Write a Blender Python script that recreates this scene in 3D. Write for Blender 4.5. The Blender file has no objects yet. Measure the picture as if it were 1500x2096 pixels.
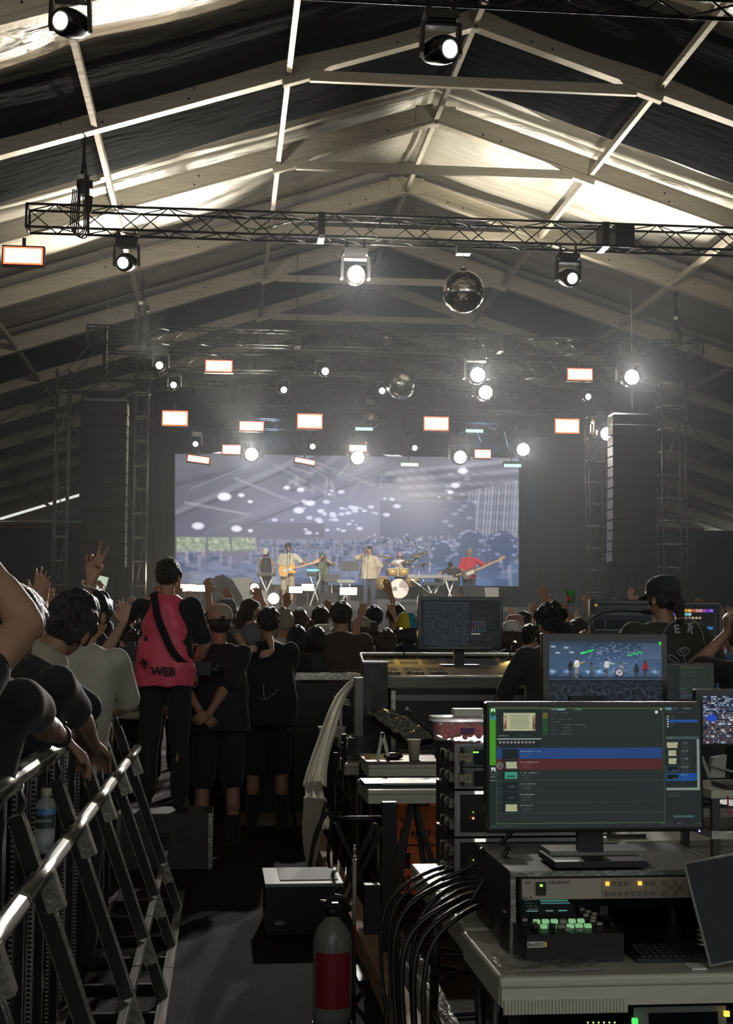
import bpy, bmesh, math, random
import numpy as np
from mathutils import Vector, Matrix, Euler, noise as mnoise
R = math.radians
sc = bpy.context.scene
col = sc.collection
# ---------------------------------------------------------------- camera
CAMZ, FPX = 1.53, 2900.0
YAW, PITCH, ROLL = .1006, .0875, .0047
CF = Vector((math.sin(YAW)*math.cos(PITCH), math.cos(YAW)*math.cos(PITCH), math.sin(PITCH)))
_r = Vector((math.cos(YAW), -math.sin(YAW), 0)); _u = _r.cross(CF)
CR = _r*math.cos(ROLL)+_u*math.sin(ROLL); CU = -_r*math.sin(ROLL)+_u*math.cos(ROLL)
cam = bpy.data.objects.new('camera', bpy.data.cameras.new('camera')); col.objects.link(cam)
cam.data.sensor_fit = 'VERTICAL'; cam.data.sensor_height = 36; cam.data.lens = FPX/2096*36
cam.data.clip_start = .05; cam.data.clip_end = 400
cam.matrix_world = Matrix(((CR.x, CU.x, -CF.x, 0), (CR.y, CU.y, -CF.y, 0), (CR.z, CU.z, -CF.z, CAMZ), (0, 0, 0, 1)))
sc.camera = cam
def at(x, y, Y):            # the point of the place at depth Y seen at photo position x, y
    d = CF*FPX+CR*(x-750)+CU*(1048-y)
    return Vector((0, 0, CAMZ))+d*(Y/d.y)
def gx(x, y):               # ... on the ground
    d = CF*FPX+CR*(x-750)+CU*(1048-y)
    return Vector((0, 0, CAMZ))+d*(-CAMZ/d.z)
# ---------------------------------------------------------------- exposure, world
sc.view_settings.view_transform = 'Standard'; sc.view_settings.look = 'None'
sc.view_settings.exposure = 0; sc.view_settings.gamma = 1; sc.view_settings.use_curve_mapping = False
cy = sc.cycles
cy.use_denoising = True; cy.max_bounces = 5; cy.diffuse_bounces = 2; cy.glossy_bounces = 3; cy.transmission_bounces = 4
cy.transparent_max_bounces = 6; cy.volume_bounces = 0; cy.caustics_reflective = False; cy.caustics_refractive = False
cy.sample_clamp_indirect = 3; cy.volume_step_rate = 4; cy.volume_max_steps = 32
w = bpy.data.worlds.new('world'); sc.world = w; w.use_nodes = True
w.node_tree.nodes['Background'].inputs[0].default_value = (.93, .95, .92, 1)
w.node_tree.nodes['Background'].inputs[1].default_value = .82
# ---------------------------------------------------------------- lamps of the place, with some added fill spots
def spot(name, loc, tgt, power, deg=40, color=(1, .93, .80), size=.12, blend=.6):
    d = bpy.data.lights.new(name, 'SPOT'); d.energy = power; d.color = color; d.spot_size = R(deg); d.spot_blend = blend; d.shadow_soft_size = size
    o = bpy.data.objects.new(name, d); col.objects.link(o); o.location = loc
    o.rotation_euler = (Vector(tgt)-Vector(loc)).to_track_quat('-Z', 'Y').to_euler(); return o
def area(name, loc, tgt, power, sx, sy, color=(1, .93, .80)):
    d = bpy.data.lights.new(name, 'AREA'); d.energy = power; d.color = color; d.shape = 'RECTANGLE'; d.size = sx; d.size_y = sy
    o = bpy.data.objects.new(name, d); col.objects.link(o); o.location = loc
    o.rotation_euler = (Vector(tgt)-Vector(loc)).to_track_quat('-Z', 'Y').to_euler(); return o
# beams that rake the roof membrane
spot('roof_beam', at(978, 767, 34.5), (7, 33, 13), 2200, 75)
spot('roof_beam', at(729, 575, 25.2), (3, 30.5, 12.5), 420, 110)
spot('roof_beam', at(994, 803, 38), (6, 30, 12), 3600, 55)
spot('roof_beam', at(515, 930, 40), (-1, 31, 11), 9500, 38)
spot('roof_beam', at(942, 936, 40), (9, 31, 12), 4200, 42)
spot('roof_beam', at(1293, 772, 34.5), (9.5, 31, 11.6), 2000, 80)
spot('roof_beam', at(331, 745, 34.5), (-3.5, 31.5, 10.5), 2600, 80)
spot('roof_beam', at(732, 935, 40), (0, 22, 11.5), 1800, 26)
for _x, _p in ((-1.5, 480), (7.5, 380)):
    spot('roof_beam', (_x, 26.2, 8.9), (_x+(.6 if _x > 0 else -.3), 33, 12.4), _p, 92)  # extra spots added by the front truss to brighten the membrane, no fixture there
for _x in (-2.2, 6.4): spot('rafter_fill', (_x, 14.6, 8.2), (_x+(1.4 if _x > 0 else -.5), 32, 11.4), 160, 62, (1, .95, .84), .3)  # unseen fill spots added to lift the rafters
# the bright heads that look at the camera and rim the crowd
for _x, _y, _Y, _p in ((978, 770, 34.8, 3500), (1293, 774, 34.8, 4500), (1243, 890, 38.5, 3000), (1071, 922, 40, 3000), (942, 938, 40, 2000), (515, 932, 40, 5000), (732, 937, 40, 4500), (729, 562, 25.2, 2600)):
    _c = at(_x, _y, _Y)
    spot('audience_beam', _c+Vector((0, -.35, 0)), (_c.x*.3, 8, 1.0), _p*1.1, 62, (1, .96, .90), .1)
# band wash from the front truss, added blue spots at the back, no fixture modelled
spot('band_wash', (-1, 26, 8.4), (2.6, 40, 3.5), 7500, 30, (1, .93, .82), .2)
spot('band_wash', (8.5, 26, 8.4), (5.4, 40, 3.5), 7500, 30, (1, .93, .85), .2)
spot('back_fill', (1, 42.2, 8.6), (2.5, 43, 2.3), 500, 90, (.4, .6, 1), .2); spot('back_fill', (8, 42.2, 8.6), (8, 43, 2.3), 700, 90, (.4, .6, 1), .2)
for _x in (385, 560, 713):
    _c = at(_x, 1204, 37.9); spot('footlight_beam', _c+Vector((0, -.1, .15)), (_c.x*.6, 14, 1.6), 1000, 95, (1, .8, .55), .15)
# daylight comes in through the open end of the tent behind the camera
d = bpy.data.lights.new('daylight_opening', 'AREA'); d.shape = 'RECTANGLE'; d.size = 41; d.size_y = 12.5; d.cycles.is_portal = True
o = bpy.data.objects.new('daylight_opening', d); col.objects.link(o); o.location = (4.6, -12, 6.2); o.rotation_euler = (R(90), 0, 0)
# ================================================================ helpers
MATS = {}
def mat(name, c, rough=.6, metal=0, emit=0, ec=None, bump=0, bscale=60, alpha=1, trans=0, spec=.5, var=0, vscale=8, coat=0, aniso=0, stretch=None, sheen=0, ior=1.45):
    if name in MATS: return MATS[name]
    m = bpy.data.materials.new(name); m.use_nodes = True; nt = m.node_tree; b = nt.nodes['Principled BSDF']; I = b.inputs
    I['Base Color'].default_value = (*c, 1); I['Roughness'].default_value = rough; I['Metallic'].default_value = metal
    I['Specular IOR Level'].default_value = spec; I['Coat Weight'].default_value = coat; I['Sheen Weight'].default_value = sheen; I['IOR'].default_value = ior
    if emit: I['Emission Color'].default_value = (*(ec or c), 1); I['Emission Strength'].default_value = emit
    if trans: I['Transmission Weight'].default_value = trans
    if alpha < 1: I['Alpha'].default_value = alpha
    if bump or var:
        tc = nt.nodes.new('ShaderNodeTexCoord'); mp = nt.nodes.new('ShaderNodeMapping'); nt.links.new(tc.outputs['Object'], mp.inputs[0])
        if stretch: mp.inputs['Scale'].default_value = stretch
    if bump:
        n = nt.nodes.new('ShaderNodeTexNoise'); n.inputs['Scale'].default_value = bscale; n.inputs['Detail'].default_value = 4; nt.links.new(mp.outputs[0], n.inputs['Vector'])
        bp = nt.nodes.new('ShaderNodeBump'); bp.inputs['Strength'].default_value = bump; bp.inputs['Distance'].default_value = .3/bscale*3; nt.links.new(n.outputs[0], bp.inputs['Height']); nt.links.new(bp.outputs[0], I['Normal'])
    if var:
        n = nt.nodes.new('ShaderNodeTexNoise'); n.inputs['Scale'].default_value = vscale; n.inputs['Detail'].default_value = 6; nt.links.new(mp.outputs[0], n.inputs['Vector'])
        r = nt.nodes.new('ShaderNodeMapRange'); r.inputs[1].default_value = .3; r.inputs[2].default_value = .7; r.inputs[3].default_value = 1-var; r.inputs[4].default_value = 1+var; nt.links.new(n.outputs[0], r.inputs[0])
        mx = nt.nodes.new('ShaderNodeVectorMath'); mx.operation = 'SCALE'; mx.inputs[0].default_value = c; nt.links.new(r.outputs[0], mx.inputs['Scale']); nt.links.new(mx.outputs[0], I['Base Color'])
    MATS[name] = m; return m
class MB:
    def __init__(s): s.v = []; s.f = []; s.sm = []
    def add(s, vs, fs, smooth=False):
        o = len(s.v); s.v += [tuple(q) for q in vs]; s.f += [tuple(i+o for i in f) for f in fs]; s.sm += [smooth]*len(fs); return s
    def box(s, c, d, rot=None, taper=1):
        c = Vector(c); x, y, z = d[0]/2, d[1]/2, d[2]/2
        vs = [Vector((i*x*(taper if k > 0 else 1), j*y*(taper if k > 0 else 1), k*z)) for k in (-1, 1) for j in (-1, 1) for i in (-1, 1)]
        if rot is not None:
            q = rot if isinstance(rot, Matrix) else Euler(rot).to_matrix(); vs = [q @ v for v in vs]
        return s.add([c+v for v in vs], [(0, 2, 3, 1), (4, 5, 7, 6), (0, 1, 5, 4), (2, 6, 7, 3), (0, 4, 6, 2), (1, 3, 7, 5)])
    def hexa(s, p):         # eight points: lower four, upper four
        return s.add(p, [(0, 3, 2, 1), (4, 5, 6, 7), (0, 1, 5, 4), (1, 2, 6, 5), (2, 3, 7, 6), (3, 0, 4, 7)])
    def beam(s, a, b, wd, ht, up=(0, 0, 1)):   # rectangular bar from a to b
        a, b = Vector(a), Vector(b); d = (b-a).normalized(); u = Vector(up); x = d.cross(u)
        if x.length < 1e-4: x = d.cross(Vector((0, 1, 0)))
        x.normalize(); u = x.cross(d); p = []
        for q in (a, b): p += [q-x*wd/2-u*ht/2, q+x*wd/2-u*ht/2, q+x*wd/2+u*ht/2, q-x*wd/2+u*ht/2]
        return s.add(p, [(0, 1, 2, 3), (7, 6, 5, 4), (0, 4, 5, 1), (1, 5, 6, 2), (2, 6, 7, 3), (3, 7, 4, 0)])
    def tube(s, pts, r, n=8, closed=False, cap=True):
        pts = [Vector(p) for p in pts]; rs = r if isinstance(r, (list, tuple)) else [r]*len(pts); o = len(s.v); L = len(pts); prev = None
        for i, p in enumerate(pts):
            d = (pts[min(i+1, L-1)]-pts[max(i-1, 0)])
            if d.length < 1e-7: d = Vector((0, 0, 1))
            d.normalize()
            if prev is None: x = d.orthogonal().normalized()
            else:
                x = prev-d*prev.dot(d)
                x = x.normalized() if x.length > 1e-5 else d.orthogonal().normalized()
            prev = x; y = d.cross(x)
            for k in range(n):
                a = 2*math.pi*k/n; s.v.append(tuple(p+(x*math.cos(a)+y*math.sin(a))*rs[i]))
        for i in range(L-1):
            for k in range(n): s.f.append((o+i*n+k, o+i*n+(k+1) % n, o+(i+1)*n+(k+1) % n, o+(i+1)*n+k)); s.sm.append(n > 4)
        if cap: s.f += [tuple(o+k for k in reversed(range(n))), tuple(o+(L-1)*n+k for k in range(n))]; s.sm += [False]*2
        return s
    def cyl(s, a, b, r0, r1=None, n=16): return s.tube([a, b], [r0, r0 if r1 is None else r1], n)
    def ell(s, c, r, seg=16, rings=10, rot=None):
        c = Vector(c); r = (r, r, r) if not isinstance(r, (tuple, list)) else r; vs = [(0, 0, -1)]
        for i in range(1, rings):
            t = math.pi*i/rings
            for k in range(seg): a = 2*math.pi*k/seg; vs.append((math.sin(t)*math.cos(a), math.sin(t)*math.sin(a), -math.cos(t)))
        vs.append((0, 0, 1)); q = Euler(rot).to_matrix() if isinstance(rot, (tuple, list)) else rot; P = []
        for v in vs:
            v = Vector((v[0]*r[0], v[1]*r[1], v[2]*r[2])); P.append(c+((q @ v) if q is not None else v))
        fs = [(0, 1+(k+1) % seg, 1+k) for k in range(seg)]
        for i in range(rings-2):
            for k in range(seg): a = 1+i*seg; fs.append((a+k, a+(k+1) % seg, a+seg+(k+1) % seg, a+seg+k))
        T = len(vs)-1; a = 1+(rings-2)*seg; fs += [(a+k, a+(k+1) % seg, T) for k in range(seg)]
        return s.add(P, fs, True)
    def capsule(s, a, b, r0, r1, n=12):
        a, b = Vector(a), Vector(b); d = b-a; L = d.length; d = d/L if L > 1e-6 else Vector((0, 0, 1)); pts = []; rs = []
        for t in (-.97, -.7, -.35, 0): pts.append(a+d*r0*t); rs.append(r0*math.sqrt(1-t*t))
        for t in (0, .35, .7, .97): pts.append(b+d*r1*t); rs.append(r1*math.sqrt(1-t*t))
        return s.tube(pts, rs, n)
    def lathe(s, prof, c=(0, 0, 0), n=20, cap=True):
        o = len(s.v); c = Vector(c)
        for r, z in prof:
            for k in range(n): a = 2*math.pi*k/n; s.v.append((c.x+r*math.cos(a), c.y+r*math.sin(a), c.z+z))
        L = len(prof)
        for i in range(L-1):
            for k in range(n): s.f.append((o+i*n+k, o+i*n+(k+1) % n, o+(i+1)*n+(k+1) % n, o+(i+1)*n+k)); s.sm.append(True)
        if cap: s.f += [tuple(o+k for k in reversed(range(n))), tuple(o+(L-1)*n+k for k in range(n))]; s.sm += [False]*2
        return s
    def prism(s, pts, z0, z1, axis='z'):   # outline pts (2D) extruded
        n = len(pts)
        def V(p, z): return {'z': (p[0], p[1], z), 'y': (p[0], z, p[1]), 'x': (z, p[0], p[1])}[axis]
        return s.add([V(p, z0) for p in pts]+[V(p, z1) for p in pts], [tuple(reversed(range(n))), tuple(range(n, 2*n))]+[(i, (i+1) % n, n+(i+1) % n, n+i) for i in range(n)])
    def grid(s, fn, nu, nv, smooth=True, thick=None):
        P = [Vector(fn(i/nu, j/nv)) for j in range(nv+1) for i in range(nu+1)]; W = nu+1
        F = [(j*W+i, j*W+i+1, (j+1)*W+i+1, (j+1)*W+i) for j in range(nv) for i in range(nu)]
        if thick is None: return s.add(P, F, smooth)
        t = Vector(thick); N = len(P); F2 = [tuple(N+i for i in reversed(f)) for f in F]
        bd = [i for i in range(W)]+[j*W+nu for j in range(1, nv+1)]+[nv*W+i for i in range(nu-1, -1, -1)]+[j*W for j in range(nv-1, 0, -1)]
        F3 = [(bd[(i+1) % len(bd)], bd[i], N+bd[i], N+bd[(i+1) % len(bd)]) for i in range(len(bd))]
        return s.add(P+[p+t for p in P], F+F2+F3, smooth)
    def move(s, m, start=0):
        for i in range(start, len(s.v)): s.v[i] = tuple(m @ Vector(s.v[i]))
        return s
    def mesh(s, name, mt, off=(0, 0, 0)):
        me = bpy.data.meshes.new(name); o = Vector(off)
        me.from_pydata([(v[0]-o.x, v[1]-o.y, v[2]-o.z) for v in s.v], [], s.f); me.polygons.foreach_set('use_smooth', s.sm)
        for m_ in (mt if isinstance(mt, (list, tuple)) else [mt]): me.materials.append(m_)
        me.update(); return me
    def build(s, name, mt, parent=None, local=False, at_=None):
        off = (0, 0, 0)
        if parent is not None and not local: off = wloc(parent)
        elif parent is None:
            xs = list(zip(*s.v)); off = at_ or ((min(xs[0])+max(xs[0]))/2, (min(xs[1])+max(xs[1]))/2, min(xs[2]))
        o = bpy.data.objects.new(name, s.mesh(name, mt, off)); col.objects.link(o)
        if parent is not None: o.parent = parent
        else: o.location = off
        return o
def wloc(p):
    v = Vector((0, 0, 0))
    while p is not None: v += p.location; p = p.parent
    return v
def tag(o, label, cat=None, group=None):
    o['label'] = label
    if cat: o['category'] = cat
    if group: o['group'] = group
    return o
def thing(name, loc, label, cat, group=None, rz=0):
    o = bpy.data.objects.new(name, None); col.objects.link(o); o.location = loc; o.rotation_euler = (0, 0, rz); o.empty_display_size = .1
    return tag(o, label, cat, group)
def struct(o): o['kind'] = 'structure'; return o
def stuff(o): o['kind'] = 'stuff'; return o
def kids(o): return [c for c in col.objects if c.parent == o] if not hasattr(o, '_k') else o._k
def copy_tree(o, parent=None):
    c = o.copy(); col.objects.link(c)
    if parent is not None: c.parent = parent
    for ch in o.children: copy_tree(ch, c)
    return c
def setmat(o, m):
    o.material_slots[0].link = 'OBJECT'; o.material_slots[0].material = m
def letters(txt, size, loc, rot, mt, parent, name='lettering', depth=.001, align='CENTER', local=False, xs=1, bold=0):
    c = bpy.data.curves.new(name, 'FONT'); c.body = txt; c.size = size; c.align_x = align; c.align_y = 'CENTER'; c.extrude = depth; c.resolution_u = 2; c.offset = bold
    t = bpy.data.objects.new(name, c); col.objects.link(t); dg = bpy.context.evaluated_depsgraph_get(); dg.update()
    me = bpy.data.meshes.new_from_object(t.evaluated_get(dg)); bpy.data.objects.remove(t); me.materials.clear(); me.materials.append(mt)
    q = Euler(rot).to_matrix() if not isinstance(rot, Matrix) else rot; off = Vector(loc)-(wloc(parent) if parent is not None and not local else Vector((0, 0, 0)))
    for v in me.vertices: v.co = q @ Vector((v.co.x*xs, v.co.y, v.co.z))+off
    o = bpy.data.objects.new(name, me); col.objects.link(o); o.parent = parent; return o
def cat(a, b, n, sag=0):
    a, b = Vector(a), Vector(b); return [a.lerp(b, i/n)-Vector((0, 0, sag*4*(i/n)*(1-i/n))) for i in range(n+1)]
def curve(pts, n=6):        # Catmull-Rom through the points
    P = [Vector(p) for p in pts]; P = [P[0]*2-P[1]]+P+[P[-1]*2-P[-2]]; out = []
    for i in range(1, len(P)-2):
        for k in range(n):
            t = k/n; a, b, c, d = P[i-1:i+3]
            out.append(.5*((2*b)+(c-a)*t+(2*a-5*b+4*c-d)*t*t+(3*b-a-3*c+d)*t**3))
    return out+[P[-2]]
# canvas: a picture painted in the script for things that show a picture
class Canvas:
    def __init__(s, w_, h_, c=(.1, .1, .12)): s.w, s.h = w_, h_; s.a = np.ones((h_, w_, 3), np.float32)*np.array(c, np.float32); s.Y, s.X = np.mgrid[0:h_, 0:w_].astype(np.float32)
    def rect(s, x0, y0, x1, y1, c, k=1):
        x0, y0 = max(0, int(x0)), max(0, int(y0)); r = s.a[y0:max(y0+1, int(y1)), x0:max(x0+1, int(x1))]; r[...] = r*(1-k)+np.array(c)*k
    def blob(s, x, y, rx, ry, c, k=1, hard=2.):
        x0, x1, y0, y1 = int(max(0, x-rx*2)), int(min(s.w, x+rx*2+2)), int(max(0, y-ry*2)), int(min(s.h, y+ry*2+2))
        if x1 <= x0 or y1 <= y0: return
        d = ((s.X[y0:y1, x0:x1]-x)/rx)**2+((s.Y[y0:y1, x0:x1]-y)/ry)**2
        m = (np.clip(1.5-d, 0, 1)**(1/hard) if hard > 1 else np.exp(-d*1.5))[..., None]*k; s.a[y0:y1, x0:x1] = s.a[y0:y1, x0:x1]*(1-m)+np.array(c)*m
    def line(s, x0, y0, x1, y1, wd, c, k=1):
        dx, dy = x1-x0, y1-y0; L2 = dx*dx+dy*dy+1e-6; bx0, bx1, by0, by1 = int(max(0, min(x0, x1)-wd*2)), int(min(s.w, max(x0, x1)+wd*2+2)), int(max(0, min(y0, y1)-wd*2)), int(min(s.h, max(y0, y1)+wd*2+2))
        if bx1 <= bx0 or by1 <= by0: return
        X, Y = s.X[by0:by1, bx0:bx1], s.Y[by0:by1, bx0:bx1]; t = np.clip(((X-x0)*dx+(Y-y0)*dy)/L2, 0, 1); d = np.hypot(X-x0-t*dx, Y-y0-t*dy)
        m = np.clip(1.4-d/wd, 0, 1)[..., None]*k; s.a[by0:by1, bx0:bx1] = s.a[by0:by1, bx0:bx1]*(1-m)+np.array(c)*m
    def text(s, x, y, n, c=(.75, .78, .78), k=.7, rnd=random, ch=3, hh=4):
        for i in range(n):
            if rnd.random() < .85: s.rect(x+i*ch, y+(rnd.random() < .3), x+i*ch+ch-1, y+hh, c, k*rnd.uniform(.5, 1))
    def blur(s, n=1):
        for _ in range(n):
            a = s.a; p = np.pad(a, ((1, 1), (1, 1), (0, 0)), 'edge'); s.a = (p[:-2, 1:-1]+p[2:, 1:-1]+p[1:-1, :-2]+p[1:-1, 2:]+4*a)/8
    def mat(s, name, strength=1, rough=.25):
        im = bpy.data.images.new(name, s.w, s.h); px = np.ones((s.h, s.w, 4), np.float32); px[..., :3] = np.clip(s.a[::-1], 0, 1); im.pixels.foreach_set(px.ravel()); im.pack()
        m = bpy.data.materials.new(name); m.use_nodes = True; nt = m.node_tree; b = nt.nodes['Principled BSDF']; t = nt.nodes.new('ShaderNodeTexImage'); t.image = im
        uv = nt.nodes.new('ShaderNodeUVMap'); nt.links.new(uv.outputs[0], t.inputs[0])
        b.inputs['Base Color'].default_value = (.01, .01, .01, 1); b.inputs['Specular IOR Level'].default_value = .12; b.inputs['Roughness'].default_value = rough; nt.links.new(t.outputs[0], b.inputs['Emission Color']); b.inputs['Emission Strength'].default_value = strength
        return m
def screen_quad(name, p00, p10, p11, p01, mt, parent=None):    # lower-left, lower-right, upper-right, upper-left; thin glass slab with UV
    me = bpy.data.meshes.new(name); P = [Vector(p) for p in (p00, p10, p11, p01)]; n = (P[1]-P[0]).cross(P[3]-P[0]).normalized()
    off = wloc(parent) if parent is not None else P[0]
    V = [p-off for p in P]+[p-off-n*.003 for p in P]
    me.from_pydata([tuple(v) for v in V], [], [(0, 1, 2, 3), (7, 6, 5, 4), (0, 4, 5, 1), (1, 5, 6, 2), (2, 6, 7, 3), (3, 7, 4, 0)]); uv = me.uv_layers.new(name='UVMap')
    for i, c in enumerate(((0, 0), (1, 0), (1, 1), (0, 1))): uv.data[i].uv = c
    for i in range(4, len(uv.data)): uv.data[i].uv = (.001, .001)
    me.materials.append(mt); o = bpy.data.objects.new(name, me); col.objects.link(o)
    if parent is not None: o.parent = parent
    else: o.location = off
    return o
# ---------------------------------------------------------------- common materials
alu = mat('aluminium', (.42, .41, .36), .42, .55, bump=.1, bscale=30, var=.08, vscale=3)
alu_dk = mat('dark_steel', (.10, .10, .10), .35, .85)
steel = mat('galvanised_steel', (.55, .55, .52), .33, .9, bump=.08, bscale=50, var=.12)
blk = mat('black_plastic', (.012, .013, .014), .45)
blkm = mat('black_painted_metal', (.02, .02, .021), .38, .3)
blkcloth = mat('black_cloth', (.012, .013, .015), .9, bump=.3, bscale=8, var=.2, stretch=(3, 3, .3))
greyp = mat('grey_plastic', (.22, .22, .2), .5)
beige = mat('beige_laminate', (.5, .48, .38), .35, var=.05, bump=.04)
glassy = mat('clear_plastic', (.9, .92, .9), .08, alpha=.22, spec=.8)
wood = mat('raw_timber', (.50, .31, .19), .7, var=.3, vscale=6, bump=.3, bscale=30, stretch=(8, .6, 8))
cable_m = mat('black_cable_rubber', (.012, .012, .012), .35, spec=.6)
# ================================================================ the tent
FY = [25.455+5*k for k in range(-7, 12)]     # frame depths
XR, ZR, TN = 4.577, CAMZ+11.417, .3252       # ridge and pitch
HW = 20.5
def roofz(x, up=.45): return ZR+up-abs(x-XR)*TN
rnd = random.Random(5)
ground_m = mat('asphalt', (.014, .0125, .0105), .85, spec=.2, bump=.6, bscale=70, var=.45, vscale=1.2)
struct(MB().box((2, 35, -.05), (60, 120, .1)).build('floor', ground_m))
deck_m = mat('plywood_decking', (.04, .028, .022), .85, spec=.25, var=.3, vscale=2, bump=.15, bscale=20)
m = MB().box((5.3, 8.1, .012), (9, 7.4, .02)); o = m.build('trim_1', deck_m); struct(o)
mem = bpy.data.materials.new('roof_membrane'); mem.use_nodes = True; nt = mem.node_tree; b = nt.nodes['Principled BSDF']
b.inputs['Base Color'].default_value = (.50, .47, .39, 1); b.inputs['Roughness'].default_value = .42; b.inputs['Specular IOR Level'].default_value = .9; b.inputs['Metallic'].default_value = .15
tc = nt.nodes.new('ShaderNodeTexCoord'); mp = nt.nodes.new('ShaderNodeMapping'); mp.inputs['Scale'].default_value = (.25, 1.1, 1); nt.links.new(tc.outputs['Object'], mp.inputs[0])
n = nt.nodes.new('ShaderNodeTexNoise'); n.inputs['Scale'].default_value = 1.3; n.inputs['Detail'].default_value = 5; n.inputs['Distortion'].default_value = .8; nt.links.new(mp.outputs[0], n.inputs['Vector'])
bp = nt.nodes.new('ShaderNodeBump'); bp.inputs['Strength'].default_value = .5; bp.inputs['Distance'].default_value = .25; nt.links.new(n.outputs[0], bp.inputs['Height']); nt.links.new(bp.outputs[0], b.inputs['Normal'])
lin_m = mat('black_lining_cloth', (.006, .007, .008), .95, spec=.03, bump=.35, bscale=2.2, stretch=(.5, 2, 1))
def bay(y0, y1, side, sag=.28, up=.5, xa=0, xb=HW):
    def fn(u, v):
        x = xa+(xb-xa)*u; y = y0+(y1-y0)*v; s_ = math.sin(math.pi*v)*sag*(.6+.4*math.sin(math.pi*min(1, (x % 3.5)/3.5)))
        s_ += .07*mnoise.noise(Vector((x*.5*side, y*1.4, up*3)))
        return (XR+side*x, y, ZR+up-x*TN-.10-s_)
    return fn
for k in range(len(FY)-1):
    for side, nm in ((-1, 'left'), (1, 'right')):
        m = MB().grid(bay(FY[k], FY[k+1], side, .2, .85), 36, 12, True, (0, 0, .02)); o = m.build('ceiling', mem); struct(o)
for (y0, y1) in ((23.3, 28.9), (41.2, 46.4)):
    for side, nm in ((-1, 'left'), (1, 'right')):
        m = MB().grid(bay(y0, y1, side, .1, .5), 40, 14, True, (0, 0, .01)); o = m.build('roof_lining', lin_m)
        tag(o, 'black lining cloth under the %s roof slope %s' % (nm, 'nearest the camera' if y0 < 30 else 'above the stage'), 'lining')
# frames
frame_m = mat('frame_aluminium', (.52, .47, .37), .55, .25, bump=.12, bscale=5, stretch=(.3, 1, 4), var=.08, vscale=2)
hole_m = mat('bolt_hole', (.01, .01, .01), .8)
def frame(y, k):
    t = thing('roof_frame', (XR, y, 0), '', 'frame', 'aluminium gable frames of the tent roof')
    names = ['above the camera, outside the picture']*4+['outside the top of the picture', 'outside the top of the picture', 'cut by the top left corner', 'with the dark lining and the truss hoists', 'second below the top of the picture', 'third below the top of the picture', 'just above the stage truss', 'right behind the stage towers']
    t['label'] = 'pale aluminium roof frame spanning the tent, '+(names[k] if k < len(names) else 'far behind the stage, %s' % ['first', 'second', 'third', 'fourth', 'fifth', 'sixth', 'seventh'][k-12]+' beyond the towers')
    for s in (-1, 1):
        m = MB(); a = Vector((XR, y, ZR+.21)); b_ = Vector((XR+s*HW, y, ZR+.21-HW*TN)); up = Vector((s*TN, 0, 1)).normalized()
        m.beam(a, b_, .13, .40, up)
        for dz in (-.205, .205): m.beam(a+up*dz, b_+up*dz, .24, .035, up)
        m.beam(a+up*-.06, b_+up*-.06, .155, .02, up)
        raf = m.build('rafter', frame_m, t)
        h = MB()
        for q in (1.1, 1.5, 5.2, 5.35, 6.9, 7.05, 7.6, 10.6, 10.75, 13.9):
            c = a.lerp(b_, q/HW)+up*(-.1 if int(q*10) % 2 else .06); h.cyl(c+Vector((0, -.075, 0)), c+Vector((0, -.066, 0)), .022, n=8)
        h.build('bolt_hole', hole_m, t)['kind'] = 'stuff'
        p = MB(); c = a.lerp(b_, 3.35/HW*1.0)-up*.26; dr = (b_-a).normalized(); p.beam(c-dr*.45, c+dr*.35, .16, .13, up); p.build('tie_bracket', frame_m, t)
    z = ZR-3.0*TN-.10
    MB().beam((XR-3.1, y, z), (XR+3.1, y, z), .10, .20).build('tie_bar', frame_m, t)
    m = MB(); m.box((XR, y, ZR+.16), (.9, .18, .42)); m.build('ridge_joint', frame_m, t)
    m = MB()
    for s in (-1, 1): m.box((XR+s*HW, y, (ZR-HW*TN)/2), (.3, .2, ZR-HW*TN))
    m.build('column', frame_m, t)
    return t
for k, y in enumerate(FY): frame(y, k)
pn = {0: 'ridge', 1: 'inner', 2: 'middle', 3: 'outer', 4: 'outermost'}
bays = ['behind or above the camera']*4+['outside the picture', 'outside the picture', 'in the nearest bay', 'in the bay past the lining', 'in the second lit bay', 'in the third lit bay', 'in the bay above the stage', 'in the bay behind the towers', 'in the first bay behind the stage', 'in the second bay behind the stage', 'in the third bay behind the stage', 'in the fourth bay behind the stage', 'in the fifth bay behind the stage', 'in the last bay']
for k in range(len(FY)-1):
    for j in range(-4, 5):
        x = XR+j*3.5; z = roofz(x, .08 if j else .1)
        m = MB().beam((x, FY[k]+.08, z), (x, FY[k+1]-.08, z), .10, .14); o = m.build('purlin', frame_m)
        tag(o, '%s%s purlin %s' % (pn[abs(j)], '' if j == 0 else (' left' if j < 0 else ' right'), bays[k]), 'purlin', 'purlins between the roof frames')
# side walls and far end
wall_m = mat('grey_tent_wall', (.06, .065, .07), .8, bump=.2, bscale=3, stretch=(1, 3, .2))
ZE = ZR-HW*TN
struct(MB().box((XR-HW-.1, 36, ZE/2), (.05, 96, ZE)).build('wall_left', wall_m))
struct(MB().box((XR+HW+.1, 36, ZE/2), (.05, 96, ZE)).build('wall_right', wall_m))
struct(MB().prism([(XR-HW, 0), (XR+HW, 0), (XR+HW, ZE+.3), (XR, ZR+.3), (XR-HW, ZE+.3)], 81, 81.1, 'y').build('wall_back', wall_m))
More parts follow.
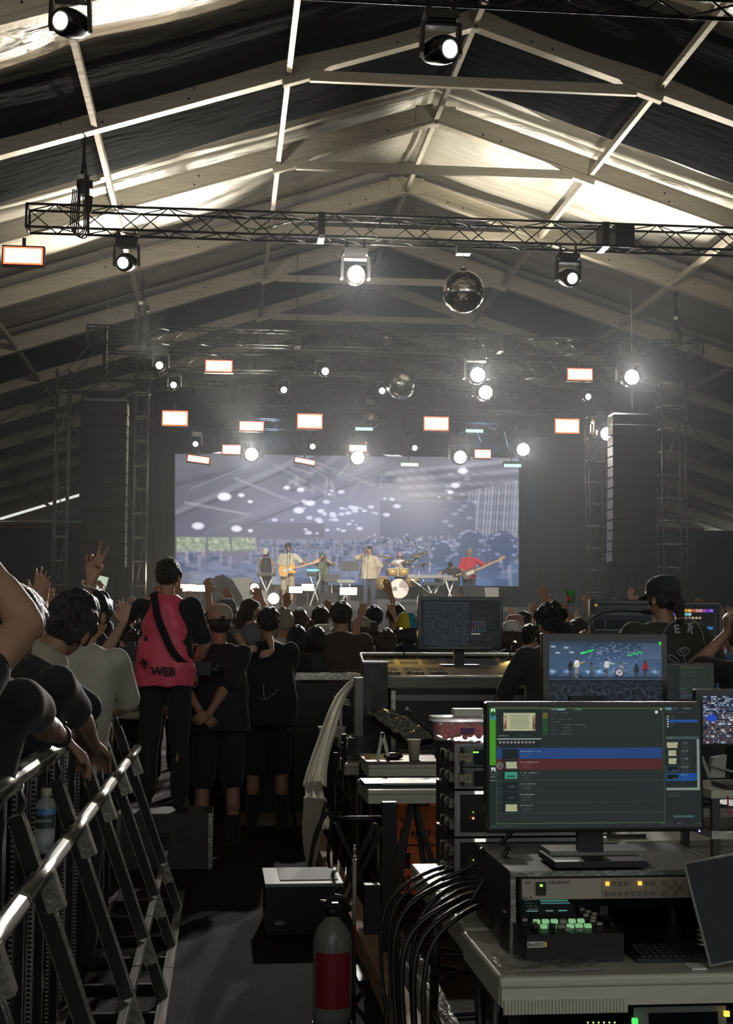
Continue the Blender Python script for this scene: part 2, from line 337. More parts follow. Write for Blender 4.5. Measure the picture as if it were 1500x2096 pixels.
# ================================================================ trusses and rigging
chord_m = mat('truss_black', (.035, .035, .033), .35, .7)
trd = random.Random(3)
def truss(x0, x1, Y, zb, h, label, panel=.5, r=.024, dep=None, m_=None):
    dep = dep or h; m_ = m_ or chord_m
    t = thing('lighting_truss', ((x0+x1)/2, Y, zb), label, 'truss', 'black lattice trusses over the hall and stage')
    for y in (Y-dep/2, Y+dep/2):
        for z in (zb, zb+h): MB().cyl((x0, y, z), (x1, y, z), r, n=8).build('chord', m_, t)
    m = MB(); n = max(2, int((x1-x0)/panel)); st = (x1-x0)/n
    for i in range(n):
        a, b = x0+i*st, x0+(i+1)*st; u = i % 2
        for y, f in ((Y-dep/2, 0), (Y+dep/2, 1)):
            g = (u+f) % 2; m.tube([(a, y, zb+(h if g else 0)), (b, y, zb+(0 if g else h))], r*.5, 5)
        for z in (zb, zb+h): m.tube([(a, Y-dep/2 if u else Y+dep/2, z), (b, Y+dep/2 if u else Y-dep/2, z)], r*.5, 5)
    m.build('lacing', m_, t)
    e = MB()
    for x in (x0, x1):
        for y in (Y-dep/2, Y+dep/2): e.tube([(x, y, zb), (x, y, zb+h)], r, 6)
        for z in (zb, zb+h): e.tube([(x, Y-dep/2, z), (x, Y+dep/2, z)], r, 6)
    e.build('end_frame', m_, t); return t
X_ = lambda px, Y: at(px, 1100, Y).x
Z_ = lambda px, py, Y: at(px, py, Y).z
Y0, Y1, Y2 = 14.0, 25.455, 35.455
t0 = truss(-3.4, 9.5, Y0, Z_(1250, 8, Y0), .44, 'black lattice truss nearest the camera, cut by the top right edge')
z1 = Z_(750, 493, Y1); truss(X_(40, Y1), 12.5, Y1, z1, .42, 'long black lattice truss with two moving heads and the largest mirror ball')
z2 = Z_(750, 713, Y2); T2 = truss(X_(170, Y2), X_(1440, Y2), Y2, z2, .38, 'black lattice truss across the stage front, hung below the roof', r=.022)
truss(X_(205, 37.3), X_(1310, 37.3), 37.3, Z_(750, 765, 37.3), .42, 'second black truss close behind the stage front truss', r=.022)
truss(X_(385, 40.2), X_(1165, 40.2), 40.2, Z_(750, 838, 40.2), .66, 'deep black truss above the stage with warm wash lights below', panel=.62, r=.028)
truss(X_(300, 42.4), X_(1130, 42.4), 42.4, Z_(750, 884, 42.4), .3, 'thin rear truss over the video wall carrying small lamps', r=.02)
for px, Y, zb, h, w_ in ((652, Y1, z1, .42, .12), (1240, Y1, z1, .42, .13), (605, Y2, z2, .38, .16), (1024, Y2, z2, .38, .12)):
    m = MB().box((X_(px, Y), Y, zb+h/2), (w_, h*1.15, h*1.12)); o = m.build('truss_joint', blkm)
    tag(o, {652: 'black joint block in the front truss, left of centre', 1240: 'black joint block in the front truss near its right moving head', 605: 'black joint block left of centre in the stage front truss', 1024: 'black joint block right of centre in the stage front truss'}[px], 'joint')
m = MB().box((X_(1278, Y1), Y1-.02, z1+.21), (.36, .5, .40)); tag(m.build('dimmer_box', blkm), 'black box sitting inside the front truss right of centre', 'box')
mb_ = mat('white_tag', (.8, .8, .76), .5); MB().box((X_(652, Y1), Y1-.27, z1-.02), (.11, .02, .07)).build('truss_tag', mb_, None); bpy.context.view_layer.update()
tag(col.objects['truss_tag'], 'small white tag below the left joint of the front truss', 'tag')
def hoist(px, ytop, Y, zb, label, loops=True):
    x = X_(px, Y); zt = Z_(px, ytop, Y); t = thing('chain_hoist', (x, Y, zb+.5), label, 'hoist', 'chain hoists holding the trusses')
    m = MB()
    for dx in (-.1, .1):
        for dy in (-.16, .16): m.tube([(x, Y, zt-.5*(zt-zb)*.35), (x+dx*.7, Y+dy*.6, zb+.75), (x+dx, Y+dy, zb-.04)], .014, 6)
    m.tube([(x, Y, zt-.15), (x-.03, Y, zb+.7)], .03, 6); m.build('sling', blkcloth, t)
    m = MB(); m.tube([(x, Y, zt), (x, Y, zt-.3)], .012, 6)
    m.tube(curve([(x-.02, Y, zt-.12), (x-.06, Y, zt-.2), (x, Y, zt-.28), (x+.06, Y, zt-.2), (x+.02, Y, zt-.1)], 5), .014, 6); m.build('hook', blkm, t)
    m = MB(); zc = zb+.85; m.box((x+.02, Y, zc), (.17, .16, .36)); m.cyl((x-.12, Y, zc+.02), (x+.16, Y, zc+.02), .085); m.cyl((x+.1, Y, zc-.2), (x+.1, Y, zc-.5), .07, .05); m.build('body', blkm, t)
    m = MB().box((x-.04, Y-.09, zc+.14), (.1, .02, .08)); m.build('plate', mb_, t)
    if loops:
        m = MB()
        for k in range(4):
            a = .07+.03*k; m.tube(curve([(x-a, Y-.25, zb+.7), (x-a-.02, Y-.27, zb), (x-.1+.05*k, Y-.27, zb-.14-.02*k), (x+a-.03, Y-.27, zb), (x+a-.05, Y-.25, zb+.6)], 6), .013, 6)
        m.build('cable_loop', cable_m, t)
    return t
hoist(155, 268, Y1, z1, 'black chain hoist and slings at the left end of the front truss')
hoist(283, 562, Y2, z2, 'black chain hoist and slings at the left end of the stage truss', True)
hoist(1390, 590, Y2, z2, 'black chain hoist and slings at the right end of the stage truss', False)
hoist(790, 690, 37.3, Z_(750, 765, 37.3), 'small black hoist in the middle of the second truss', False)
for px in (604,):
    x = X_(px, Y2); MB().tube([(x, Y2, z2+.4), (x, Y2, roofz(x, -.05))], .012, 6).build('hanging_cable', cable_m); tag(col.objects['hanging_cable'], 'thin black steel cable down to the stage front truss', 'cable')
# cables that sag from the stage truss to the left tower
for k, (a, b, l) in enumerate((((188, 700), (-60, 890), 'upper black cable sagging from the stage truss past the left tower'), ((200, 712), (-60, 925), 'lower black cable sagging from the stage truss past the left tower'), ((238, 745), (-60, 960), 'lowest black cable sagging behind the left tower'), ((1402, 850), (1560, 985), 'black cable running down from the right tower to the edge'))):
    P, Q = at(*a, 35.8), at(*b, 35.8); o = MB().tube(cat(P, Q, 16, .35), .016, 6).build('sagging_cable', cable_m); tag(o, l, 'cable')
o = MB().tube(curve([at(400, 442, 25.2), at(470, 450, 25.1), at(520, 470, 25.1), at(600, 452, 25.2)], 6), .012, 6).build('truss_cable', cable_m); tag(o, 'thin black cable looped along the front truss', 'cable')
# ---------------------------------------------------------------- mirror balls
mir = bpy.data.materials.new('mirror_tiles'); mir.use_nodes = True; nt = mir.node_tree; b = nt.nodes['Principled BSDF']; b.inputs['Metallic'].default_value = 1; b.inputs['Roughness'].default_value = .12; b.inputs['Base Color'].default_value = (.62, .6, .55, 1)
def mirror_ball(px, py, Y, d, label, zt):
    c = at(px, py, Y); t = thing('mirror_ball', c, label, 'mirror ball', 'mirror balls hanging on the stage axis'); m = MB(); r = d/2; rg = 30; rd = random.Random(int(px))
    for i in range(rg):
        t0_, t1_ = math.pi*i/rg, math.pi*(i+1)/rg; n = max(4, int(2*math.pi*math.sin((t0_+t1_)/2)*rg/math.pi))
        for k in range(n):
            a0, a1 = 2*math.pi*(k+.04)/n, 2*math.pi*(k+.96)/n; e = .006; P = []
            for tt, aa in ((t0_+e, a0), (t0_+e, a1), (t1_-e, a1), (t1_-e, a0)): P.append(Vector((math.sin(tt)*math.cos(aa), math.sin(tt)*math.sin(aa), -math.cos(tt)))*r)
            ce = sum(P, Vector())/4; ax = Vector((rd.gauss(0, 1), rd.gauss(0, 1), rd.gauss(0, 1))).normalized(); q = Matrix.Rotation(rd.gauss(0, .05), 3, ax)
            m.add([c+ce+q @ (p-ce) for p in P], [(0, 1, 2, 3)])
    m.ell(c, r*.99, 24, 16); m.build('tiles', mir, t)
    m = MB(); m.cyl(c+Vector((0, 0, r*.97)), c+Vector((0, 0, r*1.08)), .06); m.build('collar', blkm, t)
    m = MB(); m.tube([c+Vector((0, 0, r)), Vector((c.x, c.y, zt-.1))], .008, 6); m.build('chain', steel, t)
    m = MB(); m.box((c.x, c.y, zt-.12), (.26, .2, .16)); m.build('motor', greyp, t); return t
mirror_ball(948, 597, Y1, .79, 'largest mirror ball hanging under the front truss', z1)
mirror_ball(820, 787, 37.3, .80, 'middle mirror ball hanging under the second stage truss', Z_(750, 765, 37.3))
mirror_ball(757, 858, 42.0, .66, 'smallest mirror ball hanging in front of the rear truss', Z_(750, 884, 42.4)+.95)
# ---------------------------------------------------------------- moving heads
lens_hot = mat('hot_lens', (1, 1, .95), .3, emit=9, ec=(1, .98, .88)); lens_soft = mat('soft_lens', (1, 1, .95), .3, emit=1.6, ec=(1, .98, .86)); lens_star = mat('blazing_lens', (1, 1, 1), .3, emit=40, ec=(1, .97, .9))
glossbk = mat('glossy_black_shell', (.018, .018, .018), .22, coat=.4)
MH = None
def make_head():
    t = thing('moving_head_light', (0, 0, 0), '', 'stage light')      # hangs down from z=0
    for s in (-1, 1):
        m = MB(); m.box((s*.13, 0, -.03), (.05, .1, .1)); m.tube([(s*.13, -.03, .0), (s*.13, -.05, .05), (s*.13, 0, .09), (s*.13, .05, .05)], .014, 6); m.build('clamp', blkm, t, True)
    m = MB(); m.box((0, 0, -.12), (.36, .26, .09)); m.box((0, 0, -.175), (.30, .2, .03)); m.box((0, -.131, -.12), (.16, .004, .05)); m.build('base', glossbk, t, True)
    m = MB(); m.box((0, 0, -.205), (.40, .14, .04))
    for s in (-1, 1): m.hexa([(s*.2-.02, -.07, -.52), (s*.2+.02, -.07, -.52), (s*.2+.02, .07, -.52), (s*.2-.02, .07, -.52), (s*.19-.02, -.08, -.19), (s*.19+.02, -.08, -.19), (s*.19+.02, .08, -.19), (s*.19-.02, .08, -.19)])
    m.build('yoke', glossbk, t, True)
    h = MB(); prof = [(.06, -.24), (.115, -.22), (.14, -.12), (.155, 0), (.15, .1), (.13, .17), (.10, .175), (.10, .165)]
    h.lathe(prof, n=20); h.move(Matrix.Rotation(R(90), 4, 'X')); ho = h.build('head', glossbk, t, True); ho.location = (0, 0, -.46)
    l = MB(); l.lathe([(.001, 0), (.085, 0), (.09, -.01), (.001, -.012)], n=20); l.move(Matrix.Translation((0, 0, .178)) @ Matrix.Rotation(0, 4, 'X')); l.move(Matrix.Rotation(R(90), 4, 'X')); l.build('lens', lens_hot, ho, True)
    return t
bpy.context.view_layer.update()
MH = make_head(); MHused = [False]
def moving_head(px, py, Y, label, lens, pan=0, tilt=20, sc_=1, zoff=0, group='moving heads on the trusses'):
    """px, py: where the lens centre is seen"""
    if not MHused[0]: o = MH; MHused[0] = True
    else: o = copy_tree(MH)
    bpy.context.view_layer.update()
    q = Euler((R(-tilt) if False else R(tilt), 0, R(pan))).to_matrix(); ld = q @ Vector((0, -.178, 0)); P = at(px, py, Y)
    o.location = P-(Vector((0, 0, -.46))+ld)*sc_; o.scale = (sc_,)*3; tag(o, label, 'stage light', group)
    for c in o.children:
        if c.name.startswith('head'):
            c.rotation_euler = (R(tilt), 0, R(pan))
            for l in c.children: setmat(l, lens)
    if 40.9 <= Y <= 41.6: MB().cyl((0, 0, .02), (0, (42.2-Y)/sc_, (Z_(750, 882, 42.4)-o.location.z)/sc_), .02, n=8).build('hanger', blkm, o, True)
    return o
bpy.context.view_layer.update()
moving_head(122, 42, Y0, 'moving head light cut by the top left edge of the roof', lens_hot, -32, 12, .98)
moving_head(922, 100, Y0, 'large moving head light hanging at the top just left of the ridge', lens_hot, 28, 15, 1.0)
moving_head(251, 538, Y1, 'moving head light under the left part of the front truss', lens_hot, -18, 18, 1.12)
moving_head(1172, 570, Y1, 'moving head light under the front truss right of the big mirror ball', lens_hot, 14, 20, 1.12)
for px, py, Y, sc2, pan, lab in ((326, 748, 36.3, 1.05, -12, 'moving head leftmost on the stage front trusses'), (355, 788, 37.6, .9, -10, 'moving head just below the leftmost one'), (581, 798, 37.6, .9, 8, 'moving head hanging left of the smallest mirror ball'), (666, 760, 36.3, 1.05, 15, 'moving head hanging under the truss left of the middle mirror ball'), (782, 800, 37.5, .9, -10, 'moving head half behind the middle mirror ball'), (1204, 812, 37.8, .9, 10, 'moving head at the right below the red wash panel'), (400, 909, 41.5, .85, -8, 'small moving head above the left corner of the video wall'), (640, 914, 41.5, .85, 8, 'small moving head above the video wall left of centre'), (849, 917, 41.5, .85, 6, 'small moving head above the video wall right of centre'), (1221, 886, 38.6, .8, -14, 'small moving head beside the right line array')):
    moving_head(px, py, Y, lab, lens_hot, pan, 16, sc2)
for px, py, Y, lab in ((978, 767, 35.3, 'upper of the two blazing white spotlights right of centre'), (994, 803, 37.8, 'lower of the two blazing white spotlights right of centre'), (1293, 772, 35.3, 'blazing white spotlight at the right end of the stage truss'), (1243, 888, 38.3, 'blazing white spotlight in front of the right line array'), (1071, 920, 41.2, 'blazing white spotlight over the right corner of the video wall'), (942, 936, 41, 'blazing white spotlight over the video wall right of centre'), (515, 930, 41, 'blazing white spotlight over the left half of the video wall'), (732, 937, 41, 'blazing white spotlight over the middle of the video wall'), (729, 560, Y1, 'blazing white spotlight under the front truss left of the big mirror ball')):
    o = moving_head(px, py, Y, lab, lens_star, 0, 6, 1.55 if Y > 30 else 1.25)
    for c in o.children:
        if c.name.startswith('head'):
            for l in c.children: l.scale = (1.35, 1, 1.35)  # lens widened so the disc takes in the lamp's bloom
# ---------------------------------------------------------------- wash panels and bars
pan_w = mat('lit_white_panel', (1, 1, 1), .4, emit=8, ec=(1, .93, .86)); pan_r = mat('red_bloom_glow', (1, .2, .1), .4, emit=2.0, ec=(1, .12, .05)); pan_a = mat('lit_warm_panel', (1, 1, 1), .4, emit=8, ec=(1, .86, .66)); teal = mat('lit_green_bar', (.6, 1, .85), .4, emit=1.1, ec=(.55, .95, .78))
def wash(px, py, wpx, hpx, Y, lab, warm=False, tilt=0):
    s = Y/FPX; c = at(px, py, Y); W, H = wpx*s, hpx*s; t = thing('wash_light', c, lab, 'stage light', 'bright rectangular wash lights'); q = Matrix.Rotation(R(tilt), 3, 'Y')
    m = MB(); m.box(c+Vector((0, .09, 0)), (W+.05, .14, H+.06), q); m.box(c+Vector((0, .1, H*.5+.1)), (.06, .06, .18)); m.build('housing', blkm, t)
    if Y > 39: MB().cyl(c+Vector((0, .1, H*.5+.1)), (c.x, 40.0 if Y < 41 else 42.22, Z_(750, 836, 40.2) if Y < 41 else Z_(750, 884, 42.4)+.01), .018, n=8).build('hanger', blkm, t)
    m = MB(); m.box(c+Vector((0, .012, 0)), (W, .01, H), q); m.build('bloom_rim', pan_r, t)  # glowing border stands in for the red bloom round the lamp
    m = MB()
    nx, nz = 6, 3
    for i in range(nx):
        for k in range(nz): m.box(c+q @ Vector(((i-(nx-1)/2)*W*.90/nx, 0, (k-(nz-1)/2)*H*.78/nz)), (W*.90/nx*.99, .012, H*.78/nz*.99), q)
    m.build('lamp_panel', pan_a if warm else pan_w, t); return t
for a in ((448, 749, 55, 24, 36.6, 'white wash panel edged in red bloom left on the stage front truss'), (1187, 766, 54, 25, 36.6, 'white wash panel edged in red bloom right on the stage front truss'), (358, 856, 52, 31, 39.5, 'warm wash panel leftmost below the deep truss', True), (634, 862, 52, 31, 39.5, 'warm wash panel below the deep truss left of the smallest mirror ball', True), (893, 867, 52, 29, 39.5, 'wash panel edged in red bloom below the deep truss right of centre'), (1161, 872, 52, 31, 39.5, 'warm wash panel rightmost below the deep truss', True), (515, 872, 50, 19, 39.8, 'flat wash panel edged in red bloom between the two left warm panels'), (475, 920, 40, 19, 41.3, 'small wash panel edged in red bloom over the left half of the video wall'), (733, 915, 38, 18, 41.3, 'small wash panel edged in red bloom above the middle of the video wall'), (988, 929, 34, 18, 41.3, 'small wash panel edged in red bloom over the right half of the video wall'), (406, 940, 45, 13, 41.2, 'slanting warm wash bar at the left top of the video wall', True, 7), (624, 944, 42, 9, 41.2, 'slanting warm wash bar left of centre on the video wall top', True, 10), (47, 523, 80, 36, Y1, 'white wash panel at the left edge under the front truss')): wash(*a)
for px, py, Y, lab in ((745, 878, 41, 'pale green light bar under the smallest mirror ball'), (971, 882, 41, 'pale green light bar right of the panel edged in red bloom'), (838, 951, 41, 'pale green light bar with dark body over the video wall'), (1049, 953, 41, 'pale green light bar at the right top of the video wall')):
    c = at(px, py, Y); t = thing('light_bar', c, lab, 'stage light', 'pale green light bars'); MB().box(c+Vector((0, .06, .05)), (.56, .1, .17)).build('housing', blkm, t); MB().cyl(c+Vector((0, .1, .1)), (c.x, 42.2, Z_(750, 880, 42.4)), .018, n=8).build('hanger', blkm, t); m = MB()
    for i in range(9): m.box(c+Vector(((i-4)*.058, 0, 0)), (.05, .012, .09))
    m.build('lamp_strip', teal, t)
# ---------------------------------------------------------------- towers, line arrays, drapes, video wall, stage
def tower(px0, px1, ytop, Y, lab, dep=.4):
    x0, x1 = X_(px0, Y), X_(px1, Y); zt = Z_(px0, ytop, Y); t = thing('scaffold_tower', ((x0+x1)/2, Y, 0), lab, 'tower', 'lattice towers beside the stage')
    for x in (x0, x1):
        for y in (Y-dep/2, Y+dep/2): MB().cyl((x, y, 0), (x, y, zt), .024, n=8).build('post', alu_dk, t)
    z = .3
    while z < zt:
        m = MB(); m.tube([(x0, Y-dep/2, z), (x1, Y-dep/2, z), (x1, Y+dep/2, z), (x0, Y+dep/2, z), (x0, Y-dep/2, z)], .016, 6); m.build('rung', steel, t); z += .62
    m = MB(); z = .3; i = 0
    while z < zt-1.9: m.tube([(x0 if i % 2 else x1, Y-dep/2, z), (x1 if i % 2 else x0, Y-dep/2, z+1.86)], .014, 6); z += 1.86; i += 1
    m.build('brace', alu_dk, t); return t
tower(110, 136, 757, 36.6, 'leftmost lattice tower beside the left line array'); tower(272, 299, 770, 36.6, 'lattice tower between the left line array and the video wall')
tower(1204, 1238, 832, 38.9, 'lattice tower between the video wall and the right line array'); tower(1352, 1400, 783, 36.9, 'rightmost lattice tower beside the right line array', .5)
x0, x1 = X_(108, 36.6), X_(300, 36.6); truss(x0, x1, 36.9, Z_(200, 800, 36.6), .34, 'short black truss joining the two left towers', r=.02)
o = MB().tube([at(283, 800, 36.3), at(205, 838, 36.3)], .02, 6).build('stay_bar', alu_dk); tag(o, 'slanting stay bar beside the top of the left line array', 'bar')
o = MB().tube([at(262, 1012, 36.3), at(283, 1060, 36.3)], .02, 6).build('stay_bar', alu_dk); tag(o, 'slanting stay bar low beside the left line array', 'bar')
cab_m = mat('speaker_black', (.009, .009, .010), .8, spec=.2, bump=.3, bscale=120); cab_side = mat('speaker_side_lit', (.35, .35, .33), .4, .6, var=.4, vscale=14)
def line_array(px0, px1, yt, yb, Y, lab, inner):
    x0, x1 = X_(px0, Y), X_(px1, Y); zt, zb = Z_(px0, yt, Y), Z_(px0, yb, Y); n = 14; h = (zt-zb)/n; t = thing('line_array', ((x0+x1)/2, Y, zb), lab, 'loudspeaker', 'hanging line arrays')
    for i in range(n):
        z = zb+h*i; d = .25*(1-i/n)**2; c = MB(); c.prism([(Y-.25+d, z+.01), (Y+.3+d, z+.03), (Y+.3+d, z+h-.03), (Y-.25+d, z+h-.01)], x0, x1, 'x'); cb = c.build('speaker_cabinet', cab_m, t)
        xi = x1 if inner > 0 else x0; MB().box((xi+inner*.012, Y+.02+d, z+h/2), (.02, .5, h*.86)).build('lit_side_plate', cab_side, cb)  # pale plate on the inner side stands in for stage light on the cabinets
    MB().box(((x0+x1)/2, Y, zt+.06), (x1-x0, .6, .08)).build('rigging_frame', blkm, t)
    m = MB(); m.tube([((x0+x1)/2, Y, zt+.1), ((x0+x1)/2, Y, roofz((x0+x1)/2, .6))], .012, 6); m.build('hoist_chain', steel, t); return t
line_array(166, 256, 826, 1160, 36.0, 'tall black line array hanging left of the stage', 1)
line_array(1253, 1342, 850, 1150, 36.0, 'tall black line array hanging right of the stage', -1)
def drape(px0, px1, yt, yb, Y, lab, m_=None, fold=.035, zb=None, fr=26, cat_='drape'):
    x0, x1 = X_(px0, Y), X_(px1, Y); zt = Z_((px0+px1)/2, yt, Y); zb = Z_((px0+px1)/2, yb, Y) if zb is None else zb
    fn = lambda u, v: (x0+(x1-x0)*u, Y+fold*math.sin(u*(x1-x0)*fr/3)*(.5+.5*(1-v))+fold*.5*math.sin(u*(x1-x0)*fr*.73+1), zb+(zt-zb)*v)
    o = MB().grid(fn, max(24, int((x1-x0)*16)), 6, True, (0, .02, 0)).build('drape', m_ or blkcloth); return tag(o, lab, cat_, 'black drapes around the stage')
gcloth = mat('dark_grey_cloth', (.013, .014, .017), .85, bump=.25, bscale=5, stretch=(3, 3, .3))
drape(160, 359, 800, 0, 43.4, 'dark drape between the left tower and the video wall', gcloth, zb=0)
drape(1061, 1346, 800, 0, 43.4, 'dark drape between the video wall and the right tower', gcloth, zb=0)
drape(355, 1065, 800, 929, 43.35, 'dark border drape above the video wall', gcloth)
drape(-260, 168, 1072, 0, 43.0, 'black drape closing the left side below a red and grey rail', zb=0)
drape(1338, 1760, 1087, 0, 42.6, 'black drape closing the right side of the hall', zb=0)
a, b_ = at(-260, 1066, 42.7), at(168, 1068, 42.7); t = thing('drape_rail', a.lerp(b_, .5), 'horizontal grey and red rail over the left black drape', 'rail'); MB().cyl(a, b_, .05).build('grey_tube', steel, t); MB().cyl(a-Vector((0, 0, .17)), b_-Vector((0, 0, .17)), .03).build('red_tube', mat('dull_red_paint', (.12, .04, .035), .5), t)
a, b_ = at(1345, 1083, 42.5), at(1440, 1085, 42.5); tag(MB().cyl(a, b_, .06).build('red_rail', mat('dull_red_paint', (.12, .04, .035), .5)), 'dull red rail on top of the right black drape', 'rail')
# picture on the video wall
YS = 43.2
V = Canvas(704, 262, (.36, .36, .43)); rv = random.Random(11)
V.blob(330, 120, 230, 80, (.56, .57, .70), .8, 0); V.blob(60, 10, 200, 40, (.40, .39, .44), .6, 0); V.blob(600, 20, 160, 40, (.50, .50, .54), .6, 0)
for (x0, y0, x1, y1, w_, c, k) in ((0, 118, 300, -14, 6, (.52, .52, .58), .7), (0, 128, 310, -8, 3, (.28, .28, .34), .7), (0, 62, 130, 28, 5, (.27, .27, .33), .6), (20, 98, 150, 122, 3, (.62, .62, .68), .7), (120, 48, 250, 100, 3, (.60, .60, .66), .7), (60, 160, 420, 10, 5, (.50, .50, .58), .6), (90, 164, 440, 24, 3, (.30, .31, .38), .6), (150, 168, 460, 50, 4, (.48, .49, .57), .5), (250, 0, 400, 60, 3, (.62, .62, .66), .5), (200, 20, 330, 90, 3, (.58, .58, .62), .5), (330, 0, 250, 50, 6, (.58, .55, .60), .5), (30, 70, 150, 20, 2, (.55, .55, .6), .5)): V.line(x0, y0, x1, y1, w_, c, k)
for i in range(22):
    x = rv.uniform(230, 420); y = rv.uniform(0, 60); V.line(x, y, x+rv.uniform(-40, 50), y+rv.uniform(10, 30), rv.uniform(1, 4), rv.choice([(.66, .66, .70), (.26, .27, .33), (.58, .57, .62)]), .5)
for i in range(9): V.line(430+i*14, 34+i*15, 704, 4+i*22, 4, (.62-.025*i,)*2+(.68-.025*i,), .6); V.line(430+i*14, 42+i*15, 704, 14+i*22, 3, (.30, .31, .37), .5)
for i in range(8): V.line(440+i*24, 26, 560+i*34, 120, 3, (.33, .34, .40), .4)
for i in range(16):
    x = 600+i*7; V.line(x, 70-i*1.5, x-8, 165, rv.uniform(1.5, 3.5), rv.choice([(.74, .74, .80), (.60, .61, .68)]), .6); V.line(x+3, 75, x-4, 165, 1.2, (.34, .36, .42), .5)
V.rect(0, 138, 300, 168, (.38, .38, .46), .7); V.rect(2, 192, 240, 228, (.42, .41, .50), .9); V.rect(165, 150, 245, 205, (.40, .41, .50), .7)
for i in range(7): V.rect(170+i*34, 172, 196+i*34, 182, (.60, .61, .70), .5)
V.rect(3, 168, 60, 198, (.62, .66, .58), .9); V.rect(66, 168, 108, 194, (.60, .64, .56), .9); V.rect(113, 168, 162, 194, (.60, .63, .57), .9)
for i in range(160): V.blob(rv.uniform(3, 162), rv.uniform(168, 196), rv.uniform(1.5, 5), rv.uniform(1, 3.5), rv.choice([(.48, .54, .42), (.78, .80, .72), (.42, .48, .40)]), .5)
for x in (62, 110): V.rect(x, 165, x+4, 200, (.40, .40, .46), .9)
V.rect(415, 92, 612, 172, (.33, .35, .45), .8); V.blob(510, 130, 100, 34, (.36, .38, .49), .6, 0)
for i in range(48):
    x = 330+rv.gauss(0, 62); y = 120+rv.gauss(0, 24); r_ = rv.uniform(1.5, 5); V.blob(x, y, r_*1.5, r_*.8, (.90, .90, .98), .8)
for i in range(16): V.blob(560+rv.uniform(-12, 60), 20+i*8, 6, 3, (.82, .82, .88), .4)
for x, y, r_ in ((98, 86, 9), (132, 82, 5), (45, 145, 9), (122, 150, 8), (224, 66, 5), (252, 70, 6), (248, 112, 8), (150, 154, 4), (272, 97, 7), (150, 95, 4), (98, 85, 10), (570, 58, 7), (586, 28, 8), (560, 72, 5)): V.blob(x, y, r_*1.25, r_*.75, (.95, .95, 1), .9)
for i in range(60): V.blob(rv.uniform(390, 640), 172+rv.gauss(0, 6), 3, 3, (.72, .73, .82), .5)
for row in range(10):
    y = 176+row*9; n = 80-row*5; s_ = 3+row*1.4
    for i in range(n):
        x = rv.uniform(10 if row > 3 else 170, 704); cc = rv.uniform(-.09, .07); yy = y+rv.uniform(-6, 6)-(x-300)*.03*(row < 4); V.blob(x, yy, s_, s_*1.15, (.29+cc, .35+cc, .48+cc), .85); V.blob(x+s_*.2, yy-s_*.9, s_*.8, s_*.3, (.56, .57, .68), .5)
        if rv.random() < .25: V.line(x+s_, yy, x+s_+rv.uniform(-3, 3), yy-s_*2.5, s_*.28, (.62, .58, .64), .6)
for x, y, s_ in ((600, 176, 24), (668, 186, 28), (545, 196, 22), (500, 206, 20), (640, 216, 26), (575, 226, 26), (470, 214, 18), (430, 220, 16)):
    V.blob(x, y, s_, s_*1.1, (.25, .31, .43), .85, 6)
    for q in range(14): a = rv.uniform(2.6, 6.8); V.blob(x+s_*math.cos(a), y+s_*1.1*math.sin(a), 4.5, 2.5, (.60, .61, .72), .6)
V.blob(560, 262, 240, 50, (.24, .38, .60), .5, 0); V.blob(180, 245, 200, 40, (.36, .45, .58), .4, 0)
V.blur(2)
t = thing('video_wall', at(710, 1190, YS), 'large lit video wall behind the band showing a tent crowd', 'screen')
scr = screen_quad('screen', at(358.5, 1195, YS), at(1061.5, 1200, YS), at(1061.5, 937, YS), at(358.5, 929, YS), V.mat('video_wall_picture', 1.0), t)
MB().box((at(710, 1060, YS+.12).x, YS+.15, at(710, 1062, YS).z), ((X_(1062, YS)-X_(358, YS))*1.0, .2, 3.9)).build('housing', blkm, t)
# stage
ZS = 2.33
stage_m = mat('stage_deck_black', (.02, .02, .022), .4, var=.3, vscale=2)
xs0, xs1 = X_(150, 38), X_(1190, 38)
t = thing('stage', ((xs0+xs1)/2, 42, 0), 'long black stage the band stands on', 'stage'); MB().box(((xs0+xs1)/2, 40.35, ZS-.06), (xs1-xs0, 5.4, .12)).build('deck', stage_m, t)
MB().box(((xs0+xs1)/2, 37.66, (ZS-.12)/2), (xs1-xs0, .04, ZS-.12)).build('skirt', blkcloth, t)
# ================================================================ crowd barrier along the lane
perf = bpy.data.materials.new('expanded_metal'); perf.use_nodes = True; nt = perf.node_tree; b = nt.nodes['Principled BSDF']; b.inputs['Metallic'].default_value = .8; b.inputs['Roughness'].default_value = .4
tc = nt.nodes.new('ShaderNodeTexCoord'); wv = nt.nodes.new('ShaderNodeTexWave'); wv.bands_direction = 'Z'; wv.inputs['Scale'].default_value = 22; mp = nt.nodes.new('ShaderNodeMapping'); mp.inputs['Rotation'].default_value = (R(24), 0, 0); nt.links.new(tc.outputs['Object'], mp.inputs[0]); nt.links.new(mp.outputs[0], wv.inputs[0])
cr = nt.nodes.new('ShaderNodeValToRGB'); cr.color_ramp.elements[0].color = (.012, .012, .012, 1); cr.color_ramp.elements[1].color = (.33, .34, .30, 1); cr.color_ramp.elements[0].position = .35; cr.color_ramp.elements[1].position = .62; nt.links.new(wv.outputs[0], cr.inputs[0]); nt.links.new(cr.outputs[0], b.inputs['Base Color'])
bal = mat('barrier_aluminium', (.40, .40, .35), .25, .9, bump=.08, bscale=40, var=.15, vscale=20, stretch=(1, .1, 1)); bdk = mat('barrier_strut_black', (.03, .03, .03), .35, .6)
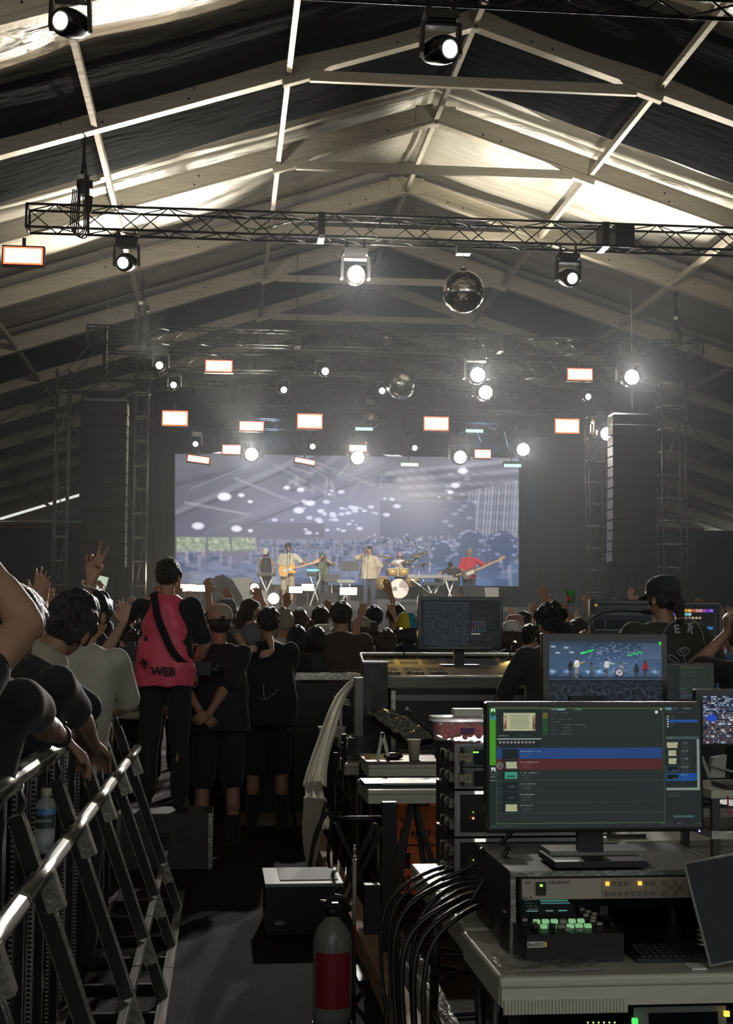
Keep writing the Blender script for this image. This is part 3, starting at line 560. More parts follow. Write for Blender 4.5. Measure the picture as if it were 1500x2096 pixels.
def barrier(Y, lab):
    t = thing('crowd_barrier', (-.61, Y, 0), lab, 'barrier', 'crowd barrier sections along the lane'); h = .49
    m = MB(); m.tube([(-.60, Y-h+.01, 1.115), (-.60, Y+h-.01, 1.115)], .032, 12); m.box((-.625, Y, 1.09), (.03, 2*h-.02, .07)); m.build('top_rail', bal, t)
    for k in range(4):
        y = Y-h+.10+k*.26; m = MB(); m.box((-.63, y, .56), (.012, .085, 1.0)); m.build('panel_strip', perf, t)
    for y in (Y-h+.03, Y+h-.04, Y-.03): MB().box((-.625, y, .55), (.045, .035, 1.08)).build('upright', bdk, t)
    a, b_ = Vector((-.575, Y, 1.02)), Vector((-.225, Y, .03)); dr = (b_-a).normalized()
    nrm_ = dr.cross(Vector((0, 1, 0))).normalized()
    for s in (-.019, .019):
        q = Vector((0, s, 0)); MB().beam(a+q, b_+q, .020, .042).build('strut', bdk, t); m = MB()
        for e in (-1, 1): m.beam(a+q+nrm_*.023*e+dr*.02, b_+q+nrm_*.023*e, .007, .004)
        m.build('strut_edge', bal, t)
    MB().tube([(-.49, Y-h+.02, .865), (-.49, Y+h-.02, .865)], .026, 8).build('mid_rail', bal, t)
    MB().box((-.312, Y, .25), (.03, 2*h-.03, .035)).build('lower_rail', bal, t)
    for (x, z) in ((-.47, .81), (-.295, .22)):
        m = MB(); c = Vector((x, Y, z)); m.beam(c-dr*.055, c+dr*.055, .066, .050); m.build('gusset_plate', bal, t)
    MB().box((-.221, Y, .02), (.045, 2*h-.01, .035)).build('foot_rail', bal, t)
    for y in (Y-.25, Y+.22): MB().box((-.415, y, .018), (.36, .03, .03)).build('floor_bar', bdk, t)
    MB().box((-.61, Y, .016), (.05, 2*h-.01, .03)).build('base_bar', bdk, t)
    m = MB(); m.tube([(-.6, Y+.3, 1.08)]+[(-.6+.012*(i % 2), Y+.3+.006*i, 1.05-.03*i) for i in range(8)], .006, 5); m.build('pin_chain', steel, t)
    return t
for k, l in enumerate(('crowd barrier section cut by the left edge, nearest the camera', 'crowd barrier section holding the water bottle', 'crowd barrier section under the arm with the watch', 'crowd barrier section fourth along the lane', 'crowd barrier section next to last along the lane', 'farthest crowd barrier section, by the reporter standing on the box')): barrier(3.17+.98*k, l)
# bottle stuck in the barrier
bc = at(91, 1745, 4.72); t = thing('water_bottle', (bc.x, 4.72, bc.z), 'clear plastic water bottle with printed label standing in the barrier', 'bottle')
m = MB(); m.lathe([(.030, 0), (.032, .01), (.031, .02), (.032, .03), (.030, .04), (.032, .055), (.030, .065), (.032, .075), (.032, .145), (.028, .16), (.015, .175), (.013, .185)], bc); m.build('body', glassy, t)
m = MB(); m.lathe([(.031, 0), (.031, .068)], bc+Vector((0, 0, .002)), cap=True); m.build('water', mat('water_clear', (.75, .8, .75), .05, alpha=.3, spec=1), t)
m = MB(); m.lathe([(.016, 0), (.017, .003), (.017, .022), (.0155, .024)], bc+Vector((0, 0, .180))); m.build('cap', beige, t)
m = MB(); m.lathe([(.0325, .0), (.0325, .062)], bc+Vector((0, 0, .080)), cap=False); lb = m.build('label_band', mat('label_dark', (.06, .07, .07), .4), t)
m = MB(); m.lathe([(.0328, .0), (.0328, .02)], bc+Vector((0, 0, .122)), cap=False); m.build('label_blue', mat('label_blue_print', (.12, .28, .55), .4, var=.6, vscale=60), lb)
letters('FUJI ROCK', .011, (bc.x, bc.y-.034, bc.z+.104), (R(90), 0, R(8)), mat('print_white', (.8, .8, .8), .5), lb, depth=.0004)
tag(MB().box((-.60, 4.74, bc.z-.012), (.12, .12, .02)).build('bottle_shelf', bdk), 'small dark step bracket under the water bottle', 'bracket')
# transverse barrier where the crowd begins
def cross(px0, px1, Y, lab, zt=1.22):
    x0, x1 = X_(px0, Y), X_(px1, Y); t = thing('front_barrier', ((x0+x1)/2, Y, 0), lab, 'barrier', 'barriers closing the mixing area off from the crowd')
    MB().box(((x0+x1)/2, Y, zt-.03), (x1-x0-.01, .06, .06)).build('top_rail', bal if px0 < 800 else bdk, t); MB().box(((x0+x1)/2, Y+.02, zt/2-.02), (x1-x0-.03, .02, zt-.14)).build('panel', blkm, t)
    for x in (x0+.03, x1-.03): MB().box((x, Y, zt/2-.03), (.05, .05, zt-.06)).build('upright', bdk, t)
    MB().box(((x0+x1)/2, Y-.25, .03), (x1-x0-.02, .5, .05)).build('foot_plate', mat('worn_plate', (.16, .13, .10), .6, var=.3), t)
for a in ((604, 748, 12.1, 'dark crowd barrier beyond the men, left of the mixing desk'), (480, 602, 12.1, 'dark crowd barrier behind the man carrying a child'), (750, 1000, 12.1, 'dark crowd barrier hidden in part by the mixing desk'), (1002, 1260, 12.1, 'dark crowd barrier behind the video monitor')): cross(*a)
# box the reporter stands on
c = gx(340, 1762); t = thing('step_box', (c.x, 9.75, 0), 'scuffed grey standing box under the reporter in the pink vest', 'box'); MB().box((c.x, 9.75, .18), (.62, .4, .36)).build('body', mat('scuffed_grey', (.05, .048, .042), .6, var=.3), t)
for dx in (-.3, .3):
    for dy in (-.19, .19): MB().box((c.x+dx, 9.75+dy, .18), (.03, .03, .362)).build('corner_rail', bal, t)
MB().box((c.x-.02, 9.545, .2), (.12, .01, .07)).build('handle', blk, t)
# fire extinguisher
c = Vector((X_(686, 5.65), 5.65, 0)); t = thing('fire_extinguisher', c, 'pale grey fire extinguisher with red label and black lever standing on the ground', 'fire extinguisher')
m = MB(); m.lathe([(.074, .03), (.076, .06), (.076, .34), (.072, .365), (.055, .40), (.034, .425), (.026, .435), (.026, .45)], c, 28); m.build('cylinder', mat('extinguisher_paint', (.20, .205, .185), .3, coat=.3), t)
m = MB(); m.lathe([(.08, 0), (.082, .02), (.078, .035)], c, 28); m.build('base_ring', blk, t)
m = MB()
m.grid(lambda u, v: (c.x+.0768*math.sin((u-.5)*2.1), c.y-.0768*math.cos((u-.5)*2.1), .10+.21*v), 16, 2, True, None); m.build('red_label', mat('red_print', (.26, .015, .03), .45), t)
m = MB(); m.cyl(c+Vector((0, 0, .44)), c+Vector((0, 0, .475)), .03, .022); m.beam(c+Vector((-.02, 0, .475)), c+Vector((.02, 0, .475)), .03, .03); m.build('valve', blkm, t)
m = MB(); m.tube(curve([c+Vector(q) for q in ((-.03, 0, .47), (0, 0, .51), (.045, 0, .50), (.065, 0, .455))], 5), .011, 8); m.build('lever', blk, t)
m = MB(); m.tube(curve([c+Vector(q) for q in ((-.02, 0, .485), (.0, 0, .535), (.03, .0, .555))], 5), .012, 8); m.build('carry_handle', blk, t)
m = MB(); m.lathe([(.016, 0), (.018, .006), (.0, .008)], c+Vector((-.035, -.012, .495))); m.build('gauge', bal, t)
m = MB(); m.tube(curve([c+Vector(q) for q in ((.02, .02, .46), (.07, .04, .40), (.088, .04, .25), (.086, .03, .1))], 5), .009, 8); m.build('hose', cable_m, t)
# low dark case with grey lid
c0, c1 = X_(552, 7.4), X_(705, 7.4); t = thing('floor_case', ((c0+c1)/2, 7.6, 0), 'low black case with a grey top lying on the ground by the timber', 'case'); MB().box(((c0+c1)/2, 7.65, .13), (c1-c0, .5, .24)).build('body', blkm, t)
MB().box(((c0+c1)/2, 7.65, .258), (c1-c0+.01, .51, .016)).build('lid', mat('grey_lid', (.2, .2, .18), .45), t); MB().box(((c0+c1)/2+.03, 7.68, .268), (c1-c0-.09, .40, .006)).build('inset', mat('dark_inset', (.07, .065, .055), .6), t)
MB().box((c0+.07, 7.395, .07), (.05, .01, .02)).build('latch', bal, t)
# timber edge
m = MB().beam((.72, 3.4, .06), (.70, 11.6, .06), .09, .11); tag(m.build('timber_beam', wood), 'long raw timber lying along the edge of the mixing platform', 'timber')
shp = mat('clear_sheet', (.5, .46, .4), .15, alpha=.35, spec=.9, bump=.6, bscale=9)
m = MB().grid(lambda u, v: (.76+.12*u, 4.6+3.0*v, .135+.02*math.sin(u*9+v*11)+.015*mnoise.noise(Vector((u*6, v*20, 0)))-(.1 if u < .15 else 0)), 10, 60, True, (0, 0, .002)); tag(m.build('plastic_sheet', shp), 'crumpled clear plastic sheet over the timber edge', 'plastic sheet')
# marker rod
c = Vector((X_(729, 6.0), 6.0, 0)); t = thing('marker_rod', c, 'thin upright rod, pale above and red below, beside the fire extinguisher', 'rod'); MB().cyl(c, c+Vector((0, 0, .33)), .009, n=10).build('red_part', mat('red_rod', (.35, .02, .03), .3), t); MB().cyl(c+Vector((0, 0, .33)), c+Vector((0, 0, .60)), .0085, n=10).build('pale_part', mat('pale_rod', (.45, .42, .36), .3), t); MB().lathe([(.004, .6), (.009, .605), (.009, .617), (.004, .622), (.008, .63), (.008, .645), (.003, .66)], c, 10).build('tip', steel, t)
# orange crates
om = mat('orange_plastic', (.95, .22, .05), .5, var=.15)
def crate(x, y, z, lab, h=.28, w_=.40, d=.36):
    t = thing('plastic_crate', (x, y, z), lab, 'crate', 'orange plastic crates'); m = MB(); n = 7
    for s in (-1, 1):
        for zz in (.02, h*.5, h-.02): m.box((x, y+s*d/2, z+zz), (w_, .015, .04)); m.box((x+s*w_/2, y, z+zz), (.015, d, .04))
        for i in range(n): m.box((x+(i-(n-1)/2)*w_/(n-1), y+s*d/2, z+h/2), (.018, .013, h)); m.box((x+s*w_/2, y+(i-(n-1)/2)*d/(n-1), z+h/2), (.013, .018, h))
        for i in range(6): m.beam((x-w_*.46+i*w_*.15, y+s*d/2, z+.03), (x-w_*.31+i*w_*.15, y+s*d/2, z+h*.5), .008, .008); m.beam((x-w_*.31+i*w_*.15, y+s*d/2, z+.03), (x-w_*.46+i*w_*.15, y+s*d/2, z+h*.5), .008, .008)
    m.box((x, y, z+.01), (w_, d, .015)); m.build('lattice_body', om, t); MB().box((x, y-d/2-.006, z+h*.62), (w_*.62, .012, h*.5)).build('name_panel', om, t); return t
xc = X_(880, 8.6)
t = crate(xc, 8.6, .0, 'lower orange plastic crate with a small lettered plate', .30); p = MB(); p.box((xc-.02, 8.41, .20), (.085, .006, .055)); pp = p.build('plate', mat('plate_grey', (.12, .12, .11), .5), t); letters('KTU', .045, (xc-.02, 8.405, .20), (R(90), 0, 0), blk, pp, depth=.0005)
crate(xc-.01, 8.63, .305, 'upper orange plastic crate stacked under the small table', .22)
# ================================================================ mixing platform: tables
legm = mat('table_leg_dark', (.05, .05, .05), .4, .6)
def table(x0, x1, y0, y1, z, lab, style='A'):
    t = thing('folding_table', ((x0+x1)/2, (y0+y1)/2, 0), lab, 'table', 'beige folding tables in a row'); cx, cy_ = (x0+x1)/2, (y0+y1)/2
    m = MB(); m.box((cx, cy_, z-.014), (x1-x0, y1-y0, .028)); tp = m.build('tabletop', beige, t); bv = tp.modifiers.new('b', 'BEVEL'); bv.width = .009; bv.segments = 3
    m = MB(); e = .012
    for s in (-1, 1): m.box((cx, cy_+s*((y1-y0)/2-.012), z-.05), (x1-x0-.01, .02, .045)); m.box((cx+s*((x1-x0)/2-.012), cy_, z-.05), (.02, y1-y0-.05, .045))
    m.build('apron', beige, t)
    for x in (x0+.07, x1-.07):
        for y, s in ((y0+.06, 1), (y1-.06, -1)): MB().tube([(x, y+s*.12, z-.03), (x, y, .0)], .016, 8).build('leg', legm, t)
        MB().tube([(x, y0+.09, .2), (x, y1-.09, .2)], .011, 6).build('crossbar', legm, t)
    return t
T1 = table(.686, 2.3, 3.50, 4.06, .70, 'beige table nearest the camera, carrying the switcher and the tablet'); T2_ = table(.70, 2.3, 4.09, 5.25, .70, 'beige table behind the nearest one, under the rack units')
m = MB()
for i in range(36): m.box((.70+i*.0085, 3.497, .628), (.006, .008, .032))
m.box((.85, 3.502, .628), (.31, .01, .034)); m.build('ribbed_corner', beige, T1)
T3 = table(.78, 1.7, 7.6, 8.2, .715, 'small beige table above the orange crates'); T4 = table(.786, 1.12, 9.12, 9.62, .72, 'beige table beside the tall dark display'); T5 = table(.91, 1.5, 11.1, 11.6, .74, 'farthest beige table with white boxes by the barrier')
m = MB()
for s in (-1, 1):
    m.beam((.97+s*.19+.1, 7.9, .0), (.97+.1, 7.9, .62), .035, .03)
    m.beam((1.07+s*.1, 7.95, 0), (1.07+.01*s, 7.95, .62), .03, .03)
m.build('folding_brace', legm, T3)
# ---- control monitor
def monitor(px0, py0, px1, py1, Y, lab, canvas, bz=(.018, .018, .018, .03), stand=None, tilt=0, dm=.045, name='monitor', body=None, group=None, strength=1):
    a, b_ = at(px0, py1, Y), at(px1, py0, Y); t = thing(name, ((a.x+b_.x)/2, Y, a.z if stand is None else stand[0]), lab, 'monitor', group); cx = (a.x+b_.x)/2; cz = (a.z+b_.z)/2; W, H = b_.x-a.x, b_.z-a.z
    bd = MB(); bd.box((cx, Y+dm/2, cz), (W, dm, H)); o = bd.build('housing', body or glossbk, t); bv = o.modifiers.new('b', 'BEVEL'); bv.width = .006; bv.segments = 3
    l, r, tp, bt = bz; x0, x1, z0, z1 = cx-W/2+l, cx+W/2-r, cz-H/2+bt, cz+H/2-tp
    s = screen_quad('screen', (x0, Y-.002, z0), (x1, Y-.002, z0), (x1, Y-.002, z1), (x0, Y-.002, z1), canvas.mat('screen_picture', strength), t)
    if stand:
        zb, bw, bd_ = stand; MB().box((cx, Y+.07, (zb+cz)/2), (.07, .03, cz-zb)).build('stand_neck', blk, t); MB().box((cx, Y+.05, zb+.008), (bw, bd_, .016)).build('stand_foot', blk, t)
    return t
S = Canvas(800, 470, (.155, .18, .18)); rs = random.Random(2); W_ = (.70, .74, .72)
def sx(p): return (p-1002)/430*800        # photo columns and rows of the screen to canvas
def sy(p): return (p-1446)/250*470
S.rect(0, 0, 800, sy(1450), (.16, .19, .17)); S.rect(sx(1016), sy(1450), 800, sy(1451.5), (.30, .45, .22)); S.text(8, 2, 60, W_, .4, rs)
S.rect(sx(1003), sy(1451), sx(1015), sy(1567), (.27, .58, .14)); S.rect(sx(1014.5), sy(1451), sx(1016.5), sy(1690), (.20, .36, .17)); S.rect(sx(1003), sy(1463), sx(1015), sy(1474), (.25, .5, .6)); S.blob(sx(1009), sy(1462), 9, 9, (.1, .3, .2), 1)
S.rect(sx(1003), sy(1568), sx(1015), sy(1690), (.12, .17, .16)); S.blob(sx(1009), sy(1582), 8, 8, (.35, .42, .40), 1); S.blob(sx(1009), sy(1582), 6, 6, (.12, .17, .16), 1); S.rect(sx(1004), sy(1590), sx(1014), sy(1592), W_, .5); S.rect(sx(1004), sy(1597), sx(1014), sy(1599), W_, .5)
S.rect(sx(1017), sy(1452), sx(1107), sy(1532), (.13, .155, .16))
def card(x0, y0, x1, y1, big=False):
    S.rect(x0, y0, x1, y1, (.70, .72, .58)); n = 9 if big else 4
    for i in range(n*3): S.rect(x0+rs.uniform(0, (x1-x0)*.07), y0+rs.uniform(0, (y1-y0)), x0+(x1-x0)*.09, y0+rs.uniform(0, (y1-y0)), rs.choice([(.45, .12, .1), (.75, .7, .6), (.3, .1, .08)]), .35); S.rect(x1-(x1-x0)*.09, y0+rs.uniform(0, (y1-y0)), x1, y0+rs.uniform(0, (y1-y0)), rs.choice([(.45, .12, .1), (.75, .7, .6), (.3, .1, .08)]), .35)
    for i in range(n): yy = y0+(y1-y0)*(.12+.8*i/n); q = rs.uniform(.15, .25); S.rect(x0+(x1-x0)*q, yy, x1-(x1-x0)*q, yy+(2 if big else 1), (.3, .33, .27), .7)
card(sx(1031), sy(1460), sx(1095), sy(1497), True)
S.rect(sx(1110), sy(1460), sx(1120), sy(1471), (.38, .37, .15)); S.rect(sx(1110), sy(1471), sx(1120), sy(1506), (.14, .30, .16)); S.rect(sx(1107), sy(1452), sx(1108), sy(1515), (.1, .12, .12))
S.text(sx(1019), sy(1506), 14, (.85, .9, .88), .8, rs); S.text(sx(1060), sy(1506), 18, (.6, .65, .62), .5, rs, 3, 3); S.rect(sx(1018), sy(1512), sx(1107), sy(1515), (.55, .64, .60))
for i, g in enumerate('ooKttttttK'): x = sx(1022+i*7.5); S.rect(x, sy(1518.5), x+7, sy(1522.5), (.82, .86, .84), .85); S.rect(x+2, sy(1519.5), x+5, sy(1521.5), (.15, .18, .18), .8)
S.text(sx(1018), sy(1528), 3, W_, .7, rs)
S.rect(sx(1127), sy(1451.5), sx(1140), sy(1455), (.35, .42, .42)); S.rect(sx(1140), sy(1451.5), sx(1156), sy(1455), (.50, .68, .70)); S.rect(sx(1176), sy(1451.5), sx(1190), sy(1455), (.33, .42, .36))
for i, (yy, n1, n2) in enumerate(((1459, 10, 9), (1466, 4, 0), (1472, 12, 12), (1478, 13, 0), (1484, 8, 32), (1490, 7, 12), (1496, 8, 12), (1502, 5, 12))): S.text(sx(1128), sy(yy), n1, W_, .4, rs, 3, 3); S.text(sx(1148), sy(yy), n2, W_, .6, rs, 3, 3)
S.blob(sx(1342), sy(1458), 6, 6, (.9, .9, .9), .9); S.rect(sx(1350), sy(1451), sx(1354), sy(1454), (.9, .9, .9), .9)
S.rect(sx(1017), sy(1532), sx(1353), sy(1554), (.15, .27, .48)); S.rect(sx(1029), sy(1536), sx(1062), sy(1553), (.13, .17, .18)); S.rect(sx(1017), sy(1555), sx(1353), sy(1576.5), (.33, .16, .16))
for i in range(5): S.rect(sx(1017), sy(1598.5+i*22), sx(1353), sy(1599.2+i*22), (.28, .34, .32), .7)
for i in range(6):
    y = 1537+i*22; S.text(sx(1064), sy(y+1), 26-i*2, (.85, .88, .86), .75, rs); S.text(sx(1066), sy(y+7), 12, W_, .5, rs, 3, 3); S.text(sx(1066), sy(y+12), 12, W_, .5, rs, 3, 3); S.rect(sx(1027), sy(y-3), sx(1060), sy(y+17), (.10, .13, .14), .8)
card(sx(1035), sy(1560), sx(1058), sy(1574)); card(sx(1034), sy(1647), sx(1058), sy(1661)); S.rect(sx(1033), sy(1581), sx(1058), sy(1595), (.25, .58, .48)); S.rect(sx(1037), sy(1588), sx(1054), sy(1592), (.08, .25, .2), .7); S.blob(sx(1046), sy(1610), 12, 6, (.26, .31, .32), .6); S.blob(sx(1045), sy(1633), 12, 5, (.22, .28, .3), .6)
S.blob(sx(1023), sy(1567), 11, 11, (.75, .75, .72), .9); S.blob(sx(1023), sy(1567), 9, 9, (.2, .15, .14), .9); S.rect(sx(1020), sy(1566), sx(1026), sy(1568), (.7, .7, .7), .7)
S.rect(sx(1356), sy(1451), sx(1357.5), sy(1690), (.20, .33, .17)); S.rect(sx(1016), sy(1685), sx(1356), sy(1686.3), (.28, .46, .22))
S.rect(sx(1360), sy(1448), 800, sy(1690), (.145, .165, .17)); S.rect(sx(1361), sy(1449), sx(1374), sy(1454), (.36, .53, .58)); S.text(sx(1376), sy(1450), 7, W_, .6, rs); S.text(sx(1397), sy(1450), 12, W_, .8, rs); S.text(sx(1362), sy(1458), 30, W_, .35, rs, 3, 3)
for i in range(5): S.rect(sx(1364), sy(1466+i*5.2), sx(1368), sy(1469+i*5.2), (.8, .85, .8), .8); S.text(sx(1371), sy(1466+i*5.2), 5, W_, .5, rs, 3, 3)
S.rect(sx(1368), sy(1474.5), sx(1427), sy(1480), (.12, .32, .62)); S.rect(sx(1361), sy(1509), sx(1429), sy(1515), (.24, .33, .32)); S.text(sx(1366), sy(1510), 6, W_, .6, rs)
for i in range(5):
    y = 1521+i*16.5
    if i == 4: S.rect(sx(1361), sy(y-2), sx(1424), sy(y+14), (.10, .29, .56))
    if i < 3: card(sx(1363+(i > 0)*3), sy(y), sx(1386-(i > 0)*3), sy(y+12))
    else: S.rect(sx(1362), sy(y), sx(1387), sy(y+12), (.22, .40, .47)); S.rect(sx(1363), sy(y+1), sx(1386), sy(y+11), (.07, .11, .13)); S.rect(sx(1373), sy(y+8), sx(1384), sy(y+9.5), (.7, .7, .7), .6)
    S.text(sx(1391), sy(y), 10, (.85, .88, .86), .8, rs); [S.text(sx(1393), sy(y+4+4*q), 8+q*2, W_, .4, rs, 3, 3) for q in range(3)]
S.rect(sx(1425), sy(1515), sx(1430), sy(1616), (.50, .56, .52)); S.rect(sx(1361), sy(1615), sx(1430), sy(1620), (.50, .56, .52)); S.text(sx(1364), sy(1626), 13, W_, .6, rs, 3, 3); S.text(sx(1364), sy(1631), 15, W_, .6, rs, 3, 3)
S.rect(sx(1375), sy(1672), sx(1418), sy(1676), (.28, .42, .42), .8); S.text(sx(1004), sy(1690), 7, W_, .6, rs); S.text(sx(1024), sy(1690), 13, W_, .35, rs); [S.text(sx(q), sy(1687), 6, W_, .5, rs) for q in (1348, 1364, 1383, 1420)]
S.blur(1); S.a *= .93
M1 = monitor(995, 1437, 1437, 1706, 3.80, 'large control monitor with green sidebar and blue and red rows, nearest the camera', S, (.009, .008, .011, .012), (.921, .25, .2))
for txt, x, y, s_ in (('P1', 1009, 1454, .0105), ('P2', 1009, 1574.5, .0105)): p = at(x, y, 3.80); letters(txt, s_*1.15, (p.x, 3.795, p.z), (R(90), 0, 0), mat('screen_white_text', (.9, .95, .92), .5, emit=.75, ec=(.85, .95, .9)), M1, depth=.0002, bold=.0003)
m = MB(); p = at(1431.5, 1701, 3.797); m.box(p, (.003, .002, .005)); m.build('power_light', mat('blue_led', (.2, .2, 1), .4, emit=3, ec=(.35, .3, 1)), M1)
f = MB(); a = at(1112, 1744, 3.9); b_ = at(1312, 1744, 3.9); f.box(((a.x+b_.x)/2+.01, 3.92, .935), (b_.x-a.x, .12, .026)); o = f.build('ribbed_foot', greyp, M1); r_ = MB()
for i in range(46): r_.box((a.x+.025+i*.0052, 3.857, .935), (.003, .006, .02))
r_.build('rib', mat('grey_rib', (.33, .33, .30), .5), o)['kind'] = 'stuff'
# ---- rack case and converter unit
rk = thing('rack_case', (1.045, 3.95, .70), 'open black rack case under the large control monitor', 'rack case'); rx0, rx1 = X_(1040, 3.75), X_(1486, 3.75)
m = MB()
for x in (rx0+.008, rx1-.008): m.box((x, 4.0, .81), (.016, .5, .21))
m.box(((rx0+rx1)/2, 4.0, .907), (rx1-rx0-.034, .5, .014)); m.box(((rx0+rx1)/2, 4.0, .712), (rx1-rx0-.034, .5, .014)); m.box(((rx0+rx1)/2, 4.24, .81), (rx1-rx0-.034, .014, .18)); m.build('shell', blkm, rk)
m = MB(); m.box(((rx0+rx1)/2, 3.745, .908), (rx1-rx0, .012, .014)); m.box((rx0+.007, 3.745, .80), (.014, .012, .2)); m.build('front_edge', bal, rk)
un = thing('converter_unit', (1.04, 3.9, .83), 'beige one unit converter with two orange lit keys mounted in the rack case', 'rack unit'); ux0, ux1 = X_(1065, 3.74), X_(1455, 3.74); uz0, uz1 = Z_(1200, 1840, 3.74), Z_(1200, 1798, 3.74)
uf = mat('unit_beige', (.34, .31, .25), .5); ug = mat('unit_tan', (.27, .22, .17), .5); MB().box(((ux0+ux1)/2, 3.85, (uz0+uz1)/2), (ux1-ux0, .22, uz1-uz0)).build('case', uf, un)
p0, p1 = X_(1225, 3.74), X_(1337, 3.74); MB().box(((p0+p1)/2, 3.739, (uz0+uz1)/2), (p1-p0, .004, (uz1-uz0)*.9)).build('key_panel', ug, un); q0 = X_(1340, 3.74); MB().box(((q0+ux1)/2, 3.739, (uz0+uz1)/2), (ux1-q0-.002, .004, (uz1-uz0)*.9)).build('menu_panel', ug, un)
kd = mat('key_brown', (.17, .14, .11), .5); ko = mat('key_orange_lit', (1, .5, .05), .4, emit=1.3, ec=(1, .55, .06)); cz_ = (uz0+uz1)/2
for px, r0, on in [(1236, 0, 1), (1249, 0, 0), (1262, 0, 0), (1275, 0, 0), (1301, 0, 1), (1314, 0, 0), (1327, 0, 0)]+[(1236+13*i, 1, 0) for i in range(8)]+[(1350, 0, 0), (1350, 1, 0), (1372, 0, 0), (1362, .5, 0), (1382, .5, 0), (1372, 1, 0), (1402, 0, 0), (1402, 1, 0), (1420, .5, 0)]:
    MB().box((X_(px, 3.735), 3.735, cz_+.013-.026*r0), (.0095, .006, .0095)).build('key', ko if on else kd, un)
x = X_(1103, 3.735); MB().box((x, 3.737, cz_+.002), (.026, .006, .034)).build('power_switch', blk, un); MB().box((x, 3.732, cz_+.011), (.007, .003, .005)).build('power_light', mat('green_led', (.2, 1, .1), .4, emit=2, ec=(.3, 1, .1)), un)
dk = mat('print_dark', (.05, .045, .04), .6)
letters('IMAGENICS', .011, (X_(1141, 3.73), 3.738, cz_+.017), (R(90), 0, 0), dk, un, depth=.0003, local=False); letters('Ear', .011, (X_(1078, 3.73), 3.738, cz_+.018), (R(90), 0, 0), dk, un, depth=.0003); letters('No. 0', .011, (X_(1076, 3.73), 3.738, cz_-.022), (R(90), 0, 0), dk, un, depth=.0003)
# ---- switcher
sw0, sw1 = X_(1070, 3.66), X_(1263, 3.66); t = thing('video_switcher', ((sw0+sw1)/2, 3.66, .70), 'small black video switcher with green lit keys and a number sticker', 'switcher'); zf, zk = .775, .80
m = MB(); m.hexa([(sw0, 3.64, .702), (sw1, 3.64, .702), (sw1-.01, 3.84, .702), (sw0-.03, 3.84, .702), (sw0, 3.64, zf-.003), (sw1, 3.64, zf-.003), (sw1-.01, 3.84, zk), (sw0-.03, 3.84, zk)]); m.build('body', blkm, t)
def st(u, v, h=0): return Vector((sw0+(sw1-sw0)*u-.03*(1-u)*v-.01*u*v, 3.64+.20*v, zf+(zk-zf)*v+h))
gk = mat('key_green_lit', (.3, .6, .3), .4, emit=.42, ec=(.35, .75, .35)); wk = mat('key_grey', (.32, .29, .25), .5); rt = Euler((R(7), 0, 0)).to_matrix()
for rr in range(2):
    for i in range(6): MB().box(st(.22+.09*i+.02*rr, .42-.2*rr, .003), (.017, .014, .008), rt).build('key', gk if (i+rr) % 4 != 3 else wk, t)
for i, (u, v) in enumerate(((.02, .85), (.06, .75), (.12, .85), (.15, .7), (.80, .9), (.84, .8), (.78, .65), (.83, .55), (.79, .42), (.83, .3), (.88, .7), (.12, .5), (.18, .35), (.45, .1), (.57, .08))): MB().box(st(u, v, .003), (.013, .010, .006), rt).build('key', wk, t)
m = MB(); m.box(st(.95, .45, .004), (.012, .09, .006), rt); m.box(st(.95, .62, .016), (.022, .014, .026)); m.build('fader_lever', blk, t)
for u in (.30, .12): m = MB(); c = st(u, .12, 0); m.lathe([(.009, 0), (.009, .014), (.007, .016)], c, 14); m.build('knob', blk, t)
m = MB(); a0, a1 = st(.12, .62), st(.68, .62); m.hexa([a0, a1, a1+Vector((.0, .035, 0)), a0+Vector((0, .035, 0)), a0+Vector((-.012, .055, .072)), a1+Vector((-.012, .055, .072)), a1+Vector((-.012, .07, .068)), a0+Vector((-.012, .07, .068))]); hd = m.build('display_hood', blkm, t)
D = Canvas(200, 120, (.04, .06, .06)); rs.seed(4)
D.rect(90, 15, 160, 20, (.1, .5, .25)); D.rect(110, 24, 190, 34, (.08, .35, .2)); D.rect(80, 50, 190, 58, (.25, .5, .42)); D.rect(80, 62, 195, 70, (.25, .42, .45)); [D.text(20, 20+i*14, 12, (.6, .7, .7), .6, rs, 4, 4) for i in range(6)]; D.rect(15, 100, 60, 105, (.5, .6, .6)); D.rect(90, 100, 120, 105, (.5, .6, .6)); D.rect(140, 100, 175, 105, (.4, .7, .6))
b0, b1 = a0+Vector((.006, -.002, .008)), a1+Vector((-.006, -.002, .008)); screen_quad('display', b0+Vector((0, .0, 0)), b1, b1+Vector((-.010, .047, .056)), b0+Vector((-.010, .047, .056)), D.mat('switcher_display', .8), t)
m = MB(); m.box((X_(1092, 3.63), 3.638, .748), (.042, .003, .015)); s_ = m.build('sticker', mat('sticker_cream', (.55, .55, .48), .5), t); letters('No.012', .0125, (X_(1091, 3.63), 3.6355, .748), (R(90), 0, 0), dk, s_, depth=.0002, bold=.0003); MB().box((X_(1112, 3.63), 3.637, .748), (.008, .003, .013)).build('yellow_dot', mat('yellow_sticker', (.6, .5, .1), .5), s_)
# ---- keyboard
k0, k1 = X_(1272, 3.72), X_(1452, 3.72); t = thing('keyboard', ((k0+k1)/2, 3.8, .70), 'black computer keyboard lying in front of the rack case', 'keyboard'); m = MB(); m.hexa([(k0, 3.62, .702), (k1, 3.62, .702), (k1, 3.74, .702), (k0, 3.74, .702), (k0, 3.62, .712), (k1, 3.62, .712), (k1, 3.74, .724), (k0, 3.74, .724)]); m.build('base', blk, t)
m = MB()
for i in range(13):
    for r2 in range(5): m.box((k0+.01+(k1-k0-.02)*(i+.5)/13, 3.632+r2*.022, .716+r2*.0022), (.0135, .017, .006))
m.build('key', mat('key_black', (.02, .02, .022), .35), t)['kind'] = 'stuff'
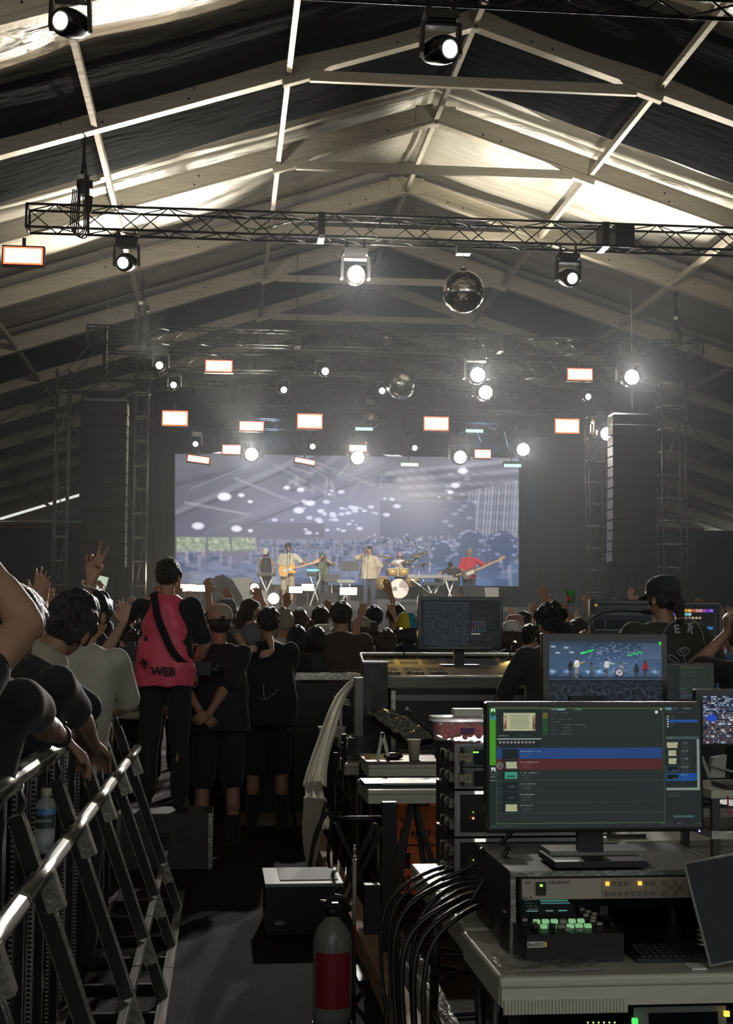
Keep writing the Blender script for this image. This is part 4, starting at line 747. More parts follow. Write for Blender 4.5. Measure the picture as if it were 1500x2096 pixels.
# ---- tablet
a, b_ = at(1425, 1786, 3.60), at(1457, 1980, 3.52); t = thing('tablet', (b_.x+.1, 3.55, .70), 'dark tablet leaning on a stand at the right edge of the nearest table', 'tablet'); tw, th = .2, .262; q = Euler((R(-17), 0, 0)).to_matrix() @ Euler((0, R(-9), 0)).to_matrix(); o3 = Vector((b_.x-.002, 3.53, .708))
m = MB(); c_ = o3+q @ Vector((tw/2, .004, th/2)); m.box(c_, (tw, .009, th), q); o = m.build('body', greyp, t); bv = o.modifiers.new('b', 'BEVEL'); bv.width = .004; bv.segments = 2
m = MB(); m.box(c_+q @ Vector((0, -.0052, 0)), (tw-.012, .002, th-.012), q); m.build('screen_glass', mat('dead_glass', (.008, .009, .014), .15, spec=.2), t)
m = MB(); m.beam(c_+q @ Vector((0, .006, .02)), Vector((c_.x, 3.74, .704)), .1, .004); m.build('stand_leg', blk, t)
m = MB(); m.box((X_(1413, 3.55), 3.56, .7035), (.038, .06, .004)); tag(m.build('paper_slip', mat('white_paper', (.75, .75, .72), .6)), 'small white paper slip lying on the nearest table by the tablet', 'paper')
def glass_stack():
    c = Vector((X_(1421, 3.7), 3.68, .726)); m = MB()
    for i in range(4): m.lathe([(.012, .002+.012*i), (.02, .008+.012*i), (.012, .011+.012*i)], c, 14)
    tag(m.build('cable_coil', steel), 'small shiny coil lying by the tablet', 'coil')
glass_stack()
m = MB().grid(lambda u, v: (.70+.26*u, 3.53+.17*v, .704+.010*abs(mnoise.noise(Vector((u*7, v*6, 2))))), 16, 12, True, (0, 0, .0015)); tag(m.build('clear_sheet', shp), 'crumpled clear sheet on the left corner of the nearest table', 'plastic sheet')
# ---- stacked racks with latches
rk_f = mat('rack_edge_grey', (.30, .31, .29), .4, .5); rzs = (.702, .86, 1.018); names = ('lowest', 'middle', 'topmost'); rX0, rX1 = X_(931, 4.78), X_(931, 4.78)+.52
for i, z in enumerate(rzs):
    t = thing('rack_case', ((rX0+rX1)/2, 5.0, z), '%s of the three stacked rack cases left of the large monitor' % names[i], 'rack case', 'stacked rack cases'); m = MB(); m.box(((rX0+rX1)/2, 5.0, z+.077), (rX1-rX0, .42, .148)); m.build('shell', blkm, t)
    m = MB(); H = .15
    for x in (rX0+.008, rX1-.008): m.box((x, 4.787, z+.077), (.018, .014, H))
    for zz in (z+.008, z+H-.004): m.box(((rX0+rX1)/2, 4.787, zz), (rX1-rX0-.036, .014, .012))
    m.build('front_edge', rk_f, t)
    for y in (4.84, 4.95):
        for zz in (z+.105, z+.035): m = MB(); m.tube([(rX0, y, zz+.02), (rX0-.022, y, zz+.018), (rX0-.026, y, zz-.02), (rX0-.002, y, zz-.024)], .003, 6); m.box((rX0-.006, y, zz), (.012, .03, .03)); m.build('latch', bal if True else blk, t)
    if i < 2:
        m = MB(); m.box((X_(968, 4.77), 4.776, z+.062), (.006, .004, .006)); m.build('red_light', mat('red_led', (1, .2, .1), .4, emit=3, ec=(1, .25, .12)), t); m = MB(); m.box((X_(968, 4.77), 4.776, z+.082), (.003, .004, .003)); m.build('green_light', mat('green_led', (.2, 1, .1), .4, emit=2, ec=(.3, 1, .1)), t)
        if True: MB().box((X_(983, 4.76), 4.775, z+H-.003), (.036, .008, .010)).build('bright_label', mat('white_strip_lit', (.9, .9, .88), .5, emit=.8, ec=(.95, .95, .9)), t)
for i in range(2):
    z = 1.024+.071*i; t = thing('wireless_receiver', (X_(965, 4.77), 4.85, z), ('lower' if i == 0 else 'upper')+' wireless receiver in the topmost rack case, with tape and round knobs', 'receiver', 'wireless receivers'); MB().box((rX0+.26, 4.79, z+.033), (.47, .03, .066)).build('face', mat('receiver_face', (.16, .17, .16), .4, .4), t)
    for zz in (z+.014, z+.052): MB().cyl((X_(946, 4.77), 4.776, zz), (X_(946, 4.77), 4.762, zz), .007).build('knob', blk, t)
    MB().box((X_(953, 4.77), 4.773, z+.030), (.040, .002, .030)).build('tape', mat('tape_tan', (.32, .28, .18), .7), t); MB().box((X_(990, 4.77), 4.773, z+.03), (.07, .003, .05)).build('display', mat('display_dark', (.015, .025, .03), .2), t); letters('IN.Y' if i else '3.4', .016, (X_(953, 4.77), 4.7715, z+.031), (R(90), 0, 0), dk, t, depth=.0002)
    if i: MB().box((X_(974, 4.76), 4.770, z+.047), (.018, .002, .004)).build('lit_text', mat('green_led', (.2, 1, .1)), t)
# ---- tub with red sweets and a white box
c = Vector((X_(943, 4.95), 4.97, 1.172)); t = thing('plastic_tub', c, 'clear plastic tub of red sweets standing on the rack cases', 'tub')
def rr(w_, d, r, n=5): return [(sx_*(w_/2-r)+r*math.cos(a), sy_*(d/2-r)+r*math.sin(a)) for sx_, sy_, a0 in ((1, 1, 0), (-1, 1, 90), (-1, -1, 180), (1, -1, 270)) for a in [R(a0+90*i/n) for i in range(n+1)]]
m = MB(); m.prism([(c.x+p[0]*.94, c.y+p[1]*.94) for p in rr(.19, .15, .03)], c.z, c.z+.062); m.build('body', glassy, t); m = MB(); m.prism([(c.x+p[0], c.y+p[1]) for p in rr(.205, .165, .035)], c.z+.064, c.z+.080); m.build('lid', mat('clear_lid', (.85, .85, .8), .15, alpha=.55), t)
m = MB(); rs.seed(8)
for i in range(70): m.ell((c.x+rs.uniform(-.07, .07), c.y+rs.uniform(-.05, .05), c.z+rs.uniform(.008, .05)), .011, 8, 6)
o = m.build('sweets', mat('red_sweets', (.95, .07, .07), .35), t); o['kind'] = 'stuff'; MB().box((X_(957, 4.88), 4.889, c.z+.034), (.045, .002, .02)).build('label_tag', mat('purple_label', (.12, .06, .16), .5), t)
c = Vector((X_(957, 4.95), 4.95, 1.254)); tag(MB().box(c+Vector((0, 0, .013)), (.105, .07, .025)).build('small_box', mat('cream_box', (.55, .53, .44), .6)), 'cream coloured small box lying on the tub of sweets', 'box')
# ================================================================ mixing desk area
def surf(canvas, name, rough=.5):     # printed surface instead of a lit one
    m = canvas.mat(name, 0, rough); nt = m.node_tree; b = nt.nodes['Principled BSDF']; t = [n for n in nt.nodes if n.type == 'TEX_IMAGE'][0]; nt.links.new(t.outputs[0], b.inputs['Base Color']); return m
t = thing('mixing_desk', (1.7, 10.1, 1.15), 'wide pale mixing desk with rows of faders on a banded flight case', 'mixing desk')
dx0, dx1 = X_(748, 10.1), X_(1120, 10.1); yf, yb, zf, zb = 9.8, 10.42, Z_(930, 1387, 9.8), Z_(930, 1343, 10.42)
m = MB(); m.hexa([(dx0, yf, zf-.07), (dx1, yf, zf-.07), (dx1, yb, zf-.07), (dx0, yb, zf-.07), (dx0, yf, zf), (dx1, yf, zf), (dx1, yb, zb), (dx0, yb, zb)]); m.build('body', mat('desk_beige', (.22, .20, .15), .45), t)
P = Canvas(900, 260, (.36, .33, .26)); rs.seed(9)
for bx in (60, 175, 290):
    for r2 in (20, 70, 150, 200):
        for i in range(9): P.rect(bx+i*10, r2, bx+i*10+7, r2+38, (.02, .02, .02), 1)
    P.rect(bx-4, 118, bx+92, 124, (.3, .28, .2), .6)
P.rect(410, 16, 660, 120, (.10, .11, .12)); P.rect(420, 22, 650, 110, (.14, .15, .17))
for i in range(18): P.rect(440+i*12, 140, 446+i*12, 168, (.07, .07, .07), .85); P.rect(410+i*14, 190, 418+i*14, 225, (.08, .08, .08), .8)
for i in range(60): x = rs.uniform(700, 880); y = rs.uniform(20, 240); P.rect(x, y, x+8, y+10, (.09, .09, .08), .8)
P.rect(670, 20, 690, 120, (.6, .55, .4)); P.rect(770, 180, 860, 215, (.12, .12, .12), .7)
t_ = Vector((0, 0, .003)); screen_quad('control_surface', Vector((dx0+.01, yf+.01, zf))+t_, Vector((dx1-.01, yf+.01, zf))+t_, Vector((dx1-.01, yb-.01, zb))+t_, Vector((dx0+.01, yb-.01, zb))+t_, surf(P, 'desk_controls', .95), t)
m = MB(); m.tube([(dx0, yf, zf+.01), (dx0, yb, zb+.012), (dx1, yb, zb+.012)], .013, 8); m.tube([(dx0, yf, zf+.004), (dx1, yf, zf+.004)], .010, 8); m.build('edge_rim', mat('rim_white', (.75, .74, .68), .3), t)
for bank in range(3):
    m = MB()
    for i in range(8): u = .09+.125*bank+i*.0112; v = .12+.06*rs.random(); c = Vector((dx0+(dx1-dx0)*u, yf+(yb-yf)*v, zf+(zb-zf)*v+.012)); m.box(c, (.008, .024, .014))
    m.build('fader_bank', blk, t)['kind'] = 'stuff'
def fcase(x0, x1, y0, y1, z1, lab, bands, ball=True):
    t = thing('flight_case', ((x0+x1)/2, (y0+y1)/2, 0), lab, 'flight case'); cx = (x0+x1)/2; MB().box((cx, (y0+y1)/2, z1/2+.01), (x1-x0, y1-y0, z1-.02)).build('body', blkm, t)
    for z, h in bands: MB().box((cx, y0-.004, z), (x1-x0+.01, .012, h)).build('metal_band', greyp, t)
    for x in (x0+.012, x1-.012): MB().box((x, y0-.008, z1/2), (.03, .008, z1-.02)).build('edge_strip', bal, t)
    return t
fcase(X_(800, 9.9), X_(1150, 9.9), 9.84, 10.5, 1.165, 'long black flight case with pale bands under the mixing desk', ((Z_(900, 1405, 9.84), .035), (Z_(900, 1428, 9.84), .04), (.3, .03)))
m = MB(); p = at(1086, 1425, 9.8); m.box(p, (.09, .012, .07)); m.box(p+Vector((0, -.01, .01)), (.06, .012, .02)); tag(m.build('case_latch', greyp), 'grey latch on the flight case left of the video monitor', 'latch')
Dm = Canvas(350, 220, (.095, .105, .115)); rs.seed(12); Dm.rect(12, 12, 215, 18, (.3, .3, .32), .5); Dm.rect(14, 20, 215, 216, (.13, .145, .16)); Dm.rect(218, 18, 345, 216, (.10, .11, .12))
for i in range(120): Dm.rect(*(lambda x, y: (x, y, x+rs.choice((6, 10)), y+3))(rs.choice((24, 36, 50, 64, 78, 92, 106, 130, 150, 165, 185, 200)), 28+rs.randrange(16)*12), (.34, .36, .38), .45)
for i in range(18): Dm.text(222, 24+i*10, rs.randint(8, 36), (.42, .44, .46), .4, rs, 3, 3)
for i, c_ in enumerate(((.2, .6, .3), (.6, .2, .25), (.3, .3, .7), (.7, .6, .2), (.2, .6, .6))):
    for k in range(5): Dm.rect(224+k*13, 100+i*11, 232+k*13, 104+i*11, rs.choice([(.2, .7, .4), (.7, .2, .3), (.4, .3, .8), (.2, .6, .7)]), .55)
Dm.rect(222, 158, 262, 162, (.8, .8, .6), .8)
monitor(855, 1222, 1029, 1330, 9.5, 'dark monitor with grids of dim text above the mixing desk', Dm, (.02, .02, .022, .022), (zb-.06, .25, .18), group='monitors on the mixing platform')
# video monitor showing the band
Vm = Canvas(404, 236, (.20, .27, .36)); rs.seed(21)
for i in range(236): Vm.a[i] *= .8+.35*math.sin(math.pi*min(1, i/170))
Vm.blob(230, 110, 160, 50, (.33, .43, .58), .8, 0); Vm.blob(60, 30, 90, 26, (.26, .33, .42), .6, 0); Vm.rect(330, 10, 404, 70, (.38, .46, .55), .35)
for i in range(70): Vm.blob(rs.uniform(140, 330), 40+rs.gauss(0, 14), 4, 2.5, (.55, .62, .70), .5)
for x, y in ((14, 22), (60, 26), (30, 46), (80, 44), (120, 46)): Vm.blob(x, y, 9, 3.5, (.75, .8, .85), .7)
for i in range(9): Vm.blob(115+i*5, 48-i*1.6, 4, 3, (.1, .95, .3), .8); Vm.blob(283+i*6, 54-i*1.8+(i % 3)*2, 3.5, 2.5, (.1, .95, .35), .7)
Vm.rect(0, 138, 404, 160, (.12, .15, .2), .7)
for x, k in ((10, 1), (62, .7), (140, 1), (178, 1), (205, .6), (230, .4), (380, .8)): Vm.blob(x, 118, 13, 9, (.65, .85, 1), k*.8, 0)
for x, h, c_ in ((76, 66, (.12, .14, .18)), (98, 78, (.85, .87, .88)), (150, 60, (.3, .35, .38)), (205, 74, (.75, .77, .76)), (258, 60, (.5, .5, .52)), (312, 56, (.15, .17, .2)), (344, 66, (.55, .14, .16))):
    y = 142-h; Vm.blob(x, y+7, 4.5, 5.5, (.2, .17, .16), 1); Vm.blob(x, y+24, 9, 14, c_, 1); Vm.rect(x-6, y+36, x-1, 140, (.2, .2, .22) if x != 98 else (.6, .55, .5), .9); Vm.rect(x+1, y+36, x+6, 140, (.2, .2, .22) if x != 98 else (.6, .55, .5), .9)
Vm.line(85, 96, 125, 80, 2.2, (.75, .6, .35), 1); Vm.line(205, 80, 232, 88, 2, (.85, .85, .85), .9); Vm.blob(250, 122, 15, 15, (.10, .11, .13), 1); Vm.blob(250, 122, 12, 12, (.72, .72, .74), 1); Vm.blob(250, 122, 3, 3, (.2, .2, .22), 1)
for i in range(60): Vm.blob(rs.uniform(20, 400), rs.uniform(100, 140), rs.uniform(2, 8), rs.uniform(1, 4), rs.choice([(.08, .1, .13), (.4, .45, .5)]), .5)
for x, y in ((225, 90), (270, 88)): Vm.line(x-14, y, x+10, y-4, 1.4, (.6, .62, .55), .8)
Vm.rect(0, 146, 404, 149, (.45, .5, .55), .5); Vm.rect(0, 150, 404, 236, (.10, .12, .14), .85)
for i in range(150):
    y = rs.uniform(162, 240); s_ = 5+(y-150)*.13; x = rs.uniform(0, 404); Vm.blob(x, y, s_, s_*1.1, (.30, .33, .37), .6); Vm.blob(x, y+1.5, s_*.86, s_*1.0, (.09, .10, .12), .9)
Vm.rect(394, 3, 404, 14, (.2, .8, .2)); Vm.blur(1)
vm = monitor(1110, 1297, 1366, 1452, 5.9, 'video monitor showing the band on stage, in front of the woman with the cap', Vm, (.03, .028, .032, .03), (.70, .3, .22), group='monitors on the mixing platform')
m = MB(); p = at(1198, 1432, 5.85); m.box(p+Vector((0, -.02, 0)), (.145, .04, .03)); m.build('lower_button_bar', blk, vm)
tt = table(1.25, 2.3, 5.75, 6.3, .70, 'beige table under the video monitor, hidden by the large monitor')
# crowd monitor at the right edge
Cm = Canvas(330, 200, (.10, .13, .20)); rs.seed(31)
for row in range(26):
    y = 4+row*8.5; s_ = 3+row*.17
    for i in range(46): x = rs.uniform(0, 330); Cm.blob(x, y+s_, s_*1.2, s_*1.1, rs.choice([(.45, .62, .78), (.62, .74, .84), (.30, .48, .70), (.20, .25, .33), (.55, .68, .76), (.12, .13, .16), (.70, .72, .74)]), .9); Cm.blob(x, y-s_*.3, s_*.6, s_*.75, (.45, .33, .32), .9); Cm.blob(x, y-s_*.8, s_*.65, s_*.4, (.07, .08, .12), .95)
Cm.blob(30, 95, 16, 13, (.12, .25, .72), .9, 6); Cm.blob(120, 92, 10, 11, (.72, .20, .22), .9, 6)
monitor(1425, 1411, 1640, 1528, 5.35, 'monitor at the right edge showing a packed bright crowd', Cm, (.028, .02, .022, .012), (.955, .22, .16), group='monitors on the mixing platform')
t = thing('shelf_rack', (2.2, 5.5, 0), 'pale two level shelf at the right edge under the crowd monitor', 'shelf'); xa, xb = X_(1447, 5.3), X_(1700, 5.3)
for z, nm in ((.952, 'top_shelf'), (.80, 'lower_shelf'), (.30, 'bottom_shelf')): MB().box(((xa+xb)/2, 5.5, z-.015), (xb-xa, .4, .03)).build('shelf_board', beige if z > .9 else bal, t)
for x in (xa+.02, xb-.02):
    for y in (5.32, 5.68): MB().box((x, y, .47), (.03, .03, .94)).build('upright', legm, t)
m = MB(); a = at(1452, 1592, 5.33); m.hexa([a+Vector(q) for q in ((0, 0, -.0), (.06, 0, 0), (.06, .05, 0), (0, .05, 0), (.02, .01, .075), (.075, .012, .085), (.075, .05, .085), (.02, .05, .075))]); m.beam(a+Vector((-.0, 0, .0)), a+Vector((-.03, .0, .08)), .012, .012); m.beam(a+Vector((.0, -.01, .05)), a+Vector((.10, -.01, .02)), .012, .008)
tag(m.build('device_cradle', mat('cradle_grey', (.26, .26, .24), .4)), 'grey angled device cradle on the shelf at the right edge', 'holder')
a = at(1490, 1662, 5.28); m = MB(); m.tube([a+Vector((0, 0, .06)), a, a+Vector((.1, 0, 0))], .004, 6); tag(m.build('pink_cable', mat('pink_rubber', (.6, .04, .12), .5)), 'pink cable bent at the right edge below the shelf', 'cable')
# dim code monitor behind the woman
Km = Canvas(190, 140, (.17, .20, .18)); rs.seed(41); Km.rect(0, 0, 60, 140, (.13, .155, .155)); Km.rect(60, 4, 160, 12, (.28, .31, .24), .7)
for i in range(22): Km.text(6, 6+i*6, rs.randint(2, 14), (.45, .48, .45), .4, rs, 3, 2); Km.text(66, 14+i*6, rs.randint(8, 28), (.50, .54, .46), .5, rs, 3, 2)
for i in range(5): Km.rect(58, 96+i*9, 58+rs.randint(20, 60), 100+i*9, rs.choice([(.5, .3, .15), (.1, .5, .4), (.45, .15, .3), (.25, .3, .5)]), .6)
monitor(1358, 1357, 1462, 1436, 6.7, 'dim monitor with lines of text behind the video monitor', Km, (.01, .02, .012, .012), (.74, .2, .15), group='monitors on the mixing platform', strength=.75)
fcase(X_(1340, 6.6), X_(1560, 6.6), 6.62, 7.0, .735, 'black flight case under the dim text monitor at the right edge', ((.70, .05), (.35, .03)))
# lighting desk with two screens
La = Canvas(250, 168, (.085, .095, .10)); rs.seed(51)
for r2 in range(3):
    for i in range(40): La.line(10+i*5.8, 14+r2*14, 14+i*5.8, 22+r2*14, .8, (.5, .5, .46), .5) if i % 2 else La.line(14+i*5.8, 14+r2*14, 10+i*5.8, 22+r2*14, .8, (.45, .45, .42), .5)
La.rect(6, 6, 18, 16, (.7, .55, .2)); La.rect(8, 52, 225, 54, (.4, .4, .4), .5); La.rect(8, 78, 225, 120, (.05, .055, .06)); La.rect(50, 76, 52, 120, (.3, .3, .3)); La.rect(8, 122, 225, 125, (.35, .35, .36), .7)
for i in range(50): La.rect(10+i*4.4, 152, 12+i*4.4, 160, (.5, .5, .46), .5)
monitor(1208, 1228, 1338, 1316, 8.7, 'left dark screen of the lighting desk with rows of small symbols', La, (.02, .016, .02, .02), (1.12, .24, .16), group='screens of the lighting desk')
Lb = Canvas(250, 168, (.075, .085, .095)); cols = [(.8, .7, .25), (.8, .6, .2), (.85, .75, .35), (.75, .3, .3), (.75, .55, .5), (.8, .6, .6), (.65, .3, .65), (.45, .2, .75), (.5, .4, .8)]
for i, c_ in enumerate(cols): Lb.rect(90+i*15, 22, 104+i*15, 36, c_, .95)
for i, c_ in enumerate([(.35, .3, .75), (.2, .3, .75), (.2, .4, .8), (.4, .75, .75), (.6, .75, .85)]): Lb.rect(60+i*15, 40, 74+i*15, 52, c_)
for i in range(8): Lb.blob(70+i*14, 62, 5, 5, (.75, .65, .5), .9, 6)
Lb.rect(80, 100, 152, 116, (.2, .65, .4)); Lb.rect(168, 102, 222, 116, (.2, .42, .62)); [Lb.text(226, 24+i*9, 4, (.5, .55, .55), .4, rs) for i in range(15)]; [Lb.text(200, 130+i*7, 10, (.4, .45, .45), .4, rs) for i in range(4)]
monitor(1342, 1231, 1477, 1318, 8.72, 'right screen of the lighting desk with coloured swatches', Lb, (.02, .016, .02, .02), (1.12, .24, .16), group='screens of the lighting desk')
t = thing('lighting_desk', (3.1, 8.5, .95), 'black lighting desk with a small control screen behind the woman', 'lighting desk'); la, lb_ = X_(1195, 8.3), X_(1530, 8.3); m = MB(); m.hexa([(la, 8.1, 1.0), (lb_, 8.1, 1.0), (lb_, 8.8, 1.0), (la, 8.8, 1.0), (la, 8.1, 1.06), (lb_, 8.1, 1.06), (lb_, 8.8, 1.13), (la, 8.8, 1.13)]); m.build('body', blkm, t)
m = MB(); p = at(1424, 1373, 8.15); q = Euler((R(30), 0, 0)).to_matrix(); m.box(p, (.26, .02, .16), q); m.build('control_screen', blk, t); m = MB(); m.tube([p+Vector((-.15, .04, -.08)), p+Vector((-.12, .06, .09)), p+Vector((.12, .06, .09)), p+Vector((.17, .04, -.08))], .012, 8); m.build('hood', greyp, t)
m = MB(); rs.seed(6)
for i in range(30): m.box((la+.25+i*.022, 8.16+rs.uniform(0, .1), 1.075), (.012, .02, .014))
m.build('button_row', mat('key_grey', (.32, .29, .25)), t)['kind'] = 'stuff'
fcase(la, lb_, 8.15, 8.85, .995, 'black flight case under the lighting desk', ((.95, .04), (.6, .03)))
def gooseneck(pts, Y, lab, head, warm=False, base=None):
    P = [at(x, y, Y) for x, y in pts]
    if base is not None: P = [Vector((P[0].x, Y, base))]+P
    t = thing('gooseneck_lamp', P[0], lab, 'lamp'); MB().tube(curve(P, 6), .006, 8).build('flexible_neck', cable_m, t); d = (P[-1]-P[-2]).normalized(); MB().cyl(P[-1], P[-1]+d*head, .012, .015, 12).build('lamp_head', blk, t)
    if warm: MB().ell(P[-1]+d*(head+.002), .009, 10, 8).build('bulb', mat('warm_bulb', (1, .8, .3), .4, emit=30, ec=(1, .75, .22)), t)
    return t
gooseneck([(1192, 1340), (1200, 1290), (1215, 1262), (1262, 1250), (1312, 1252)], 8.0, 'gooseneck lamp curving over the left screen of the lighting desk', .07, base=1.06)
gooseneck([(1040, 1352), (1046, 1330), (1050, 1322)], 10.3, 'small warm gooseneck lamp at the right of the mixing desk', .03, True, base=zb)
gooseneck([(828, 1352), (826, 1320), (822, 1296)], 10.35, 'small warm gooseneck lamp on the mixing desk in front of the beanie', .03, True, base=zb)
for px, py in ((1044, 1350), (822, 1300)): p = at(px, py-4, 10.25); spot('desk_lamp', p, (p.x+.05, 10.0, 1.2), 6, 120, (1, .72, .25), .02)
t = thing('desk_microphone', at(1015, 1440, 9.6), 'small grey clip microphone on a bent stand before the flight case', 'microphone'); MB().tube(curve([at(1006, 1455, 9.6), at(1012, 1430, 9.6), at(1024, 1419, 9.6)], 5), .004, 6).build('stand', blk, t); MB().ell(at(1033, 1420, 9.6), (.03, .015, .012)).build('capsule', bal, t)
# tall dark display with the bag hanging from it
tx0, tx1 = X_(746, 9.7), X_(795, 9.7); zt, zb2 = Z_(770, 1357, 9.7), Z_(770, 1462, 9.7); t = thing('upright_display', ((tx0+tx1)/2, 10.2, .72), 'tall narrow dark panel with a bright top edge left of the mixing desk', 'display'); MB().box(((tx0+tx1)/2, 9.74, (zt+zb2)/2), (tx1-tx0, .04, zt-zb2)).build('panel', mat('patterned_dark', (.03, .03, .032), .3, var=.7, vscale=18, stretch=(1, 1, .4)), t)
MB().box(((tx0+tx1)/2, 9.74, zt+.006), (tx1-tx0+.01, .05, .012)).build('top_edge', mat('rim_white', (.75, .74, .68), .3), t); MB().box((tx0-.032, 9.74, (zt-.1)/2), (.055, .1, zt-.1)).build('grey_frame', greyp, t); MB().box(((tx0+tx1)/2, 9.75, zb2/2), (tx1-tx0, .1, zb2)).build('foot', blkm, t)
bagm = mat('white_polythene', (.92, .90, .82), .5, bump=.5, bscale=14, spec=.4); nt = bagm.node_tree; tl = nt.nodes.new('ShaderNodeBsdfTranslucent'); tl.inputs[0].default_value = (.95, .92, .82, 1); mxs = nt.nodes.new('ShaderNodeMixShader'); mxs.inputs[0].default_value = .6; ou = nt.nodes['Material Output']; nt.links.new(nt.nodes['Principled BSDF'].outputs[0], mxs.inputs[1]); nt.links.new(tl.outputs[0], mxs.inputs[2]); nt.links.new(mxs.outputs[0], ou.inputs['Surface'])
pl = [(746, 1387, 8, 9.95), (722, 1398, 16, 9.9), (700, 1425, 22, 9.85), (684, 1462, 26, 9.8), (672, 1500, 29, 9.75), (657, 1545, 33, 9.7), (648, 1580, 40, 9.65), (643, 1612, 48, 9.6)]
def bagf(u, v):
    k = v*(len(pl)-1); i = min(int(k), len(pl)-2); f = k-i; a_, b2 = pl[i], pl[i+1]; px = a_[0]+(b2[0]-a_[0])*f; py = a_[1]+(b2[1]-a_[1])*f; w2 = a_[2]+(b2[2]-a_[2])*f; Y = a_[3]+(b2[3]-a_[3])*f
    return at(px+(u-.5)*w2, py+(abs(u-.5)*-6), Y)+Vector((0, .05*math.sin(u*14+v*3)+.03*math.sin(u*23), 0))
m = MB().grid(bagf, 24, 44, True, (0, .006, 0)); tag(m.build('plastic_drape', bagm), 'white plastic sheet hanging slantwise from the tall dark panel', 'plastic sheet')
m = MB(); m.grid(lambda u, v: at(640+13*v+(u-.5)*(34+16*v)-22*(1-v)*(u < .5)*0, 1600+98*v+(0 if u > .4 else 12*v), 9.5)+Vector((0, .03*math.sin(u*17), 0)), 16, 12, True, (0, .006, 0)); o = m.build('plastic_drape', bagm); tag(o, 'lower hanging end of white plastic sheet by the cable bundle', 'plastic sheet')
cream = mat('cream_board', (.42, .38, .29), .4)
m = MB(); Ys = 9.3; prof = [(622, 1632), (618, 1700), (622, 1745), (634, 1792), (640, 1796), (652, 1745), (660, 1690), (668, 1636)]; m.prism([(at(x, y, Ys).x, at(x, y, Ys).z) for x, y in prof][::-1], Ys, Ys+.03, 'y'); tag(m.build('curved_board', cream), 'curved cream coloured board below the hanging plastic sheet', 'board')
# things on the rear tables
t = thing('white_carton', at(680, 1497, 11.2), 'white carton lying on the farthest table', 'carton'); p = at(680, 1492, 11.2); MB().box((p.x, 11.3, .775), (.2, .2, .07)).build('body', beige, t); MB().box((p.x, 11.3, .812), (.21, .21, .012)).build('lid', mat('rim_white', (.7, .7, .7)), t)
t = thing('papers', at(698, 1428, 11.4), 'stack of white cards clipped beside the hanging plastic sheet', 'papers'); p = at(698, 1430, 11.4)
m = MB(); [m.box((p.x+.008*i, 11.4, p.z-.02*i), (.12, .08, .01), (0, R(12), 0)) for i in range(3)]; m.box((p.x, 11.42, (p.z+.74)/2-.02), (.02, .02, p.z-.76)); m.build('cards', mat('rim_white', (.7, .7, .7)), t)
t = thing('cable_coil', at(737, 1510, 9.35), 'round coil of black cable on the table by the tall panel', 'cable'); p = at(738, 1528, 9.35); m = MB()
for i in range(9): m.tube([(p.x+(.10-.004*i)*math.cos(a_), 9.38+(.085)*math.sin(a_), .735+.016*i+.004*math.sin(a_*3)) for a_ in [k*math.pi/12 for k in range(25)]], .008, 6)
m.build('coil', mat('grey_cable', (.07, .075, .07), .4), t)
cs = table(.86, 1.30, 8.35, 8.9, .785, 'narrow brown topped table carrying the paper cup'); 
MB().box((1.08, 8.62, .793), (.46, .57, .014)).build('brown_top', mat('brown_top', (.10, .07, .05), .4), cs)
p = Vector((X_(848, 8.45), 8.45, .80)); t = thing('paper_cup', p, 'cream paper cup standing on the dark case left of the large monitor', 'cup'); MB().lathe([(.029, 0), (.041, .115), (.043, .118), (.041, .121), (.038, .118)], p, 24).build('body', mat('paper_cream', (.48, .43, .33), .6), t)
t = thing('mouse', Vector((X_(806, 8.5), 8.5, .80)), 'dark glossy computer mouse beside the paper cup', 'mouse'); MB().ell((X_(806, 8.5), 8.5, .818), (.06, .04, .022)).build('shell', glossbk, t)
t = thing('spring_clamp', Vector((X_(782, 8.5), 8.45, .80)), 'small standing clamp in front of the hanging cover', 'clamp'); p = Vector((X_(782, 8.5), 8.45, .80)); m = MB(); m.beam(p+Vector((-.03, 0, 0)), p+Vector((0, 0, .16)), .02, .02); m.beam(p+Vector((.035, 0, .02)), p+Vector((0, 0, .16)), .02, .02); m.build('jaw', bal, t)
c4 = [at(748, 1462, 9.4), at(800, 1456, 9.4), at(893, 1512, 9.0), at(838, 1524, 9.0)]
m = MB().grid(lambda u, v: (c4[0]*(1-u)+c4[1]*u)*(1-v)+(c4[3]*(1-u)+c4[2]*u)*v+Vector((0, 0, .02*mnoise.noise(Vector((u*5, v*7, 0)))+.015)), 20, 20, True, (0, 0, .003)); tag(m.build('cover_sheet', mat('dark_clear_sheet', (.10, .10, .09), .12, spec=1, bump=.7, bscale=7)), 'dark shiny cover sheet sloping over the gear below the tall panel', 'cover')
m = MB(); m.hexa([c4[0]+Vector((0, .05, -.03)), c4[1]+Vector((0, .05, -.03)), c4[2]+Vector((0, .05, -.03)), c4[3]+Vector((0, .05, -.03)), c4[0]+Vector((0, .0, -.008)), c4[1]+Vector((0, 0, -.008)), c4[2]+Vector((0, 0, -.008)), c4[3]+Vector((0, 0, -.008))]); m.box((c4[2].lerp(c4[3], .5).x, 9.15, .40), (.3, .2, .8)); tag(m.build('sloping_case', blkm), 'dark sloping case under the shiny cover sheet', 'case')
t = thing('antenna', at(890, 1505, 8.6), 'thin antenna rod leaning left with a pale tip', 'antenna'); a, b_ = at(833, 1451, 8.6), at(893, 1512, 8.6); MB().cyl(b_, a, .007, .005, 8).build('rod', blk, t); MB().ell(a, .011, 10, 8).build('tip', beige, t); m = MB(); m.beam(at(893, 1512, 8.6), Vector((at(893, 1512, 8.6).x, 8.6, .80)), .02, .02); m.build('post', blk, t)
